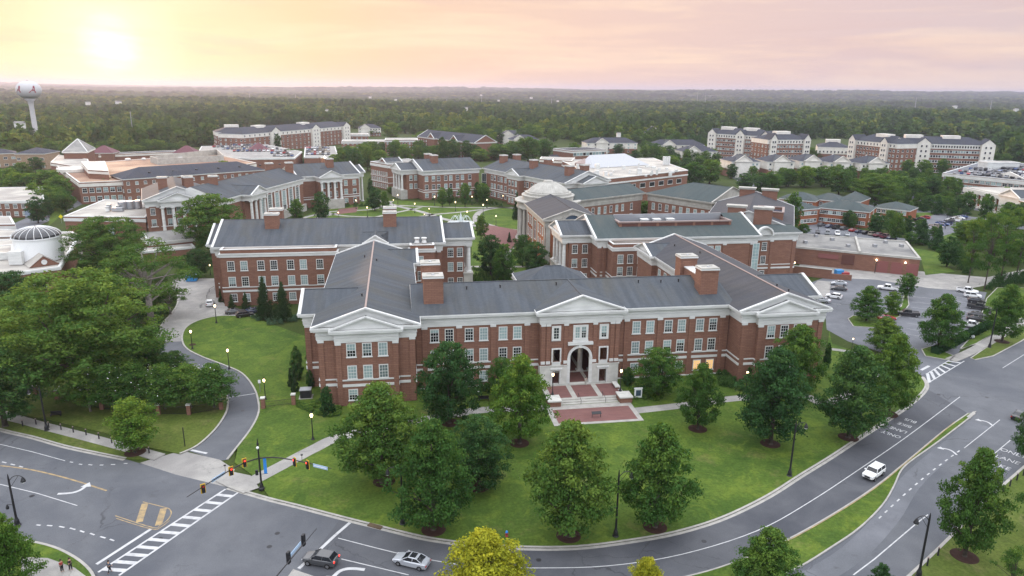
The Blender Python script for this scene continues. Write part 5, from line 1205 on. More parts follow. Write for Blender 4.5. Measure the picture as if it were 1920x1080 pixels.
# large flat laboratory behind the dome
t = thing('laboratory_block', 'wide brick laboratory with cluttered flat roof and long grey sloped skylight', 'building', (150, 270, 0)); P = [G(1130, 336, 15), G(1290, 319, 15), G(1225, 296, 15), G(1050, 300, 15)]; flat(t, P, 15, roof='roof_white', band=.8, par=2.2); u = unit(P[0], P[1]); n = np.array([-u[1], u[0]])
facade(t, P[0], P[1], [(8.2, 10.8)], 8, 4.5, 2, m0=8, pane='glass_dark')
q = np.array(G(1112, 312, 16)); e = np.array(G(1218, 306, 16)); uu = unit(q, e); nn = np.array([-uu[1], uu[0]])
b = MB().mt('metal'); b.add([(*q, 15), (*e, 15), (*(e+nn*14), 15), (*(q+nn*14), 15), (*(q+nn*14+uu*8), 21), (*(e+nn*14-uu*8), 21)], [(0, 1, 5, 4), (1, 2, 5), (3, 0, 4), (2, 3, 4, 5)]); b.out('skylight', t)
b = MB().mt('white'); rz = random.Random(5)
for i in range(26): a = np.array(G(rz.uniform(1080, 1270), rz.uniform(312, 330), 15)); w = rz.uniform(.4, 1.3); b.box(a[0]-w, a[0]+w, a[1]-w, a[1]+w, 14.8, 15.6+rz.uniform(0, 2.2))
for i in range(3): a = G(1245+i*4, 309, 15); b.lathe((*a, 15), [(1, 0), (1, 5)], 10)
b.out('roof_unit', t)
b = MB().mt('copper'); c = G(1096, 310, 15); b.lathe((*c, 15), [(6, 0), (6, 1.5), (.3, 4)], 8); b.out('roof_cone', t)
t = thing('brick_lecture_block', 'flat brick block with pale roof just behind the sunlit chimney', 'building', (110, 290, 0)); P = [G(1012, 299, 15), G(1072, 303, 15), G(1078, 297, 15), G(1015, 295, 15)]; flat(t, P, 15.5, roof='roof_white', trim='cream')
# dining hall
t = thing('clerestory_hall', 'brick hall with a clerestory of tall square windows and a hipped porch roof', 'building', (180, 430, 0)); P0, P1 = G(1072, 290, 8), G(1128, 288, 8); P = rectp(G(1072, 292, 7), G(1136, 289, 7), 26); flat(t, P, 11, roof='slate_grey'); facade(t, P[0], P[1], [(6.6, 9.6)], 10, 3.0, 2, m0=3)
hipblock(t, G(1036, 296, 4), G(1095, 296, 4), 16, 4.6, 3.2, 'white', 'tile_red' if 0 else 'slate_grey', nr=1, nc=8, w=2.4, lod=2)

# east school buildings
t = thing('brick_school', 'two-storey orange brick school with grey-green hipped roofs beyond the service yard', 'building', (215, 165, 0))
A = G(1480, 404, 7.5); P0 = G(1534, 388, 7.5); P1 = G(1630, 397, 7.5); hipblock(t, P0, P1, 15, 7.5, 3, 'brick_orange', 'slate_green', nr=2, nc=11, w=1.9, lod=1, ends=2); hipblock(t, G(1500, 393, 7.5), G(1536, 390, 7.5), 14, 7.55, 2.8, 'brick_orange', 'slate_green', nr=2, nc=5, w=1.9, lod=1)
hipblock(t, G(1462, 371, 7.5), G(1528, 377, 7.5), 15, 7.45, 3, 'brick_orange', 'slate_green', nr=2, nc=6, w=1.9, lod=1); hipblock(t, G(1572, 376, 7.5), G(1612, 380, 7.5), 18, 8, 3.6, 'brick_orange', 'slate_green', nr=2, nc=5, w=1.9, lod=1); hipblock(t, G(1520, 370, 8), G(1575, 376, 8), 12, 7.6, 2.8, 'brick_orange', 'slate_green', nr=2, nc=4, w=1.9, lod=1)
t = thing('brick_annex', 'orange brick annex half hidden under the big spreading tree', 'building', (265, 160, 0)); hipblock(t, G(1640, 388, 6.5), G(1705, 395, 6.5), 14, 6.5, 2.6, 'brick_orange', 'slate_green', nr=2, nc=6, w=1.8, lod=1)
# service building with garage doors
t = thing('service_garage', 'low brick service building with stained flat roof and three maroon garage doors', 'building', (185, 105, 0)); P = [G(1476, 468, 6.2), G(1726, 489, 6.2), G(1698, 453, 6.2), G(1484, 437, 6.2)]
P = [G(1484, 461, 6.2), G(1726, 484, 6.2), G(1700, 452, 6.2), G(1490, 437, 6.2)]; flat(t, P, 6.2, roof='roof_grey', trim='limestone', band=.3, par=.3); u = unit(P[0], P[1]); nn = np.array([u[1], -u[0]])
for px in (1652, 1678, 1705):
    q = np.array(G(px, 506, 0)); a = np.array(P[0])+u*np.dot(q-np.array(P[0]), u); b = MB().mt('door_red'); b.prism([tuple(a-u*1.7+nn*.12), tuple(a+u*1.7+nn*.12), tuple(a+u*1.7), tuple(a-u*1.7)], .02, 4.0)
    for z in (.8, 1.6, 2.4, 3.2): b.prism([tuple(a-u*1.65+nn*.15), tuple(a+u*1.65+nn*.15), tuple(a+u*1.65), tuple(a-u*1.65)], z, z+.05)
    b.out('garage_door', t)
for px in (1640, 1692): q = np.array(G(px, 495, 3)); a = np.array(P[0])+u*np.dot(np.array(G(px, 506, 0))-np.array(P[0]), u)+nn*.4; b = MB().mt('spot_glow'); b.lathe((a[0], a[1], 4.2), [(.12, 0), (.16, .12), (.1, .25)], 8); b.out('wall_lamp', t)
b = MB().mt('metal')
for px, py in ((1510, 455), (1560, 450), (1590, 462), (1640, 462), (1660, 455), (1690, 462), (1530, 443)): c = G(px, py, 6.2); b.box(c[0]-.6, c[0]+.6, c[1]-.6, c[1]+.6, 5.9, 7.0)
b.out('roof_unit', t); b = MB().mt('limestone'); a, c = np.array(G(1604, 445, 6.3)), np.array(G(1612, 473, 6.3)); b.beam((*a, 6.3), (*c, 6.3), .7, .9); b.out('roof_divider', t)
b = MB().mt('door_red'); q = np.array(P[0])+u*9+nn*.2; b.prism([tuple(q), tuple(q+u*6.5), tuple(q+u*6.5+nn*.1), tuple(q+nn*.1)], 3.0, 4.6); b.mt('louvre'); q = q+u*7.5; b.prism([tuple(q), tuple(q+u*4), tuple(q+u*4+nn*.1), tuple(q+nn*.1)], 1.6, 5.0); b.out('red_shutter', t)
t = thing('yard_wall', 'brick screen wall along the service yard with a red container behind it', 'wall', (148, 88, 0)); a, c = G(1486, 515, 0), G(1558, 523, 0); b = MB().mt('brick'); b.beam((a[0], a[1], 1.5), (c[0], c[1], 1.5), .5, 3.0); d = G(1596, 526, 0); b.beam((c[0], c[1], .9), (d[0], d[1], .9), .4, 1.8); b.out('wall', t); b = MB().mt('limestone'); b.beam((a[0], a[1], 3.08), (c[0], c[1], 3.08), .7, .16); b.out('coping', t)

# parking deck and classical hall at the right edge
t = thing('parking_deck', 'brick parking deck with white cornice, stair tower and rooftop crowded with cars', 'parking deck', (390, 290, 0)); P = [G(1768, 324, 12), G(1985, 345, 12), G(2010, 314, 12), G(1850, 300, 12)]; flat(t, P, 12, roof='asphalt_pale', band=1.8, par=.5); facade(t, P[0], P[1], rows(3, 1.0, 1.9, 3.3), 20, 2.6, 1); facade(t, P[3], P[0], rows(3, 1.0, 1.9, 3.3), 8, 2.6, 1)
q = np.array(G(1850, 316, 12)); flat(t, [tuple(q), tuple(q+[22, -2]), tuple(q+[24, 8]), tuple(q+[2, 10])], 16, 'white', 'roof_white', zb=11.9, band=.3, par=.2)
a, c = np.array(G(1858, 330, 12)), np.array(G(1925, 337, 12)); m = (a+c)/2; u = unit(a, c); n = np.array([-u[1], u[0]]); b = MB().mt('cream'); b.add([(*(a-n*.3), 12), (*(c-n*.3), 12), (*(m-n*.3), 15.6), (*(a+n*1), 12), (*(c+n*1), 12), (*(m+n*1), 15.6)], [(0, 1, 2), (5, 4, 3), (0, 2, 5, 3), (1, 4, 5, 2)]); b.out('pediment', t)
t = thing('colonnaded_hall', 'pale classical hall with long colonnade, arched entrance and white roof at the right edge', 'building', (350, 215, 0)); P0, P1 = G(1806, 352, 9), G(1880, 368, 9); P0 = np.array(P0); P1 = np.array(P1); u = unit(P0, P1); n = np.array([-u[1], u[0]])
R4 = rectp(P0, P1, 34); b = MB().mt('brick_orange'); b.prism([tuple(P0+n*3), tuple(P1+n*3), R4[2], R4[3]], 0, 8); b.out('wall', t); b = MB().mt('cream'); b.prism(R4, 7.2, 9.2); b.prism([tuple(P0), tuple(P1), tuple(P1+n*4), tuple(P0+n*4)], 0, .6); b.out('entablature', t); b = MB().mt('roof_white'); b.prism(offset(R4, -1), 9.2, 9.6); b.out('roof', t)
for i in range(9): p = P0+u*(1+i*(np.linalg.norm(P1-P0)-3)/8)+n*.8; column(t, p[0], p[1], .6, 7.2, .6, trim='cream')
c = P1-n*1.5; b = MB().mt('cream'); b.prism([tuple(c), tuple(c+u*14), tuple(c+u*14+n*16), tuple(c+n*16)], 0, 9.4); b.out('entrance_block', t); wing(t, c+u*14.5-n*.4, c+u*14.5+n*18, 15, 9.9, 3.2, ov=.6, ent=1, trim='cream', wall=False)
b = MB().mt('glass_dark'); b.add([(*(c+u*(7+2.6*math.cos(x))-n*.08), 4.6+2.6*math.sin(x)) for x in np.linspace(0, math.pi, 11)]+[(*(c+u*4.4-n*.08), .4), (*(c+u*9.6-n*.08), .4)], [tuple(range(13))]); b.out('arch_doorway', t)
q = c+u*14; flat(t, rectp(q, q+u*22, 16), 9, 'brick_orange', 'slate_green', 'cream')

# residence halls in the distance
def hall(name, label, eave, depth, zt, z0=0, gables=(), gz=None, rise=5, nc=20, nr=6, rf='slate_dark', brick='brick', split=None):
    t = thing(name, label, 'building', (*eave[0], z0)); P0, P1 = np.array(eave[0]), np.array(eave[1]); u = unit(P0, P1); n = np.array([-u[1], u[0]]); L = np.linalg.norm(P1-P0)
    b = MB().mt(brick); b.prism(rectp(P0, P1, depth), z0, split or zt-3.4)
    b.out('wall', t); b = MB().mt('cream'); b.prism(offset(rectp(P0, P1, depth), .3), split or zt-3.4, zt-.1); b.out('upper_wall', t)
    hip(t, P0, P1, depth, zt, rise, rf); R4 = rectp(P0, P1, depth)
    for s in ((.22, .62) if L > 50 else (.5,)):
        c = P0+u*L*s+n*depth*.5; b = MB().mt('cream'); b.obox(tuple(c), tuple(u), 12, 7, zt+rise-2.5, zt+rise+.9); b.out('penthouse', t)
    rs_ = [(z0+1+i*(zt-z0)/nr, z0+1+i*(zt-z0)/nr+1.9) for i in range(nr)]
    for e0, e1 in ((R4[1], R4[2]), (R4[3], R4[0])): facade(t, e0, e1, [r for r in rs_ if r[1] < (split or zt-3.4)], 5, 1.7, 2)
    rs = [(z0+1+i*(zt-z0)/nr, z0+1+i*(zt-z0)/nr+1.9) for i in range(nr)]
    facade(t, P0-n*0.0, P1, [r for r in rs if r[1] < (split or zt-3.4)], nc, 1.7, 2); facade(t, P0-n*.3, P1-n*.3, [r for r in rs if r[1] > (split or zt-3.4)], nc, 1.4, 2, pane='glass_dark')
    for s in gables:
        c = P0+u*s*L-n*2.2; w = min(13, L*.14); b = MB().mt('cream'); b.prism([tuple(c-u*w/2), tuple(c+u*w/2), tuple(c+u*w/2+n*6), tuple(c-u*w/2+n*6)], z0, zt+.5); b.add([(*(c-u*w/2), zt+.5), (*(c+u*w/2), zt+.5), (*c, zt+4.2), (*(c-u*w/2+n*12), zt+.5), (*(c+u*w/2+n*12), zt+.5), (*(c+n*12), zt+4.2)], [(0, 1, 2)]); b.out('gabled_bay', t)
        b = MB().mt(rf); b.add([(*(c-u*w/2-u*.5-n*.4), zt+.4), (*(c+u*w/2+u*.5-n*.4), zt+.4), (*(c-n*.4), zt+4.5), (*(c-u*w/2-u*.5+n*12), zt+.4), (*(c+u*w/2+u*.5+n*12), zt+.4), (*(c+n*12), zt+4.5)], [(0, 2, 5, 3), (1, 4, 5, 2)]); b.out('bay_roof', t)
        facade(t, c-u*w/2, c+u*w/2, rs, 2, 1.4, 2, m0=w*.32, pane='glass_dark')
    return t
ZD = 22
hall('west_residence_hall', 'six-storey brick residence hall with white gabled towers and slate roof, nearer the centre', (G(1332, 250, ZD), G(1440, 256, ZD)), 22, ZD, gables=(.05, .97, .55), nc=22)
hall('residence_hall_wing', 'white-gabled residence hall wing standing right of the first tall hall', (G(1440, 262, ZD), G(1520, 262, ZD)), 26, ZD, gables=(.12, .9), nc=14)
hall('glazed_entry_hall', 'low hall with white framed glass front between the two tall residence halls', (G(1534, 275, 12), G(1592, 277, 12)), 30, 12, gables=(), nr=2, nc=8, split=6)
hall('east_residence_hall', 'long six-storey residence hall with four white gabled towers at the right of the skyline', (G(1680, 268, ZD), G(1858, 273, ZD)), 24, ZD, gables=(.02, .3, .97), nc=34)
hall('east_residence_wing', 'brick residence wing with two white gabled towers left of the long right-hand hall', (G(1596, 262, ZD), G(1682, 270, ZD)), 22, ZD, gables=(.07, .78), nc=14)
for i, (x0, x1, y, w) in enumerate(((1372, 1425, 303, .4), (1440, 1490, 303, .5), (1500, 1545, 302, .5), (1555, 1600, 304, .5), (1615, 1668, 306, .5))):
    names = ['leftmost', 'second from left', 'middle', 'fourth from left', 'rightmost']
    t = thing('white_gabled_dormitory', f'{names[i]} of the five low white gabled dormitories before the tall halls', 'building', (*G(x0, y, 10), 0), 'low white and brick dormitories')
    A, B = np.array(G(x0, y, 11)), np.array(G(x1, y, 11)); u = unit(A, B); n = np.array([-u[1], u[0]]); hipblock(t, A, B, 20, 11, 4.5, split=5.5, nr=3, nc=7, lod=2, w=1.6); c = A+u*np.linalg.norm(B-A)*w; wing(t, c+u*6-n*2, c+u*6+n*12, 12, 11.3, 4, ov=.4, ent=1, trim='cream', brick='cream')
for i, (x0, x1, y, lab) in enumerate(((1225, 1322, 272, 'white dormitory with slate hips just left of the tall residence halls'), (1280, 1345, 284, 'white dormitory half hidden by trees below the leftmost tower'), (1100, 1195, 268, 'white and brick dormitory with two gables above the clerestory hall'), (938, 985, 253, 'pale house-like dormitory with slate hip on the wooded rise'), (958, 1012, 262, 'brick-based pale dormitory in front of the one on the wooded rise'), (672, 714, 240, 'small white gabled house left of centre below the forest'), (620, 652, 241, 'white gabled hall end at the right of the far left halls'))):
    t = thing('pale_dormitory', lab, 'building', (*G(x0, y, 9), 0)); A, B = np.array(G(x0, y, 10)), np.array(G(x1, y, 10)); u = unit(A, B); n = np.array([-u[1], u[0]]); hipblock(t, A, B, 18, 10, 4.5, split=4.5 if i != 3 else 3, nr=3, nc=8, lod=2, w=1.7); L = np.linalg.norm(B-A); c = A+u*L*.3; wing(t, c+u*6-n*2, c+u*6+n*10, 12, 10.4, 4, ov=.4, ent=1, trim='cream', brick='cream')
hall('far_left_hall', 'far brick residence hall with white upper floors at the left beyond the parking deck', (G(405, 248, 18), G(470, 247, 18)), 26, 18, gables=(.85,), nc=12, nr=5)
hall('far_middle_hall', 'long brick and white residence hall with slate roofs behind the crowded car parks', (G(455, 252, 18), G(655, 236, 18)), 26, 18, gables=(.25, .62, .95), nc=26, nr=5)
for (x0, x1, y, z, lab, nm) in ((640, 724, 265, 10, 'flat-roofed brick block with white bands above the row of dark trees', 'flat_brick_block'), (722, 784, 262, 14, 'five-storey brick dormitory with rows of small white windows and a flat roof', 'brick_dormitory'), (605, 690, 252, 9, 'low white and brick block with red gable behind the flat brick block', 'low_white_block')):
    t = thing(nm, lab, 'building', (*G(x0, y, z), 0)); P = rectp(G(x0, y, z), G(x1, y, z), 24); flat(t, P, z, roof='roof_white'); facade(t, P[0], P[1], rows(max(2, int(z/3)), 1, 1.7, 3), 10, 1.4, 2); facade(t, P[3], P[0], rows(max(2, int(z/3)), 1, 1.7, 3), 4, 1.4, 2)
t = thing('slate_roofed_dormitory', 'long brick dormitory with stepped slate gables right of the five-storey brick dormitory', 'building', (*G(785, 260, 12), 0)); A, B = np.array(G(782, 256, 14)), np.array(G(890, 268, 14)); wing(t, A, B, 24, 14, 6, ov=.6, ent=1, roof='slate_dark', tymp='brick'); facade(t, A, B, rows(4, 1, 1.8, 3), 22, 1.4, 2, m0=4)
u = unit(A, B)
n = np.array([-u[1], u[0]])
for s in (.3, .7): c = A+(B-A)*s; wing(t, c+u*6-n*3, c+u*6+n*12, 12, 14.2, 4.5, ov=.5, ent=.8, tymp='brick', roof='slate_dark')
t = thing('hillside_mansion', 'pale stone mansion with steep roofs alone on the wooded hillside right of centre', 'house', (*G(1225, 250, 4), 0)); A, B = np.array(G(1212, 250, 8)), np.array(G(1232, 250, 8)); hipblock(t, A, B, 14, 9, 5, 'cream', nr=2, nc=5, lod=2); u = unit(A, B); n = np.array([-u[1], u[0]]); wing(t, B+u*1-n*1, B+u*1+n*12, 8, 11, 5, ov=.4, ent=.6, trim='cream', brick='cream')

# ================================================================ water tower
vd = ray(66, 242); hd = math.hypot(vd[0], vd[1]); D_ = 860; tb = (CAM[0]+vd[0]/hd*D_, CAM[1]+vd[1]/hd*D_); topz = CAM[2]
b0 = lambda py, px=60: CAM[2]+D_*ray(px, py)[2]/math.hypot(*ray(px, py)[:2])
zt_, zb_ = b0(152), b0(186); rt = 21.5/FPX*D_*((vd/np.linalg.norm(vd))@_F)**1.0*.97
t = thing('water_tower', 'white water tower with crimson letters on its bulbous tank, above the woodland', 'water tower', (*tb, 0))
b = MB().mt('tank_grey'); b.lathe((*tb, 0), [(6.5, 0), (3.2, 5), (2.3, 10), (2.1, zb_-6), (2.8, zb_-2), (5, zb_+.5)], 32); b.out('stem', t, smooth=True)
b = MB().mt('tank_grey'); hh = (zt_-zb_); b.lathe((*tb, zb_), [(4.2, 0)]+[(rt*math.sin(a)**.85 if math.sin(a) > 0 else 0.1, hh*(.5-.5*math.cos(a)**1) if 1 else 0) for a in np.linspace(.32, 3.0, 18)], 48); b.out('tank', t, smooth=True)
b = MB().mt('tank_grey'); b.tube((*tb, zt_-.5), (*tb, zt_+1.4), .7, .4, 8); b.out('vent', t)
for az in (0.25, -.95):
    cu = bpy.data.curves.new('A', 'FONT'); cu.body = 'A'; cu.size = 9; cu.shear = .35; cu.align_x = 'CENTER'; cu.align_y = 'CENTER'; cu.extrude = .15; cu.offset = .12
    tmp = bpy.data.objects.new('t', cu); C.objects.link(tmp); me = bpy.data.meshes.new_from_object(tmp.evaluated_get(bpy.context.evaluated_depsgraph_get())); bpy.data.objects.remove(tmp); me.materials.clear(); me.materials.append(M['crimson']); me.name = 'tank_letter'
    base_a = math.atan2(CAM[1]-tb[1], CAM[0]-tb[0])+az; zc = (zt_+zb_)/2+.6; sw = MB(); n0 = len(me.vertices)
    for v in me.vertices:
        a = base_a+v.co.x/rt; r = rt*(1-.5*((v.co.y)/(hh*.55))**2*.8)+.15+v.co.z; v.co = (r*math.cos(a), r*math.sin(a), zc+v.co.y)
    o = bpy.data.objects.new('tank_letter', me); C.objects.link(o); o.parent = t; o.location = (0, 0, 0)

# ================================================================ TREES
def tpx(key, base, top, wpx, label, name='tree', cat='tree', group=None, low=None):
    b = G(*base); h = HT(b, top); w = wpx/FPX*DIST(b)*1.09
    return tree(key, b, h, w, name, label, cat, group)
for a in (
    ('egg_b', (716, 905), 720, 178, 'large yellow-green maple at the front corner of the lawn beside the curving walk', 'maple_tree'),
    ('egg_a', (813, 995), 790, 155, 'tall green maple standing nearest the kerb, left of the middle of the lawn', 'maple_tree'),
    ('egg_c', (897, 915), 785, 128, 'dark green maple behind and right of the left kerbside maple', 'maple_tree'),
    ('egg_c', (843, 795), 645, 120, 'dark maple in front of the west end of the brick facade', 'maple_tree'),
    ('maple_c', (974, 833), 668, 122, 'bright green maple just left of the brick plaza', 'maple_tree'),
    ('oak_c', (940, 755), 672, 62, 'small tree tucked against the facade behind the bright maple', 'tree'),
    ('egg_b', (1066, 1007), 793, 175, 'broad olive-green maple in the middle of the lawn near the kerb', 'maple_tree'),
    ('egg_a', (1228, 990), 797, 145, 'narrow dense maple right of the middle street lamp on the lawn', 'maple_tree'),
    ('oak_c', (1233, 745), 655, 98, 'round tree in the planted bed east of the entrance', 'tree'),
    ('egg_b', (1308, 806), 683, 92, 'slender maple alone on the lawn east of the entrance bed', 'maple_tree'),
    ('maple_b', (1444, 834), 656, 155, 'large dark maple left of the tall street lamp by the bus lane', 'maple_tree'),
    ('maple_a', (1490, 745), 612, 125, 'maple close to the east pavilion, behind the large dark maple', 'maple_tree'),
    ('maple_b', (1590, 822), 652, 150, 'dark maple nearest the bus lane lettering', 'maple_tree'),
    ('maple_a', (1665, 778), 628, 118, 'maple at the corner of the lawn by the car park entrance', 'maple_tree'),
    ('egg_a', (1758, 657), 552, 100, 'full green tree at the end of the clipped hedge by the car park', 'tree'),
    ('egg_b', (1655, 660), 596, 88, 'low tree beside the car park lane behind the corner maple', 'tree'),
    ('egg_a', (1624, 602), 537, 68, 'small tree on the round end of the parking island', 'tree'),
    ('mid_y', (1672, 590), 548, 44, 'yellowish young tree in the middle of the parking island', 'tree'),
    ('mid_a', (1698, 560), 513, 42, 'young tree at the far end of the parking island', 'tree'),
    ('maple_a', (1878, 642), 535, 92, 'tree on the verge beside the east sidewalk and street lamp', 'tree'),
    ('egg_b', (1808, 1045), 843, 158, 'big tree on the roadside lawn at the lower right', 'tree'),
    ('egg_a', (1432, 1125), 993, 140, 'green tree on the median at the bottom edge', 'tree'),
    ('yellow', (908, 1150), 1001, 175, 'golden yellow tree at the bottom edge beside the silver sedan', 'tree'),
    ('yellow', (1208, 1150), 1048, 85, 'top of a small yellow-green tree at the bottom edge', 'tree'),
    ('egg_c', (1645, 1125), 1060, 50, 'tip of a dark tree at the bottom edge near the roadside lamp', 'tree'),
    ('maple_c', (28, 1120), 966, 138, 'pale green tree on the corner island at the lower left', 'tree'),
    ('small', (254, 850), 750, 112, 'small light green tree on the verge by the drive apron', 'tree'),
    ('maple_b', (1925, 870), 742, 80, 'dark tree cut by the right edge beside the street', 'tree'),
    ('pine', (1935, 1010), 905, 90, 'dark pine cut by the right edge above the roadside lawn', 'pine_tree'),
    ('pine', (1890, 1130), 1030, 90, 'low dark pine at the lower right corner', 'pine_tree'),
    ('oak_a', (165, 748), 512, 375, 'huge spreading oak west of the drive', 'oak_tree'),
    ('oak_b', (10, 800), 658, 210, 'dark broad tree at the left edge above the sidewalk', 'tree'),
    ('oak_b', (30, 600), 512, 150, 'dark tree in front of the domed building at the left edge', 'tree'),
    ('oak_b', (278, 700), 620, 80, 'dark reddish tree right of the huge oak by the drive', 'tree'),
    ('oak_a', (205, 520), 408, 180, 'olive tree behind the glass dome, left of the shed', 'tree'),
    ('spread', (285, 610), 446, 190, 'open flat-topped tree with pale bare branches beside the court', 'tree'),
    ('mid_a', (247, 455), 410, 34, 'small pointed tree in front of the flat annex', 'tree'),
    ('oak_c', (400, 478), 366, 128, 'bright rounded oak behind the science hall corner', 'oak_tree'),
    ('oak_b', (372, 520), 468, 62, 'dark tree over the blue bin at the court', 'tree'),
    ('spread', (320, 590), 535, 60, 'low leaning tree on the bank of the service court', 'tree'),
    ('conifer', (497, 598), 519, 46, 'left of the two tall conifers in front of the science hall', 'conifer'),
    ('conifer', (532, 600), 529, 46, 'right of the two tall conifers in front of the science hall', 'conifer'),
    ('conifer', (575, 560), 517, 22, 'slim conifer just behind the west pavilion roof', 'conifer'),
    ('oak_a', (75, 680), 555, 220, 'olive tree merging with the huge oak on its west side', 'tree'),
    ('oak_b', (330, 720), 660, 70, 'dark low tree between the huge oak and the crape myrtles', 'tree'),
    ('oak_b', (235, 600), 500, 110, 'dense green tree between the huge oak and the pale-branched tree', 'tree'),
    ('maple_a', (70, 490), 0, 0, '', '')):
    if a[3]: tpx(*a)
GP = 'crape myrtles behind the west fence'
for i, x in enumerate((170, 215, 262, 310, 358, 402)):
    o = ['leftmost', 'second from left', 'third from left', 'third from right', 'second from right', 'rightmost'][i]
    tm = tpx('myrtle', (x, 772-i*1.5), 684, 112, f'{o} crape myrtle with white blossom behind the fence by the drive', 'crape_myrtle', 'tree', GP)
    bl = MB().mt('white_paint'); rm = np.random.default_rng(i); cv = tm.children[0]
    for _ in range(34):
        a_ = rm.uniform(0, 6.28); z_ = rm.uniform(.25, 1); r_ = .5*math.sqrt(max(0, 1-(z_/1.04)**2)); e_ = np.array([r_*math.cos(a_), r_*math.sin(a_), z_]); d1 = rm.normal(0, .007, 3); d2 = rm.normal(0, .007, 3); bl.add([e_-d1, e_-d2, e_+d1, e_+d2], [(0, 1, 2, 3)])
    bo = bpy.data.objects.new('blossom', bl.mesh('blossom')); C.objects.link(bo); bo.parent = tm; bo.location = cv.location; bo.scale = cv.scale
ORD = ['first', 'second', 'third', 'fourth', 'fifth', 'sixth', 'seventh', 'eighth', 'ninth', 'tenth', 'eleventh', 'twelfth', 'thirteenth', 'fourteenth', 'fifteenth', 'sixteenth', 'seventeenth', 'eighteenth', 'nineteenth', 'twentieth']+['twenty-'+k for k in ('first', 'second', 'third', 'fourth', 'fifth', 'sixth', 'seventh', 'eighth', 'ninth')]+['thirtieth']+['thirty-'+k for k in ('first', 'second', 'third', 'fourth', 'fifth', 'sixth', 'seventh', 'eighth', 'ninth')]+['fortieth']
def row(pts, where, group, name='tree', kinds=('mid_a', 'mid_b', 'mid_c')):
    "pts: (base x, base y, top y, width px[, kind]); labelled by their order from the left"
    pts = sorted(pts)
    for i, p in enumerate(pts):
        k = p[4] if len(p) > 4 else kinds[i % len(kinds)]
        adj = {'mid_y': 'light green', 'mid_b': 'olive', 'mid_c': 'dark', 'mid_a': 'green', 'conifer': 'conical', 'magnolia': 'conical dark', 'pine': 'tall open', 'oak_a': 'big olive'}.get(k, 'green')
        tpx(k, p[:2], p[2], p[3], f'{adj} tree, {ORD[i]} from the left {where}', name, 'tree', group)
row([(920, 520, 442, 55, 'oak_b'), (945, 535, 458, 45, 'oak_c'), (942, 532, 487, 38, 'mid_c'), (980, 500, 441, 42, 'oak_b'), (1003, 525, 455, 62, 'oak_b')], 'in the garden between the halls', 'garden trees between the halls')
row([(902, 448, 405, 28), (557, 420, 374, 36, 'mid_a'), (603, 415, 361, 38, 'mid_c'), (703, 395, 352, 34, 'mid_c'), (722, 398, 360, 18), (830, 388, 352, 24, 'mid_a'), (843, 385, 353, 18), (872, 388, 344, 26, 'mid_a'), (895, 378, 342, 20, 'mid_c'), (907, 382, 344, 30, 'mid_a'), (969, 412, 360, 24, 'conifer'), (733, 363, 350, 18, 'mid_y'), (695, 372, 335, 14)], 'round the quad lawns', 'quad trees')
row([(1190, 415, 392, 60, 'mid_y'), (1215, 418, 378, 62, 'mid_b'), (1245, 420, 388, 50, 'mid_a')], 'in the court behind the rotunda', 'court trees')
row([(1482, 440, 362, 40), (1505, 440, 420, 30), (1551, 418, 392, 27, 'magnolia'), (1590, 425, 395, 30, 'mid_c'), (1598, 428, 402, 22), (1640, 440, 400, 38), (1668, 425, 395, 40, 'mid_b'), (1678, 452, 400, 40), (1700, 440, 405, 26, 'mid_c'), (1706, 460, 435, 30, 'mid_a'), (1727, 458, 410, 40, 'magnolia'), (1756, 468, 422, 40, 'magnolia'), (1704, 410, 378, 37, 'magnolia'), (1732, 396, 367, 27, 'magnolia'), (1757, 402, 368, 30, 'magnolia'), (1786, 405, 376, 32, 'magnolia'), (1810, 402, 385, 27, 'magnolia'), (1812, 400, 360, 42, 'mid_a'), (1775, 500, 445, 55, 'mid_c'), (1845, 415, 365, 40, 'mid_a'), (1888, 420, 380, 45, 'mid_a'), (1905, 430, 390, 40, 'mid_y')], 'round the school car parks', 'car park trees')
row([(1640, 395, 325, 100, 'oak_a'), (1600, 360, 335, 50), (1572, 365, 320, 60, 'mid_b'), (1540, 350, 312, 50), (1508, 352, 312, 42, 'mid_y'), (1475, 350, 318, 40), (1445, 360, 322, 40), (1425, 362, 325, 45), (1395, 355, 325, 40, 'mid_c'), (1330, 345, 300, 55, 'mid_b'), (1300, 350, 305, 50), (1410, 345, 312, 26), (1370, 335, 308, 28, 'mid_c'), (1560, 335, 312, 30), (1680, 370, 330, 55), (1715, 372, 335, 50, 'mid_a'), (1745, 370, 330, 50), (1775, 375, 332, 45), (1808, 352, 335, 42, 'mid_b'), (1700, 330, 300, 30, 'mid_a'), (1765, 330, 298, 34), (1730, 335, 300, 36, 'mid_a'), (1650, 335, 308, 34, 'mid_y'), (1620, 335, 310, 40)], 'along the street behind the school', 'street trees behind the school')
row([(1815, 530, 415, 62, 'pine'), (1845, 545, 405, 70, 'pine'), (1875, 530, 410, 70, 'pine'), (1905, 520, 400, 70, 'pine'), (1935, 540, 408, 70, 'pine'), (1860, 500, 395, 55, 'pine')], 'in the pine grove by the east lawn', 'pine grove', 'pine_tree')
row([(0, 345, 315, 40), (28, 340, 312, 50), (55, 350, 325, 60, 'mid_y'), (90, 372, 320, 90, 'mid_b'), (115, 380, 330, 60), (45, 335, 305, 44, 'mid_b'), (70, 322, 295, 40), (72, 418, 370, 48, 'mid_c'), (92, 408, 368, 28), (10, 365, 340, 50), (165, 372, 352, 40), (185, 376, 352, 36, 'mid_b'), (205, 375, 335, 34), (222, 378, 358, 30), (160, 350, 330, 22, 'conifer')], 'between the west buildings', 'trees between the west buildings')
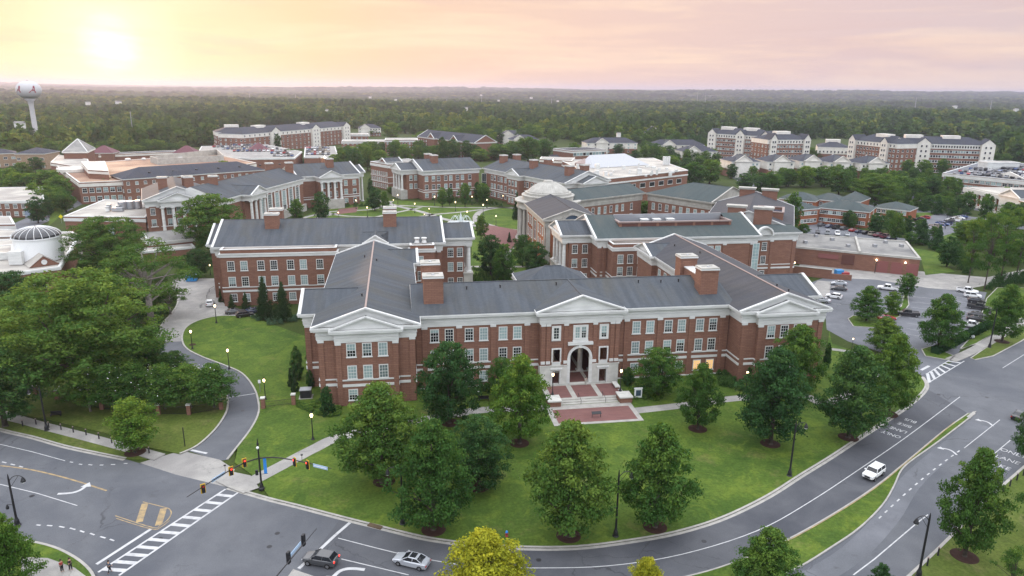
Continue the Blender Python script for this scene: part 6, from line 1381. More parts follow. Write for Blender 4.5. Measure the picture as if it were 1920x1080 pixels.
row([(665, 325, 280, 42), (690, 320, 272, 40, 'mid_b'), (712, 322, 282, 40), (735, 320, 300, 34, 'mid_y'), (755, 318, 302, 30), (785, 298, 272, 34), (850, 300, 262, 34, 'mid_c'), (875, 298, 264, 30, 'mid_c'), (902, 302, 280, 40, 'mid_y'), (830, 302, 258, 26, 'mid_c'), (930, 300, 270, 40), (960, 295, 265, 40, 'mid_b'), (990, 305, 258, 60, 'mid_b'), (1020, 300, 262, 44), (645, 322, 282, 36), (627, 318, 290, 30, 'mid_y'), (420, 335, 302, 36, 'mid_y'), (420, 292, 276, 26), (548, 302, 280, 44, 'mid_b')], 'in the belt beyond the quad', 'trees beyond the quad')
row([(1075, 300, 268, 32), (1245, 322, 288, 36), (1262, 325, 292, 40), (1285, 330, 298, 40, 'mid_c'), (1225, 305, 275, 32), (1210, 300, 272, 24), (1190, 305, 282, 26), (1160, 290, 270, 26, 'mid_c'), (1300, 290, 275, 30, 'mid_b')], 'near the clerestory hall', 'trees near the clerestory hall')
row([(500, 270, 245, 20), (520, 285, 252, 22, 'mid_c'), (560, 273, 248, 50, 'mid_b'), (600, 272, 246, 40, 'mid_c'), (735, 262, 230, 40, 'mid_y'), (700, 255, 240, 30), (760, 250, 228, 40)], 'before the far left residence halls', 'trees before the far left halls')

def fill(x0, x1, ya, yb, hp, wp, n, where, group, seed):
    "n trees in a belt running from (x0, ya) to (x1, yb), hp pixels tall and wp wide"
    r = random.Random(seed); L = []
    for i in range(n):
        t = (i+r.uniform(.1, .9))/n; x = x0+(x1-x0)*t; y = ya+(yb-ya)*t+r.uniform(-7, 7); k = r.choice(('mid_a', 'mid_b', 'mid_c', 'mid_a', 'mid_b', 'mid_y')); h = hp*r.uniform(.75, 1.2)
        L.append((round(x, 1), round(y, 1), round(y-h, 1), wp*r.uniform(.8, 1.25), k))
    row(L, where, group)
fill(1330, 1880, 322, 352, 26, 28, 30, 'in the belt below the low white dormitories', 'belt below the low white dormitories', 1)
fill(1440, 1800, 345, 368, 32, 34, 20, 'behind the brick school', 'trees behind the brick school', 2)
fill(1690, 1915, 366, 402, 22, 28, 8, 'before the colonnaded hall', 'trees before the colonnaded hall', 3)
fill(1205, 1350, 292, 312, 24, 26, 14, 'between the laboratory and the white dormitories', 'trees behind the laboratory', 4)
fill(1030, 1330, 262, 276, 20, 26, 22, 'behind the clerestory hall', 'trees behind the clerestory hall', 5)
fill(640, 1010, 302, 296, 30, 34, 22, 'just beyond the north quad range', 'trees beyond the north quad range', 6)
fill(790, 1010, 275, 268, 30, 36, 16, 'beside the slate-roofed dormitory', 'trees beside the slate-roofed dormitory', 7)
fill(0, 350, 296, 290, 26, 34, 22, 'behind the student centre', 'trees behind the student centre', 8)
fill(630, 720, 300, 288, 24, 30, 4, 'right of the crowded west lots', 'trees round the west lots', 9)
fill(405, 650, 272, 262, 20, 26, 14, 'at the foot of the far left halls', 'trees at the far left halls', 10)
fill(0, 130, 352, 400, 40, 50, 10, 'among the buildings at the west edge', 'trees at the west edge', 12)
fill(1320, 1900, 292, 306, 22, 26, 26, 'between the tall halls and the low dormitories', 'trees at the tall halls', 13)
fill(1560, 1760, 412, 452, 24, 24, 9, 'between the school and the service building', 'trees beyond the service building', 16)
fill(1630, 1800, 372, 400, 26, 28, 9, 'on the lawn beyond the school lots', 'trees on the school lawn', 17)
fill(0, 300, 330, 318, 24, 30, 9, 'at the west side of the student centre', 'trees by the student centre', 18) if 0 else None
fill(1880, 1930, 380, 430, 34, 40, 5, 'at the east edge beyond the pines', 'trees at the east edge', 14)
fill(1790, 1925, 455, 500, 50, 48, 8, 'between the pines and the school lot', 'trees north of the pines', 15)
# ---- woodland: everything beyond, one mass
bp = [(-800, 300), (0, 300), (90, 285), (180, 285), (300, 283), (400, 276), (404, 246), (650, 240), (720, 246), (760, 250), (830, 256), (930, 262), (1010, 258), (1100, 266), (1200, 272), (1330, 258), (1520, 262), (1862, 262), (1885, 305), (1920, 305), (2700, 300)]
def keep(x, y):
    d = np.array([x-CAM[0], y-CAM[1], -CAM[2]]); zf = d@_F
    if zf < 1: return True
    px = 960+FPX*(d@_R2)/zf; py = 540-FPX*(d@_U2)/zf
    for (a, ya), (c, yc) in zip(bp, bp[1:]):
        if a <= px < c: return py < ya+(yc-ya)*(px-a)/(c-a)
    return True
rg = np.random.default_rng(11); pts = []
for r0, r1, s in ((430, 1100, 13.5), (1100, 2200, 19), (2200, 4200, 29), (4200, 8200, 58), (8200, 15000, 120)):
    hw_ = .78 if r0 < 5000 else .72
    n_ = int((r1*r1-r0*r0)*hw_/(s*s)*.95)
    a = YAW+rg.uniform(-hw_, hw_, n_); r = np.sqrt(rg.uniform(r0*r0, r1*r1, n_)); x = CAM[0]+r*np.sin(a); y = CAM[1]+r*np.cos(a)
    for i in range(n_):
        if r[i] > 1100 or keep(x[i], y[i]): pts.append((x[i], y[i], s))
pts = np.array(pts); zz = terr(pts[:, 0], pts[:, 1]); n_ = len(pts); print('WOODLAND', n_)
# open glades where the photo shows fields and roofs
fld = np.sin(pts[:, 0]/310+1)+np.sin(pts[:, 1]/420+2)+np.sin((pts[:, 0]+pts[:, 1])/530)
sel = ~((fld > 2.35) & (pts[:, 2] > 16)); pts = pts[sel]; zz = zz[sel]; n_ = len(pts); fld = fld[sel]
me = bpy.data.meshes.new('woodland'); me.vertices.add(n_); me.vertices.foreach_set('co', np.stack([pts[:, 0], pts[:, 1], zz-1.0], 1).ravel())
scl = pts[:, 2]*rg.uniform(.8, 1.3, n_)*1.18
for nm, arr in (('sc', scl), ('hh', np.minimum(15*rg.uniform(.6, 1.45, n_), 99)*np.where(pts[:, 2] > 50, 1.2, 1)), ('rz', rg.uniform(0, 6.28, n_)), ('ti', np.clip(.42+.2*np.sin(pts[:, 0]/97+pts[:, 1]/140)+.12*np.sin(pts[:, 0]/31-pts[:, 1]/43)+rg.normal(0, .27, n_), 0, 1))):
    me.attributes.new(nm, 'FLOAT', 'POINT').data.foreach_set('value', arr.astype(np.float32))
wd = bpy.data.objects.new('woodland', me); C.objects.link(wd); tag(wd, 'dense mixed woodland rolling to the horizon beyond the campus', 'woodland', kind='stuff')
protos = bpy.data.collections.new('woodland_protos')
for i, (sd, kd) in enumerate(((51, 'round'), (52, 'round'), (53, 'egg'), (54, 'dome'), (55, 'maple'))):
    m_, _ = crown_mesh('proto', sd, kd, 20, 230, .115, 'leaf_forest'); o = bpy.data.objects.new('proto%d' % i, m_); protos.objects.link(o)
ng = bpy.data.node_groups.new('scatter', 'GeometryNodeTree'); ng.interface.new_socket('Geometry', in_out='INPUT', socket_type='NodeSocketGeometry'); ng.interface.new_socket('Geometry', in_out='OUTPUT', socket_type='NodeSocketGeometry')
gi = ng.nodes.new('NodeGroupInput'); go = ng.nodes.new('NodeGroupOutput'); ci = ng.nodes.new('GeometryNodeCollectionInfo'); ci.inputs['Collection'].default_value = protos; ci.inputs['Separate Children'].default_value = True; ci.inputs['Reset Children'].default_value = True
ip = ng.nodes.new('GeometryNodeInstanceOnPoints'); ip.inputs['Pick Instance'].default_value = True
def nattr(nm):
    a = ng.nodes.new('GeometryNodeInputNamedAttribute'); a.data_type = 'FLOAT'; a.inputs[0].default_value = nm; return a.outputs[0]
cs = ng.nodes.new('ShaderNodeCombineXYZ'); ng.links.new(nattr('sc'), cs.inputs[0]); ng.links.new(nattr('sc'), cs.inputs[1]); ng.links.new(nattr('hh'), cs.inputs[2])
cr = ng.nodes.new('ShaderNodeCombineXYZ'); ng.links.new(nattr('rz'), cr.inputs[2])
ri = ng.nodes.new('FunctionNodeRandomValue'); ri.data_type = 'INT'
for s_ in ri.inputs:
    if s_.name == 'Min' and s_.type == 'INT': s_.default_value = 0
    if s_.name == 'Max' and s_.type == 'INT': s_.default_value = 4
ng.links.new(gi.outputs[0], ip.inputs['Points']); ng.links.new(ci.outputs[0], ip.inputs['Instance']); ng.links.new([o for o in ri.outputs if o.type == 'INT'][0], ip.inputs['Instance Index'])
ng.links.new(cr.outputs[0], ip.inputs['Rotation']); ng.links.new(cs.outputs[0], ip.inputs['Scale'])
st = ng.nodes.new('GeometryNodeStoreNamedAttribute'); st.data_type = 'FLOAT'; st.domain = 'INSTANCE'; st.inputs['Name'].default_value = 'itint'; ng.links.new(ip.outputs[0], st.inputs[0]); ng.links.new(nattr('ti'), [s_ for s_ in st.inputs if s_.name == 'Value' and s_.enabled][0])
ng.links.new(st.outputs[0], go.inputs[0]); md = wd.modifiers.new('scatter', 'NODES'); md.node_group = ng

# ---- shrubs and beds
for (x, y, t, w, me_, lab) in ((553, 735, 687, 20, CONEB, 'dark pointed shrub at the west wall of the front hall, left of the pair'), (545, 725, 690, 14, CONEB, 'smaller pointed shrub at the back of the west wall group'), (582, 728, 695, 18, EGGB, 'upright dark shrub by the hall corner above the green cabinet'), (614, 780, 727, 32, EGGB, 'large egg-shaped shrub in front of the west pavilion corner'), (1549, 690, 645, 18, EGGB, 'tall dark column shrub at the east end of the facade'),
                             (765, 735, 712, 20, CONEB, 'dark cone shrub at the right edge of the west pavilion'), (1400, 715, 683, 26, EGGB, 'rounded dark shrub at the inner corner of the east pavilion'), (1177, 722, 690, 28, EGGB, 'dark shrub just east of the portico'), (1098, 525, 505, 14, EGGB, 'small round shrub below the columned porch of the engineering hall'), (1131, 530, 505, 16, EGGB, 'round shrub below the plain corner of the engineering hall'),
                             (435, 580, 552, 20, CONEB, 'first cone shrub from the left in front of the science hall'), (461, 578, 548, 22, CONEB, 'second cone shrub from the left in front of the science hall'), (415, 566, 541, 16, CONEB, 'dark shrub at the west corner of the science hall'), (955, 454, 435, 11, CONEB, 'tiny dark cone shrub by the rotunda steps'), (558, 712, 652, 30, EGGB, 'rounded shrub halfway along the west wall of the front hall'),
                             (1452, 510, 492, 16, EGGB, 'left dark shrub at the foot of the east block'), (1470, 512, 493, 16, EGGB, 'middle dark shrub at the foot of the east block'), (1484, 514, 494, 14, EGGB, 'right dark shrub at the foot of the east block')):
    b_ = G(x, y); bush(me_, b_, HT(b_, t), w/FPX*DIST(b_), lab)
def bed(name, pts, lab, me_=None, n=40, h=1.0, group=None):
    "a low planted bed: one mass of ground cover"
    me_ = me_ or BUSH[0]; P = g(pts); xs = [p[0] for p in P]; ys = [p[1] for p in P]; V = []; T = []; rb = np.random.default_rng(len(pts)*7+int(abs(xs[0])))
    k = 0; q = 0
    src = np.empty(len(me_.vertices)*3); me_.vertices.foreach_get('co', src); src = src.reshape(-1, 3)[:1200]; ti = np.empty(len(me_.polygons)); me_.attributes['tint'].data.foreach_get('value', ti); ti = ti[:300]
    while k < n and q < 4000:
        q += 1; x, y = rb.uniform(min(xs), max(xs)), rb.uniform(min(ys), max(ys)); ins = False; j = len(P)-1
        for i in range(len(P)):
            if (P[i][1] > y) != (P[j][1] > y) and x < (P[j][0]-P[i][0])*(y-P[i][1])/(P[j][1]-P[i][1])+P[i][0]: ins = not ins
            j = i
        if not ins: continue
        k += 1; s = rb.uniform(1.2, 2.2); V.append(src*[s, s, h*rb.uniform(.7, 1.2)]+[x, y, .05]); T.append(ti)
    V = np.concatenate(V); nf = len(V)//4; me2 = bpy.data.meshes.new(name); me2.vertices.add(len(V)); me2.vertices.foreach_set('co', V.ravel()); me2.loops.add(4*nf); me2.loops.foreach_set('vertex_index', np.arange(4*nf, dtype=np.int32)); me2.polygons.add(nf); me2.polygons.foreach_set('loop_start', np.arange(0, 4*nf, 4, dtype=np.int32))
    me2.attributes.new('tint', 'FLOAT', 'FACE').data.foreach_set('value', np.concatenate(T).astype(np.float32)); me2.materials.append(me_.materials[0]); me2.update(calc_edges=True); o = bpy.data.objects.new(name, me2); C.objects.link(o); tag(o, lab, 'planting', kind='stuff')
bed('juniper_bed', [(468, 598), (500, 612), (540, 610), (562, 600), (560, 592), (500, 590)], 'blue-green juniper mat below the two conifers', BUSH[2], 60, 1.1)
bed('flower_bed', [(552, 762), (600, 780), (640, 782), (640, 768), (600, 750), (556, 748)], 'low green planting in front of the west pavilion corner', BUSH[1], 50, .8)
bed('foundation_planting', [(680, 750), (780, 735), (900, 742), (1000, 745), (1000, 725), (900, 718), (780, 720)], 'dark planting at the foot of the facade west of the entrance', BUSH[0], 150, 1.6)
bed('entrance_bed', [(1172, 735), (1180, 750), (1240, 752), (1250, 735), (1235, 722), (1190, 722)], 'low green bed around the round tree east of the steps', BUSH[1], 70, .7)
bed('east_foundation_planting', [(1340, 700), (1350, 725), (1400, 742), (1470, 742), (1480, 720), (1400, 712)], 'dark planting at the foot of the east pavilion', BUSH[0], 110, 1.4)
bed('court_bank', [(255, 640), (290, 650), (300, 612), (325, 580), (332, 560), (300, 540), (240, 600)], 'dark shrubs on the bank beside the service court', BUSH[0], 90, 2.4)
bed('garden_planting', [(885, 505), (930, 510), (930, 530), (890, 530)], 'clipped green shrubs beside the science hall porch', BUSH[1], 60, 1.4)
bed('quad_hedge', [(790, 372), (820, 378), (880, 382), (940, 388), (940, 381), (880, 374), (820, 370)], 'dark hedge along the north range of the quad', BUSH[0], 120, 1.3)
bed('library_planting', [(560, 396), (600, 392), (690, 388), (700, 380), (600, 384)], 'shrubs along the library range beside the quad', BUSH[0], 80, 1.5)
bed('yard_bank', [(1760, 480), (1790, 500), (1815, 520), (1840, 500), (1800, 470)], 'dark shrubs on the bank behind the service yard', BUSH[0], 90, 3)
bed('east_hedge_bank', [(1850, 545), (1930, 530), (1930, 515), (1870, 520)], 'dark hedge along the edge of the pine grove', BUSH[0], 80, 2.0)
bed('car_park_hedge', [(1745, 432), (1640, 420), (1560, 412), (1560, 417), (1640, 427), (1745, 440)], 'low hedge between the school and its car park', BUSH[1], 90, 1.5)
bed('ground_cover_west', [(100, 720), (260, 690), (330, 680), (270, 640), (60, 690)], 'shady undergrowth below the huge oak', BUSH[0], 160, 1.2)
# clipped hedge by the east sidewalk
t = thing('clipped_hedge', 'long boxy clipped hedge between the car park and the east sidewalk', 'hedge', (*G(1800, 650), 0)); hb = MB().mt('leaf_dark')
a, c = np.array(G(1752, 664)), np.array(G(1856, 612)); rb = np.random.default_rng(5); u = unit(a, c); n = np.array([-u[1], u[0]]); L = float(np.linalg.norm(c-a)); vs = []; fs = []
for i in range(5200):
    s = rb.uniform(0, L); f = rb.integers(0, 3); w, z = (rb.uniform(-1, 1), 1.5) if f == 0 else ((-1 if f == 1 else 1), rb.uniform(.05, 1.5)); p = a+u*s+n*w*.9; q = np.array([p[0], p[1], z])+rb.normal(0, .07, 3); d1 = rb.normal(0, .1, 3); d2 = rb.normal(0, .1, 3); k = len(vs); vs += [q-d1, q-d2, q+d1, q+d2]; fs.append((k, k+1, k+2, k+3))
hb.add(vs, fs); hb.obox(tuple((a+c)/2), tuple(u), L, 1.7, 0, 1.42); hb.out('foliage', t)
b = MB().mt('bark'); b.tube((*((a+c)/2), 0), (*((a+c)/2), 1.2), .05); b.out('stem', t)
# mulch rings
b = MB().mt('mulch')
for x, y in ((813, 995), (897, 915), (974, 833), (1066, 1007), (1228, 990), (1308, 806), (1444, 834), (1590, 822), (1665, 778), (720, 905), (845, 795), (254, 850), (1808, 1045), (1878, 642), (361, 648)):
    c = G(x, y-1); b.lathe((*c, .10), [(1.75 if x != 361 else .8, 0), (1.5 if x != 361 else .7, .09)], 20)
struct('mulch_ring', b)

# ================================================================ VEHICLES
def loft(b, st, n=None):
    k = len(st[0]); o = len(b.v); vs = [p for s in st for p in s]; fs = []
    for j in range(len(st)-1):
        for i in range(k): fs.append((j*k+i, j*k+(i+1) % k, (j+1)*k+(i+1) % k, (j+1)*k+i))
    fs += [tuple(range(k-1, -1, -1)), tuple(range((len(st)-1)*k, len(st)*k))]; b.add(vs, fs)
def car_parts(kind):
    # x forward; profile stations: x, half width, z bottom, z shoulder, z deck
    if kind == 'sedan': S = [(-2.35, .72, .42, .78, .86), (-2.25, .82, .28, .85, .98), (-1.5, .9, .22, .9, 1.04), (-.2, .91, .2, .9, .98), (.9, .9, .2, .88, .98), (1.6, .87, .22, .82, .88), (2.15, .8, .28, .7, .76), (2.35, .68, .36, .6, .64)]; cab = ((-1.85, -1.05, .25, 1.15), 1.43, 1.0)
    elif kind == 'suv': S = [(-2.2, .78, .45, .95, 1.05), (-2.12, .86, .32, 1.02, 1.12), (-1.3, .92, .27, 1.02, 1.12), (.8, .92, .27, 1.0, 1.1), (1.4, .9, .28, .96, 1.04), (2.05, .84, .34, .85, .92), (2.25, .74, .42, .7, .78)]; cab = ((-2.1, -1.55, .3, 1.2), 1.6, 1.08)
    elif kind == 'jeep': S = [(-2.2, .84, .5, 1.05, 1.12), (-2.15, .9, .42, 1.08, 1.15), (.8, .92, .4, 1.08, 1.15), (1.3, .9, .4, 1.05, 1.12), (2.1, .86, .45, 1.0, 1.06), (2.22, .8, .5, .85, .95)]; cab = ((-2.1, -1.95, .55, .95), 1.74, 1.13)
    else: S = [(-2.9, .88, .6, 1.0, 1.1), (-2.85, .95, .5, 1.05, 1.15), (-.9, .97, .45, 1.08, 1.18), (1.2, .97, .45, 1.08, 1.16), (1.9, .95, .48, 1.02, 1.12), (2.7, .9, .52, .95, 1.02), (2.9, .8, .6, .8, .88)]; cab = ((-.9, -.7, .75, 1.35), 1.88, 1.15)
    st = [[(x, -w*.92, zb), (x, -w, zb+.12), (x, -w, zs), (x, -w*.88, zd), (x, 0, zd+.03), (x, w*.88, zd), (x, w, zs), (x, w, zb+.12), (x, w*.92, zb)] for x, w, zb, zs, zd in S]
    b = MB().mt('car_white'); loft(b, st)
    (x0, x1, x2, x3), zt, zb = cab; wb, wt = (.82, .66) if kind == 'sedan' else ((.86, .74) if kind != 'pickup' else (.9, .76))
    b.add([(x1, -wt, zt-.03), (x2, -wt, zt-.03), (x2, wt, zt-.03), (x1, wt, zt-.03), (x1+.1, -wt*.9, zt+.03), (x2-.1, -wt*.9, zt+.03), (x2-.1, wt*.9, zt+.03), (x1+.1, wt*.9, zt+.03)], [(4, 5, 6, 7), (0, 1, 5, 4), (1, 2, 6, 5), (2, 3, 7, 6), (3, 0, 4, 7), (3, 2, 1, 0)])
    for s in (-1, 1):
        for xa, xb in ((x0, x1), ((x0+x3)/2-.1, (x1+x2)/2-.05), (x3, x2)): b.tube((xa, s*wb*.99, zb-.03), (xb, s*wt*.99, zt-.02), .045, None, 5)
        b.box(.75 if kind != 'pickup' else 1.0, .98 if kind != 'pickup' else 1.2, s*1.0-.1, s*1.0+.1, zb, zb+.14)
    if kind == 'pickup': b.box(-2.8, -.95, -.93, -.84, 1.1, 1.3); b.box(-2.8, -.95, .84, .93, 1.1, 1.3); b.box(-2.87, -2.78, -.93, .93, 1.1, 1.3)
    gl = MB().mt('glass_dark'); gl.add([(x0, -wb, zb-.06), (x3, -wb, zb-.06), (x3, wb, zb-.06), (x0, wb, zb-.06), (x1, -wt, zt-.02), (x2, -wt, zt-.02), (x2, wt, zt-.02), (x1, wt, zt-.02)], [(0, 1, 5, 4), (1, 2, 6, 5), (2, 3, 7, 6), (3, 0, 4, 7)])
    if kind == 'pickup': gl.mt('black'); gl.box(-2.75, -.98, -.84, .84, 1.16, 1.2)
    if kind == 'sedan': gl.box(-.75, .05, -.5, .5, zt, zt+.045)
    return b, gl, S
def make_car(kind):
    b, gl, S = car_parts(kind); out = [('body', b.mesh('body', smooth=False)), ('window', gl.mesh('window'))]
    xf, xr = S[-1][0], S[0][0]; r = .33 if kind == 'sedan' else .37
    wh = []
    for x in (xf-.88, xr+.88):
        for s in (-1, 1):
            w = MB().mt('tyre'); w.tube((0, -.11, 0), (0, .11, 0), r, None, 16); w.mt('rim'); w.tube((0, -.125, 0), (0, .125, 0), r*.58, None, 12); wh.append((x, s*(S[2][1]-.08), r, w.mesh('wheel')))
    lights = []
    for s in (-1, 1):
        h = MB().mt('head_lamp'); h.box(xf-.22, xf-.02, s*.62-.16, s*.62+.16, S[-1][3]-.08, S[-1][3]+.08); lights.append(('headlight', h.mesh('headlight')))
        q = MB().mt('tail_red'); q.box(xr-.02, xr+.16, s*.66-.13, s*.66+.13, S[0][3]-.16, S[0][3]+.05); lights.append(('tail_light', q.mesh('tail_light')))
    bp_ = MB().mt('black'); bp_.box(xf-.12, xf+.02, -.42, .42, S[-1][2]+.05, S[-1][3]-.02); lights.append(('grille', bp_.mesh('grille')))
    return out, wh, lights
CARS = {k: make_car(k) for k in ('sedan', 'suv', 'jeep', 'pickup')}
def low_car(kind):
    b, gl, S = car_parts(kind); b.mt('glass_dark'); o = len(b.v); b.v += gl.v; 
    for f, m in zip(gl.f, gl.m): b.f.append([i+o for i in f]); b.m.append(b.mats.index('glass_dark'))
    b.mt('tyre')
    for x in (S[-1][0]-.88, S[0][0]+.88): b.box(x-.33, x+.33, -.88, .88, 0, .6)
    return b.mesh('parked_car')
LOW = {k: low_car(k) for k in CARS}
def car(kind, col, p, q, label, name='parked_car', cat='car', group='parked cars', z=0.0, lod=0, ang=None):
    "p: pixel under the car, q: pixel the nose points to"
    c = G(*p); 
    if ang is None: d = G(*q); ang = math.atan2(d[1]-c[1], d[0]-c[0])
    if lod:
        o = bpy.data.objects.new(name, LOW[kind]); C.objects.link(o); o.location = (c[0], c[1], z); o.rotation_euler = (0, 0, ang)
        o.material_slots[0].link = 'OBJECT'; o.material_slots[0].material = M['car_'+col]; return tag(o, label, cat, group)
    t = thing(name, label, cat, (c[0], c[1], z), group, ang); out, wh, li = CARS[kind]
    for nm, me_ in out:
        o = bpy.data.objects.new(nm, me_); C.objects.link(o); o.parent = t
        if nm == 'body': o.material_slots[0].link = 'OBJECT'; o.material_slots[0].material = M['car_'+col]
    for x, y, r, me_ in wh: o = bpy.data.objects.new('wheel', me_); C.objects.link(o); o.parent = t; o.location = (x, y, r)
    for nm, me_ in li: o = bpy.data.objects.new(nm, me_); C.objects.link(o); o.parent = t
    return t
MV = dict(name='car', group=None)
t = car('suv', 'dkgrey', (602, 1056), (560, 1049), 'dark grey hatchback waiting at the white stop line at the bottom', **MV)
for s in (-1, 1): h = MB().mt('red_glow'); h.box(-2.26, -2.16, s*.7-.1, s*.7+.1, .95, 1.1); o = bpy.data.objects.new('brake_light', h.mesh('brake_light')); C.objects.link(o); o.parent = t
t = car('sedan', 'silver', (772, 1058), (735, 1049), 'silver sedan following in the curved street near the yellow tree', **MV)
car('jeep', 'white', (1637, 893), (1610, 912), 'white boxy four-wheel drive rounding the bend beside the median', **MV)
car('sedan', 'black', (1912, 784), (1950, 760), 'black car with red tail light cut by the right edge', **MV)
LOT = 'cars in the east car park'
for k, c, p, q, lab in (('sedan', 'silver', (1572, 534), (1540, 532), 'silver sedan in the far row beside the disabled bays'), ('sedan', 'dkgrey', (1572, 544), (1540, 541), 'dark sedan in front of the silver sedan by the yard wall'), ('suv', 'white', (1563, 559), (1535, 555), 'white estate car in the bay beside the roof corner'), ('sedan', 'silver', (1541, 566), (1512, 561), 'silver sedan half hidden by the east roof corner'),
                        ('pickup', 'white', (1664, 544), (1640, 541), 'white pickup with canopy at the far end of the parking island'), ('pickup', 'black', (1701, 592), (1680, 590), 'black pickup left of the middle row'), ('pickup', 'white', (1813, 549), (1840, 553), 'white pickup at the top of the right-hand row'), ('jeep', 'white', (1823, 558), (1850, 561), 'white boxy car second from top of the right-hand row'), ('suv', 'black', (1830, 568), (1858, 571), 'black car third from top of the right-hand row'),
                        ('pickup', 'black', (1835, 580), (1860, 584), 'black pickup in the middle of the right-hand row'), ('sedan', 'dkgrey', (1833, 594), (1858, 598), 'grey sedan above the white crew pickup row'), ('sedan', 'black', (1831, 602), (1858, 606), 'black sedan just above the white crew pickup'), ('pickup', 'white', (1820, 614), (1846, 618), 'white crew pickup near the bottom of the right-hand row'), ('sedan', 'silver', (1806, 632), (1832, 636), 'silver car mostly hidden by the tree at the hedge'), ('sedan', 'red', (1662, 600), (1690, 600), 'red car glimpsed behind the yellowish young tree')):
    car(k, c, p, q, lab, group=LOT)
for k, c, p, q, lab in (('suv', 'white', (394, 572), (400, 545), 'white car parked by the fence at the service court'), ('sedan', 'dkgrey', (440, 588), (470, 585), 'dark blue-grey car nearest the path lamp at the science hall'), ('suv', 'black', (459, 594), (490, 590), 'black car second from the lamp beside the conifer'), ('sedan', 'navy', (477, 586), (510, 582), 'navy car tucked behind the conifer')): car(k, c, p, q, lab, group='cars at the service court')
car('suv', 'navy', (71, 460), (45, 462), 'dark blue van by the garage door at the left', name='parked_van', cat='van', group=None)
def truck(p, q, s, lab):
    c = G(*p); d = G(*q); t = thing('box_truck', lab, 'truck', (*c, 0), 'white box trucks', math.atan2(d[1]-c[1], d[0]-c[0])); t0 = tuple(t['_o'])
    for nm, mt_, bx in (('cargo_box', 'white_paint', (-3.2, 1.2, -1.1, 1.1, .9, 3.1)), ('cab', 'car_white', (1.25, 2.7, -1, 1, .5, 2.2)), ('windscreen', 'glass_dark', (2.5, 2.73, -.85, .85, 1.3, 2.0))): b = MB().mt(mt_); b.box(*bx); o = bpy.data.objects.new(nm, b.mesh(nm)); C.objects.link(o); o.parent = t
    for x in (-2.2, 1.9):
        for y in (-.95, .95): w = MB().mt('tyre'); w.tube((0, -.12, 0), (0, .12, 0), .42, None, 14); o = bpy.data.objects.new('wheel', w.mesh('wheel')); C.objects.link(o); o.parent = t; o.location = (x, y, .42)
truck((80, 466), (95, 466), 1, 'white box truck in front of the glass dome'); truck((112, 464), (95, 470), 1, 'white box truck beside the flat annex')
cols = ['white', 'silver', 'black', 'grey', 'dkgrey', 'blue', 'red', 'navy', 'beige', 'white', 'black', 'silver', 'grey']; kinds = ['sedan', 'suv', 'sedan', 'pickup', 'suv', 'jeep']; rc = random.Random(21)
def carrow(a, b_, n, where, group, z=0.0, back=(0, -8), cl=None, jit=.1):
    a, b_ = np.array(a, float), np.array(b_, float)
    for i in range(n):
        p = a+(b_-a)*i/max(1, n-1); P = G(p[0], p[1], z); c = (cl or [])[i] if cl and i < len(cl) else rc.choice(cols); k = rc.choice(kinds)
        A = G(a[0], a[1], z); B = G(b_[0], b_[1], z); ang = math.atan2(B[1]-A[1], B[0]-A[0])+math.pi/2+rc.uniform(-jit, jit)+(math.pi if rc.random() < .4 else 0)
        o = bpy.data.objects.new('parked_car', LOW[k]); C.objects.link(o); o.location = (P[0], P[1], z+.02); o.rotation_euler = (0, 0, ang); o.material_slots[0].link = 'OBJECT'; o.material_slots[0].material = M['car_'+c]
        cn = {'dkgrey': 'dark grey'}.get(c, c); kn = {'suv': 'tall car', 'jeep': 'boxy car', 'pickup': 'pickup', 'sedan': 'sedan'}[k]
        tag(o, f'{cn} {kn}, {ORD[i]} from the left in {where}' if 'row of' not in where and 'row on' not in where else f'{cn} {kn}, {ORD[i]} along {where}', 'car', group)
SL = 'cars in the school car park'
carrow((1540, 424), (1582, 431), 4, 'the far row below the brick school', SL, cl=['grey', 'navy', 'black', 'dkgrey']); carrow((1600, 434), (1672, 449), 7, 'the row beyond the service building', SL, cl=['red', 'navy', 'black', 'beige', 'maroon', 'maroon', 'navy']); carrow((1533, 438), (1588, 442), 4, 'the near row behind the service building', SL, cl=['black', 'silver', 'white', 'silver'])
carrow((1742, 432), (1805, 408), 11, 'the diagonal row beside the east magnolias', SL); carrow((1704, 420), (1735, 410), 4, 'the short row by the side street', SL)
for i, (y, x0, x1, n) in enumerate(((273, 440, 478, 9), (276, 402, 500, 14), (280, 420, 520, 14), (284, 440, 535, 13), (288, 510, 545, 7), (293, 515, 548, 6))): carrow((x0, y), (x1, y), n, f'the {ORD[i]} row of the crowded west lot', 'cars in the crowded west lot', z=8.8)
for i, y in enumerate((278, 282, 286, 290)): carrow((576, y), (616, y), 9, f'the {ORD[i]} row of the far lot', 'cars in the far lot', z=8.8)
for i, (y, x0, x1, n) in enumerate(((311, 1862, 1940, 10), (314, 1850, 1945, 13), (318, 1820, 1940, 14), (322, 1800, 1935, 14), (326, 1790, 1930, 12), (329, 1840, 1925, 8))): carrow((x0, y), (x1, y+8), n, f'the {ORD[i]} row on the parking deck', 'cars on the parking deck', z=11.85)

HAZE = 1.0e-4

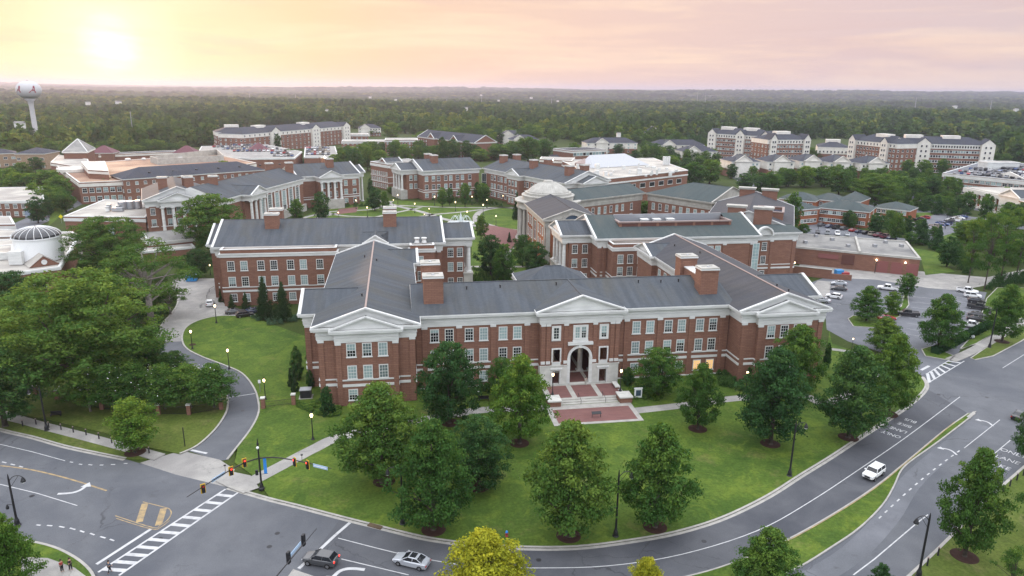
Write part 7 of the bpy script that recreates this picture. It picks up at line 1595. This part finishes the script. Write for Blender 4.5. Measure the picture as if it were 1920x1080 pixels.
# ================================================================ STREET FURNITURE
def sub(me, name, parent, loc=(0, 0, 0), rz=0): o = bpy.data.objects.new(name, me); C.objects.link(o); o.parent = parent; o.location = loc; o.rotation_euler = (0, 0, rz); return o
b = MB().mt('black'); b.lathe((0, 0, 0), [(.26, 0), (.26, .12), (.16, .3), (.1, .55), (.075, .7), (.06, 3.1), (.12, 3.2), (.12, 3.3)], 10); POST = b.mesh('post')
b = MB().mt('lamp_glow'); b.lathe((0, 0, 3.3), [(.08, 0), (.2, .2), (.2, .38), (.12, .55)], 12); GLOBE = b.mesh('globe', smooth=True)
b = MB().mt('black'); b.lathe((0, 0, 3.92), [(.2, 0), (.1, .12), (.03, .3)], 10); CAPM = b.mesh('cap')
GL = 'lit globe path lamps'
def path_lamp(p, top, label, z=0.0, name='path_lamp'):
    c = G(p[0], p[1], z); t = thing(name, label, 'lamp', (c[0], c[1], z), GL); s = max(.7, min(1.5, (HT(c, top)-z)/4.2)); t.scale = (s, s, s)
    for m, n in ((POST, 'post'), (GLOBE, 'globe'), (CAPM, 'cap')): sub(m, n, t)
for p, tp, lab in (((406, 606), 568, 'lit path lamp nearest the parked cars at the service court'), ((361, 655), 616, 'lit path lamp at the inner bend of the drive'), ((430, 692), 651, 'lit path lamp halfway down the west lawn beside the drive'), ((498, 750), 707, 'lit path lamp at the brick gate pier of the drive'), ((587, 825), 771, 'lit path lamp in the lawn below the west pavilion'),
                   ((1398, 735), 693, 'lit lamp at the inner corner of the east pavilion'), ((1597, 655), 632, 'lit lamp by the car park lane east of the hall'), ((1488, 512), 489, 'lit lamp against the brick screen wall'), ((1443, 520), 501, 'lit lamp showing over the roof beside the east block'), ((395, 515), 494, 'lit lamp at the west corner of the science hall')): path_lamp(p, tp, lab)
path_lamp((1036, 740), 696, 'lit lamp on the west stair pier', 1.4); path_lamp((1163, 733), 689, 'lit lamp on the east stair pier', 1.4)
QL = [((689, 407), 386), ((738, 386), 373), ((746, 382), 363), ((778, 399), 379), ((805, 405), 389), ((796, 412), 401), ((815, 385), 366), ((854, 396), 376), ((876, 414), 394), ((885, 384), 366), ((906, 402), 381), ((913, 390), 372), ((930, 423), 402), ((668, 392), 373), ((745, 357), 344), ((943, 380), 365), ((635, 413), 396)]
for i, (p, tp) in enumerate(sorted(QL)): path_lamp(p, tp, f'small lit lamp on the quad, {ORD[i]} from the left')
def street_lamp(p, top, arm_px, label, low=None):
    c = G(*p); H = HT(c, top); q = G(arm_px, p[1]); s = 1 if q[0] > c[0] else -1; t = thing('street_lamp', label, 'street lamp', (*c, 0), 'tall black street lamps')
    b = MB().mt('black'); b.lathe((*c, 0), [(.46, 0), (.46, .15), (.34, .25), (.31, .8), (.2, 1.1), (.15, 1.4), (.12, H-.8), (.09, H-.3), (.03, H+.1)], 10); b.out('pole', t)
    b = MB().mt('black'); P = curve([(0, H-1.0), (.6*s, H-.35), (1.3*s, H-.25), (1.75*s, H-.5)], 4)
    for a, d in zip(P, P[1:]): b.tube((c[0]+a[0], c[1], a[1]), (c[0]+d[0], c[1], d[1]), .05, None, 6)
    b.tube((c[0], c[1], H-2), (c[0]+1.2*s, c[1], H-.35), .03, None, 5); b.out('arm', t)
    b = MB().mt('black'); b.lathe((c[0]+1.75*s, c[1], H-1.3), [(.3, .1), (.32, .25), (.18, .6), (.08, .8)], 10); b.mt('white_paint'); b.lathe((c[0]+1.75*s, c[1], H-1.42), [(.08, 0), (.22, .1), (.26, .2)], 10); b.out('lantern', t)
    if low:
        b = MB().mt('black'); k = -s; b.tube((c[0], c[1], low), (c[0]+.8*k, c[1], low+.1), .04, None, 5); b.lathe((c[0]+.8*k, c[1], low-.55), [(.2, 0), (.22, .2), (.12, .5), (.04, .65)], 8); b.out('side_lantern', t)
street_lamp((33, 985), 890, 50, 'tall black street lamp with two lanterns at the lower left', 3.2); street_lamp((1154, 1006), 882, 1170, 'tall black street lamp on the lawn kerb, between the middle and right maples', 4.4); street_lamp((1480, 893), 790, 1500, 'tall black street lamp beside the bus lane below the dark maple')
street_lamp((1722, 1082), 963, 1700, 'tall black street lamp on the roadside lawn at the lower right'); street_lamp((88, 808), 724, 70, 'tall black street lamp on the west verge by the sidewalk'); street_lamp((755, 983), 872, 735, 'tall black street lamp hidden in the kerbside maple, only its foot showing')
street_lamp((1855, 652), 578, 1845, 'tall black street lamp beside the east sidewalk'); street_lamp((1612, 782), 700, 1625, 'street lamp buried in the dark maple at the lane lettering')
for i, (x, y, tp) in enumerate(((1534, 430, 398), (1608, 440, 415), (1703, 400, 382), (1772, 430, 392), (1806, 447, 400), (1865, 412, 385), (1695, 512, 490), (1640, 512, 492))):
    c = G(x, y); H = HT(c, tp); t = thing('light_pole', f'slim dark light pole, {ORD[i] if i < 6 else ("right" if i == 6 else "left")} {"from the left round the school car parks" if i < 6 else "of the pair before the garage doors"}', 'light pole', (*c, 0), 'car park light poles'); b = MB().mt('dark_metal'); b.tube((*c, 0), (*c, H), .12, .07); b.out('pole', t); b = MB().mt('dark_metal'); b.box(c[0]-1, c[0]+1, c[1]-.15, c[1]+.15, H, H+.15); b.out('lamp_head', t)
# ---- traffic signals
def signal(root, p, face, z, n=3, on=0, col='sig_yellow'):
    "signal head hung at p facing direction face"
    f = np.array(face, float)/np.linalg.norm(face); s = np.array([-f[1], f[0]]); c = np.array(p, float)
    b = MB().mt(col); b.obox(tuple(c-f*.02), tuple(s), .66, .05, z-.13, z+1.29); b.mt('black'); b.obox(tuple(c+f*.12), tuple(s), .4, .24, z, z+1.16)
    o = b.out('signal_head', root)
    for k in range(3):
        q = c+f*.26; b = MB().mt('red_glow' if (k == 2 and on) else ('tail_red' if k == 2 else 'dark_metal')); b.tube((*q, z+.2+k*.38), (*(q+f*.04), z+.2+k*.38), .13, None, 10); l = b.mesh('lens', root['_o']); lo = bpy.data.objects.new('lens', l); C.objects.link(lo); lo.parent = o
def mast(root, c, ends, H, name='mast_arm', sag=1.0):
    for e in ends:
        b = MB().mt('black'); P = curve([(0, H-1.0*sag), (.25, H-.25), (.6, H), (1.0, H-.05)], 4); d = np.array(e)-np.array(c)
        for a, q in zip(P, P[1:]): b.tube((c[0]+d[0]*a[0], c[1]+d[1]*a[0], a[1]), (c[0]+d[0]*q[0], c[1]+d[1]*q[0], q[1]), .11-.06*a[0], .11-.06*q[0], 6)
        b.out(name, root)
c = G(491, 918); H = HT(c, 822); t = thing('traffic_signal_mast', 'black signal mast at the drive corner with two curved arms carrying yellow-backed signals', 'traffic signal', (*c, 0))
b = MB().mt('black'); b.lathe((*c, 0), [(.45, 0), (.45, .3), (.3, .5), (.24, .9), (.15, 1.2), (.11, H-1.2), (.16, H-1.1), (.16, H-.8), (.09, H-.6), (.04, H)], 12); b.out('pole', t)
AZ = 6.0; E1 = G(351, 937, AZ-.2); E2 = G(622, 881, AZ); mast(t, c, (E1, E2), AZ+.25)
fl = np.array(CAM[:2])-np.array(c); 
def along(e, px, py): # point on the arm nearest the given pixel column
    best = None
    for k in np.linspace(0, 1, 200):
        q = np.array(c)+(np.array(e)-np.array(c))*k; d = np.array([q[0]-CAM[0], q[1]-CAM[1], AZ-CAM[2]]); x = 960+FPX*(d@_R2)/(d@_F)
        if best is None or abs(x-px) < best[0]: best = (abs(x-px), q)
    return best[1]
for px, on in ((381, 0), (433, 1), (458, 1)): signal(t, along(E1, px, 0)+fl/np.linalg.norm(fl)*.12, (.55, -1), AZ-.55, on=on)
for px, on in ((553, 1), (577, 1)): signal(t, along(E2, px, 0)+fl/np.linalg.norm(fl)*.12, (-.9, -.7), AZ-.55, on=on)
for e, px, L in ((E1, 411, 2.4), (E2, 602, 2.4)):
    q = along(e, px, 0); u = unit(c, e); b = MB().mt('sign_blue'); b.beam((*(q-u*L/2+np.array([u[1], -u[0]])*.15), AZ+.2), (*(q+u*L/2+np.array([u[1], -u[0]])*.15), AZ+.15), .05, .5); b.mt('white_paint'); b.beam((*(q-u*L*.42+np.array([u[1], -u[0]])*.19), AZ+.2), (*(q+u*L*.42+np.array([u[1], -u[0]])*.19), AZ+.16), .02, .1); b.out('street_name_sign', t)
b = MB().mt('banner_blue'); q = np.array(c)+np.array([.75, .1]); b.box(q[0]-.22, q[0]+.22, q[1]-.02, q[1]+.02, 2.6, 5.2); b.mt('black'); b.beam((c[0], c[1], 5.25), (q[0]+.3, q[1], 5.25), .05, .05); b.beam((c[0], c[1], 2.58), (q[0]+.3, q[1], 2.58), .05, .05); b.out('banner', t)
b = MB().mt('black'); b.box(c[0]-.65, c[0]-.25, c[1]-.3, c[1]-.05, 2.6, 3.4); b.out('pedestrian_signal', t); b = MB().mt('white_paint'); b.lathe((c[0], c[1]-.3, H-1.6), [(.05, 0), (.2, .15), (.2, .3), (.1, .4)], 10); b.out('lantern', t)
for px, py in ((423, 868), (567, 848)):
    e = E1 if px < 480 else E2; q = along(e, px, 0); b = MB().mt('dark_metal'); b.tube((*q, AZ+.1), (*q, AZ+1.3), .03); b.box(q[0]-.15, q[0]+.15, q[1]-.1, q[1]+.1, AZ+1.3, AZ+1.45); b.out('camera_stalk', t)
# second mast, seen from behind at the bottom edge
m0 = G(515, 1110); H2 = 6.2; a0 = G(522, 1078, H2); a1 = G(594, 995, H2); t = thing('rear_facing_signal_mast', 'signal arm seen from behind beside the waiting hatchback at the bottom edge', 'traffic signal', (*a0, 0))
b = MB().mt('black'); d = unit(a0, a1); b0_ = np.array(a0)-d*5; b.tube((*b0_, 0), (*b0_, H2), .16, .12); b.out('pole', t); b = MB().mt('black'); b.tube((*b0_, H2), (*a1, H2+.3), .11, .04, 6); b.out('mast_arm', t)
b = MB().mt('black')
for px, py in ((541, 1046), (569, 1013)):
    q = np.array(G(px, py, H2-.2)); b = MB().mt('black'); b.obox(tuple(q), tuple(d), .5, .3, H2-.9, H2+.6); b.out('signal_head', t)
b = MB().mt('sign_blue'); q = np.array(G(555, 1032, H2)); b.beam((*(q-d*1.1), H2+.15), (*(q+d*1.1), H2+.25), .05, .45); b.out('street_name_sign', t)
# ---- west fence with brick piers
t = thing('pier_fence', 'black iron fence with brick piers behind the west sidewalk', 'fence', (*G(300, 775), 0)); PX = [(68, 742), (108, 750), (150, 758), (192, 768), (298, 778), (355, 778), (415, 768)]
for p in PX: c = G(*p); b = MB().mt('brick'); b.box(c[0]-.32, c[0]+.32, c[1]-.32, c[1]+.32, 0, 2.0); b.mt('stone'); b.box(c[0]-.4, c[0]+.4, c[1]-.4, c[1]+.4, 2.0, 2.18); b.out('pier', t)
b = MB().mt('black'); Q = g(PX)
for p, q in zip(Q, Q[1:]):
    b.beam((*p, .3), (*q, .3), .05, .06); b.beam((*p, 1.6), (*q, 1.6), .05, .06); L = math.dist(p, q); u = unit(p, q)
    for i in range(int(L/.22)): s = np.array(p)+u*i*.22; b.box(s[0]-.015, s[0]+.015, s[1]-.015, s[1]+.015, .1, 1.75)
b.out('railing', t)
t = thing('gate_pier_fence', 'short iron fence with two brick piers beside the path lamp right of the drive', 'fence', (*G(520, 765), 0)); PX = [(494, 766), (551, 759)]
for p in PX: c = G(*p); b = MB().mt('brick'); b.box(c[0]-.35, c[0]+.35, c[1]-.35, c[1]+.35, 0, 2.1); b.mt('stone'); b.box(c[0]-.43, c[0]+.43, c[1]-.43, c[1]+.43, 2.1, 2.3); b.out('pier', t)
b = MB().mt('black'); Q = g(PX); p, q = Q; b.beam((*p, .4), (*q, .4), .04, .05); b.beam((*p, 1.3), (*q, 1.3), .04, .05)
for i in range(24): s = np.array(p)+(np.array(q)-np.array(p))*i/24; b.box(s[0]-.015, s[0]+.015, s[1]-.015, s[1]+.015, .1, 1.4)
b.out('railing', t)
t = thing('court_fence', 'thin chain-link fence curving along the bank of the service court', 'fence', (*G(300, 600), 0)); Q = curve(g([(288, 632), (294, 606), (312, 585), (328, 575)]), 4); b = MB().mt('dark_metal')
for p, q in zip(Q, Q[1:]): b.tube((*p, 1.6), (*q, 1.6), .03); b.tube((*p, .8), (*q, .8), .012); b.tube((*p, 0), (*p, 1.7), .04)
b.out('rail', t)
t = thing('accessible_ramp_rail', 'dark metal railing of the small ramp beside the parked white car', 'railing', (*G(397, 550), 0)); b = MB().mt('dark_metal'); Q = g([(388, 560), (393, 548), (402, 543)])
for p, q in zip(Q, Q[1:]):
    b.tube((*p, 1.0), (*q, 1.0), .05); b.tube((*p, .5), (*q, .5), .03)
for p in Q: b.tube((*p, 0), (*p, 1.05), .05)
b.out('rail', t)
# bollards
WB = [(43, 800), (68, 797), (92, 803), (115, 807), (138, 812), (162, 817), (186, 824), (210, 832), (236, 837), (280, 851)]
for i, p in enumerate(WB):
    c = G(p[0], p[1]); t = thing('bollard', f'brown bollard on the west verge, {ORD[i]} from the left', 'bollard', (*c, .1), 'west verge bollards'); b = MB().mt('dark_metal'); b.tube((*c, .1), (*c, 1.15), .11, .1, 8); b.out('post', t); b = MB().mt('copper'); b.lathe((*c, 1.15), [(.12, 0), (.12, .1), (.04, .16)], 8); b.out('cap', t)
EB = [(1738, 1062), (1758, 1043), (1880, 925), (1893, 913), (1906, 902), (1918, 893)]
for i, p in enumerate(EB):
    c = G(p[0], p[1]); t = thing('bollard', f'brown bollard on the lower right roadside lawn, {ORD[i]} from the left', 'bollard', (*c, .1), 'roadside bollards'); b = MB().mt('dark_metal'); b.tube((*c, .1), (*c, 1.25), .11, .1, 8); b.out('post', t); b = MB().mt('copper'); b.lathe((*c, 1.25), [(.12, 0), (.12, .1), (.04, .16)], 8); b.out('cap', t)
# small things
c = G(950, 1007); t = thing('fire_hydrant', 'red fire hydrant with blue top on the lawn by the kerb', 'hydrant', (*c, .12)); b = MB().mt('red_paint'); b.lathe((*c, .12), [(.22, 0), (.22, .08), (.15, .12), (.15, .55), (.2, .6)], 10); b.tube((c[0]-.25, c[1], .5), (c[0]+.25, c[1], .5), .07); b.out('barrel', t); b = MB().mt('banner_blue'); b.lathe((*c, .72), [(.2, 0), (.17, .15), (.06, .28)], 10); b.out('bonnet', t)
c = G(1196, 748); t = thing('white_frame_sign', 'small white-framed display sign standing in the bed east of the steps', 'sign', (*c, 0)); b = MB().mt('white_paint'); b.box(c[0]-.75, c[0]+.75, c[1]-.1, c[1]+.1, .3, 2.2); b.box(c[0]-.85, c[0]+.85, c[1]-.15, c[1]+.15, 2.2, 2.35); b.out('frame', t); b = MB().mt('glass_blue'); b.box(c[0]-.5, c[0]+.5, c[1]-.13, c[1]-.1, .7, 1.9); b.out('panel', t)
c = G(1118, 784); t = thing('lectern_sign', 'low black sloping information sign on two legs at the plaza edge', 'sign', (*c, .1)); b = MB().mt('black'); b.add([(c[0]-.9, c[1]-.3, .95), (c[0]+.9, c[1]-.3, .95), (c[0]+.9, c[1]+.3, 1.25), (c[0]-.9, c[1]+.3, 1.25), (c[0]-.9, c[1]-.3, .9), (c[0]+.9, c[1]-.3, .9), (c[0]+.9, c[1]+.3, 1.2), (c[0]-.9, c[1]+.3, 1.2)], [(0, 1, 2, 3), (7, 6, 5, 4), (0, 4, 5, 1), (1, 5, 6, 2), (2, 6, 7, 3), (3, 7, 4, 0)]); b.out('panel', t)
for s in (-.8, .8): b = MB().mt('black'); b.tube((c[0]+s, c[1], 0), (c[0]+s, c[1], 1.0), .05); b.out('leg', t)
for i, (x, y) in enumerate(((1038, 762), (1044, 758))):
    c = G(x, y); t = thing('litter_bin', ('left' if i == 0 else 'right')+' of two black litter bins beside the west stair pier', 'bin', (*c, 0), 'litter bins'); b = MB().mt('black'); b.lathe((*c, 0), [(.3, 0), (.34, .9), (.36, .95)], 12); b.out('body', t); b = MB().mt('dark_metal'); b.lathe((*c, .95), [(.37, 0), (.25, .2), (.1, .28)], 12); b.out('lid', t)
c = G(574, 745); t = thing('utility_cabinet', 'dark green utility cabinet at the corner of the west pavilion', 'cabinet', (*c, 0)); b = MB().mt('dark_metal'); b.box(c[0]-1, c[0]+1, c[1]-.8, c[1]+.8, .15, 1.7); b.out('body', t); b = MB().mt('metal'); b.box(c[0]-1.1, c[0]+1.1, c[1]-.9, c[1]+.9, 1.7, 1.85); b.out('lid', t); b = MB().mt('concrete'); b.box(c[0]-1.3, c[0]+1.3, c[1]-1.1, c[1]+1.1, 0, .15); b.out('pad', t)
c = G(360, 527); t = thing('blue_skip', 'blue steel waste skip at the end of the service court', 'skip', (*c, 0)); b = MB().mt('bin_blue'); b.box(c[0]-1.5, c[0]+1.5, c[1]-1, c[1]+1, .15, 2.0); b.out('body', t); b = MB().mt('sign_blue'); b.box(c[0]-1.6, c[0]+1.6, c[1]-1.1, c[1]+1.1, 2.0, 2.12); b.out('lid', t)
c = G(1572, 518); t = thing('recycling_skip', 'blue skip with red lid beside the brick screen wall', 'skip', (*c, 0)); b = MB().mt('bin_blue'); b.box(c[0]-1.2, c[0]+1.2, c[1]-.9, c[1]+.9, .1, 2.2); b.out('body', t); b = MB().mt('red_paint'); b.box(c[0]+.4, c[0]+3, c[1]-1.4, c[1]+.4, .1, 1.5); b.out('side_bin', t)
c = G(1828, 795); 
c = G(116, 419); t = thing('yellow_warning_sign', 'yellow diamond warning sign beside the flat annex', 'sign', (*c, 0)); b = MB().mt('metal'); b.tube((*c, 0), (*c, 2.6), .05); b.out('post', t); b = MB().mt('yellow_paint'); b.add([(c[0]-.9, c[1]-.08, 3.0), (c[0], c[1]-.08, 2.1), (c[0]+.9, c[1]-.08, 3.0), (c[0], c[1]-.08, 3.9)]+[(c[0]-.9, c[1]-.03, 3.0), (c[0], c[1]-.03, 2.1), (c[0]+.9, c[1]-.03, 3.0), (c[0], c[1]-.03, 3.9)], [(0, 1, 2, 3), (7, 6, 5, 4), (0, 4, 5, 1), (1, 5, 6, 2), (2, 6, 7, 3), (3, 7, 4, 0)]); b.out('panel', t)
c = G(347, 838); t = thing('banner_post', 'thin black post on the lawn left of the drive', 'post', (*c, .1)); b = MB().mt('black'); b.tube((*c, .1), (*c, 3.6), .08); b.out('post', t)
c = G(488, 735); t = thing('path_sign', 'small white sign on a thin post beside the gate lamp', 'sign', (*c, .1)); b = MB().mt('metal'); b.tube((*c, .1), (*c, 2.2), .05); b.out('post', t); b = MB().mt('white_paint'); b.box(c[0]-.25, c[0]+.25, c[1]-.06, c[1]-.02, 1.9, 2.6); b.out('panel', t)
c = G(105, 781); t = thing('sidewalk_bench', 'low dark bench beside the west sidewalk', 'bench', (*c, .12)); b = MB().mt('black'); b.box(c[0]-.9, c[0]+.9, c[1]-.25, c[1]+.25, .45, .52); b.out('seat', t); b = MB().mt('black'); b.box(c[0]-.9, c[0]+.9, c[1]+.2, c[1]+.27, .55, 1.0); b.out('backrest', t)
for s in (-.8, .8): b = MB().mt('black'); b.box(c[0]+s-.04, c[0]+s+.04, c[1]-.22, c[1]+.22, .1, .45); b.out('leg', t)
c = G(907, 752); t = thing('bench_and_board', 'black bench with a small white notice beside the walk west of the steps', 'bench', (*c, .1)); b = MB().mt('black'); b.box(c[0]-1, c[0]+1, c[1]-.25, c[1]+.25, .5, .58); b.out('seat', t); b = MB().mt('black'); b.box(c[0]-1, c[0]+1, c[1]+.2, c[1]+.27, .6, 1.05); b.out('backrest', t)
for s in (-.9, .9): b = MB().mt('black'); b.box(c[0]+s-.05, c[0]+s+.05, c[1]-.22, c[1]+.22, .1, .5); b.out('leg', t)
b = MB().mt('white_paint'); b.box(c[0]-1.2, c[0]-.8, c[1]+.3, c[1]+.34, 1.4, 2.0); b.mt('dark_metal'); b.tube((c[0]-1, c[1]+.36, .1), (c[0]-1, c[1]+.36, 1.5), .04); b.out('notice', t)
c = G(695, 989); b = MB().mt('soil'); strip(b, g([(691, 984), (716, 991)]), .7, .0, .16); struct('storm_drain', b)
c = G(1826, 775); b = MB().mt('concrete'); poly(b, g([(1812, 782), (1824, 773), (1831, 772), (1818, 787)]), .155); struct('median_nose', b)
# fountain on the quad
c = G(864, 420); t = thing('fountain', 'round fountain with arching white jets on the quad behind the science hall roof', 'fountain', (*c, 0)); b = MB().mt('stone'); b.lathe((*c, 0), [(6, 0), (6, .7), (5.6, .7), (5.5, .4), (.8, .4), (.8, 1.4)], 36); b.out('basin', t); b = MB().mt('water'); b.lathe((*c, .41), [(5.5, 0), (5.4, .06)], 36); b.out('water', t)
b = MB().mt('water')
for i in range(14):
    a = i*2*math.pi/14; P = [(c[0]+math.cos(a)*(5.2-r), c[1]+math.sin(a)*(5.2-r), .5+3.2*math.sin(math.pi*min(1, r/4.6))) for r in np.linspace(0, 4.6, 8)]
    for p, q in zip(P, P[1:]): b.tube(p, q, .07, None, 4, False)
b.lathe((*c, 1.4), [(.35, 0), (.5, 1.2), (.3, 2.6), (.05, 4.2)], 8); b.out('jet', t)
# sunlit flare points on chimneys, added as small glowing knobs on stalks
for p, z, lab in (((1036, 301), 21.5, 'added glow for the sun glint on the chimney behind the rotunda dome'), ((609, 296), 23, 'added glow for the sun glints on the library range chimney')):
    c = G(p[0], p[1], z); t = thing('glint', lab, 'glint', (c[0], c[1], z)); b = MB().mt('spot_glow'); b.lathe((c[0], c[1], z), [(.2, 0), (.45, .2), (.45, .5), (.2, .7)], 10); b.out('lamp', t); b = MB().mt('dark_metal'); b.tube((c[0], c[1], z-1.5), (c[0], c[1], z), .1); b.out('glint_stalk', t)  # the lamp part is the added glow of the sun glint
# traffic lights far off and pylons
for i, (x, y, tp) in enumerate(((252, 272, 247), (471, 214, 194), (556, 208, 190), (838, 206, 190), (1307, 190, 172), (1322, 190, 172), (1716, 200, 182), (1857, 204, 188), (903, 200, 182), (1034, 200, 185))):
    v = ray(x, y); hd = math.hypot(v[0], v[1]); D = 900 if i == 0 else 2600; c = (CAM[0]+v[0]/hd*D, CAM[1]+v[1]/hd*D); zz0 = float(terr(*c)); top = CAM[2]+D*ray(x, tp)[2]/math.hypot(*ray(x, tp)[:2]); t = thing('transmission_pylon', f'distant grey lattice mast on the horizon, {ORD[i] if 1 else ""} listed from the left' if 0 else 'distant pale mast rising above the woodland '+('near the parking deck at left' if i == 0 else f'{ORD[sorted([471,556,838,903,1034,1307,1322,1716,1857]).index(x)]} from the left along the horizon'), 'mast', (*c, zz0), 'distant masts')
    b = MB().mt('metal'); b.tube((*c, zz0), (*c, max(top, zz0+30)), 1.1 if i else .5, .6 if i else .3, 6); b.out('mast', t)
# manholes, and roofs glimpsed in the far woods
for i, (x, y) in enumerate(((300, 1010), (520, 1000), (505, 1025), (1010, 1050), (1320, 1015), (1760, 740), (1850, 745), (60, 930), (455, 770))):
    c = G(x, y); b = MB().mt('dark_metal'); b.lathe((*c, .006), [(.36, 0), (.36, .006)], 14); struct('manhole_cover', b)
FR = sorted([(37, 233, 16), (165, 193, 8), (222, 192, 10), (380, 201, 6), (520, 190, 5), (612, 207, 8), (694, 182, 6), (742, 187, 6), (872, 204, 12), (902, 178, 5), (935, 188, 5), (996, 183, 6), (1046, 189, 5), (1160, 251, 9), (1790, 200, 8), (1905, 206, 8), (1430, 196, 6)])
for i, (x, y, w) in enumerate(FR):
    v = ray(x, y); hd = math.hypot(v[0], v[1]); D = min(4200, max(500, CAM[2]*.72/max(.012, -v[2]/hd))); c = (CAM[0]+v[0]/hd*D, CAM[1]+v[1]/hd*D); zt = CAM[2]+D*v[2]/hd+w*.12/FPX*D; zz0 = max(float(terr(*c)), zt-w/FPX*D*.35)
    t = thing('distant_house', f'tiny pale roof glimpsed in the far woods, {ORD[i]} from the left', 'house', (*c, zz0), 'roofs in the far woods'); W_ = w/FPX*D*.8
    b = MB().mt('white'); b.box(c[0]-W_/2, c[0]+W_/2, c[1]-W_*.3, c[1]+W_*.3, zz0-2, zt); b.out('wall', t); b = MB().mt('roof_grey'); b.add([(c[0]-W_*.55, c[1]-W_*.35, zt), (c[0]+W_*.55, c[1]-W_*.35, zt), (c[0]+W_*.55, c[1]+W_*.35, zt), (c[0]-W_*.55, c[1]+W_*.35, zt), (c[0]-W_*.55, c[1], zt+W_*.2), (c[0]+W_*.55, c[1], zt+W_*.2)], [(0, 1, 5, 4), (2, 3, 4, 5), (3, 0, 4), (1, 2, 5), (0, 3, 2, 1)]); b.out('roof', t)
# ---- people
def skin_obj(name, pts, edges, radii, mt, parent, sub_=1):
    me = bpy.data.meshes.new(name); me.from_pydata(pts, edges, []); o = bpy.data.objects.new(name, me); C.objects.link(o); o.parent = parent
    m = o.modifiers.new('s', 'SKIN'); sv = me.skin_vertices
    if not sv: me.skin_vertices  # noqa
    for i, r in enumerate(radii): me.skin_vertices[0].data[i].radius = (r, r)
    me.skin_vertices[0].data[0].use_root = True
    m2 = o.modifiers.new('d', 'SUBSURF'); m2.levels = sub_; m2.render_levels = sub_; me.materials.append(M[mt]); return o
def person(p, q, label, top='red_paint', legs='glass_blue', z=0.0, stride=.28):
    c = G(p[0], p[1], z); d = G(q[0], q[1], z); t = thing('person', label, 'person', (c[0], c[1], z), 'pedestrians', math.atan2(d[1]-c[1], d[0]-c[0]))
    J = [(0, 0, .95), (0, 0, 1.15), (0, 0, 1.38), (0, 0, 1.5), (.02, 0, 1.62), (.02, 0, 1.72), (0, .17, 1.38), (-stride*.5, .22, 1.12), (.02-stride*.2, .22, .88), (0, -.17, 1.38), (stride*.6, -.22, 1.12), (stride+.05, -.22, .95), (0, .1, .9), (stride*.6, .1, .5), (stride*.8, .1, .08), (stride*.8+.16, .1, .04), (0, -.1, .9), (-stride*.3, -.1, .5), (-stride, -.1, .12), (-stride+.15, -.1, .05)]
    Ed = [(0, 1), (1, 2), (2, 3), (3, 4), (4, 5), (2, 6), (6, 7), (7, 8), (2, 9), (9, 10), (10, 11), (0, 12), (12, 13), (13, 14), (14, 15), (0, 16), (16, 17), (17, 18), (18, 19)]
    Rd = [.13, .12, .14, .06, .1, .085, .07, .05, .035, .07, .05, .035, .1, .065, .045, .035, .1, .065, .045, .035]
    me = bpy.data.meshes.new('b')
    def sk(name, idx, mt, g_=0.0):
        mp = {k: i for i, k in enumerate(idx)}; pts_ = [J[k] for k in idx]; ed = [(mp[a], mp[b]) for a, b in Ed if a in mp and b in mp]
        me = bpy.data.meshes.new(name); me.from_pydata(pts_, ed, []); me.materials.append(M[mt]); o = bpy.data.objects.new(name, me); C.objects.link(o); o.parent = t
        o.modifiers.new('s', 'SKIN')
        for i, k in enumerate(idx): me.skin_vertices[0].data[i].radius = (Rd[k]+g_, Rd[k]+g_)
        me.skin_vertices[0].data[0].use_root = True; m2 = o.modifiers.new('d', 'SUBSURF'); m2.levels = 1; m2.render_levels = 1
    sk('body', list(range(20)), 'skin'); sk('shirt', [2, 1, 0, 6, 7, 9, 10], top, .02); sk('trousers', [0, 12, 13, 14, 16, 17, 18], legs, .02)
    h = MB().mt('hair'); h.lathe((0, 0, 1.66), [(.115, 0), (.12, .08), (.08, .15), (.02, .17)], 10); sub(h.mesh('hair'), 'hair', t)
person((117, 1072), (150, 1078), 'person in a red shirt waiting at the corner, lower left', 'red_paint', 'black', .14, .05); person((133, 1069), (160, 1076), 'person in black at the corner beside the one in red', 'black', 'black', .14, .1); person((206, 1074), (260, 1045), 'person in light blue stepping onto the crosswalk', 'glass_blue', 'black')
person((1098, 722), (1098, 705), 'person in pale clothes walking into the arch', 'limestone', 'limestone', .46); person((966, 528), (964, 515), 'person in a yellow-green shirt on the garden path', 'yellow_paint', 'black'); person((972, 528), (970, 515), 'person in dark blue on the garden path', 'car_navy', 'black'); person((1866, 622), (1840, 636), 'person on the east sidewalk by the verge tree', 'red_paint', 'black')
person((616, 395), (640, 393), 'person in bright blue near the library range', 'banner_blue', 'black')
# ================================================================ air
hz = MB(); x0, x1, y0, y1 = -16000, 16000, -1500, 17000; hz.box(x0, x1, y0, y1, -60, 125)
me = bpy.data.meshes.new('haze'); me.from_pydata(hz.v, [], hz.f); mh = bpy.data.materials.new('haze'); mh.use_nodes = True; th = mh.node_tree; th.nodes.clear()
pv = N(th, 'ShaderNodeVolumePrincipled'); pv.inputs['Density'].default_value = HAZE; pv.inputs['Color'].default_value = (.58, .60, .76, 1); pv.inputs['Anisotropy'].default_value = .5; oo = N(th, 'ShaderNodeOutputMaterial'); th.links.new(pv.outputs[0], oo.inputs['Volume'])
me.materials.append(mh); ho = bpy.data.objects.new('haze', me); C.objects.link(ho); tag(ho, 'pale evening haze over the woodland', 'haze', kind='stuff')
for o in bpy.data.objects:
    if '_o' in o.keys(): del o['_o']
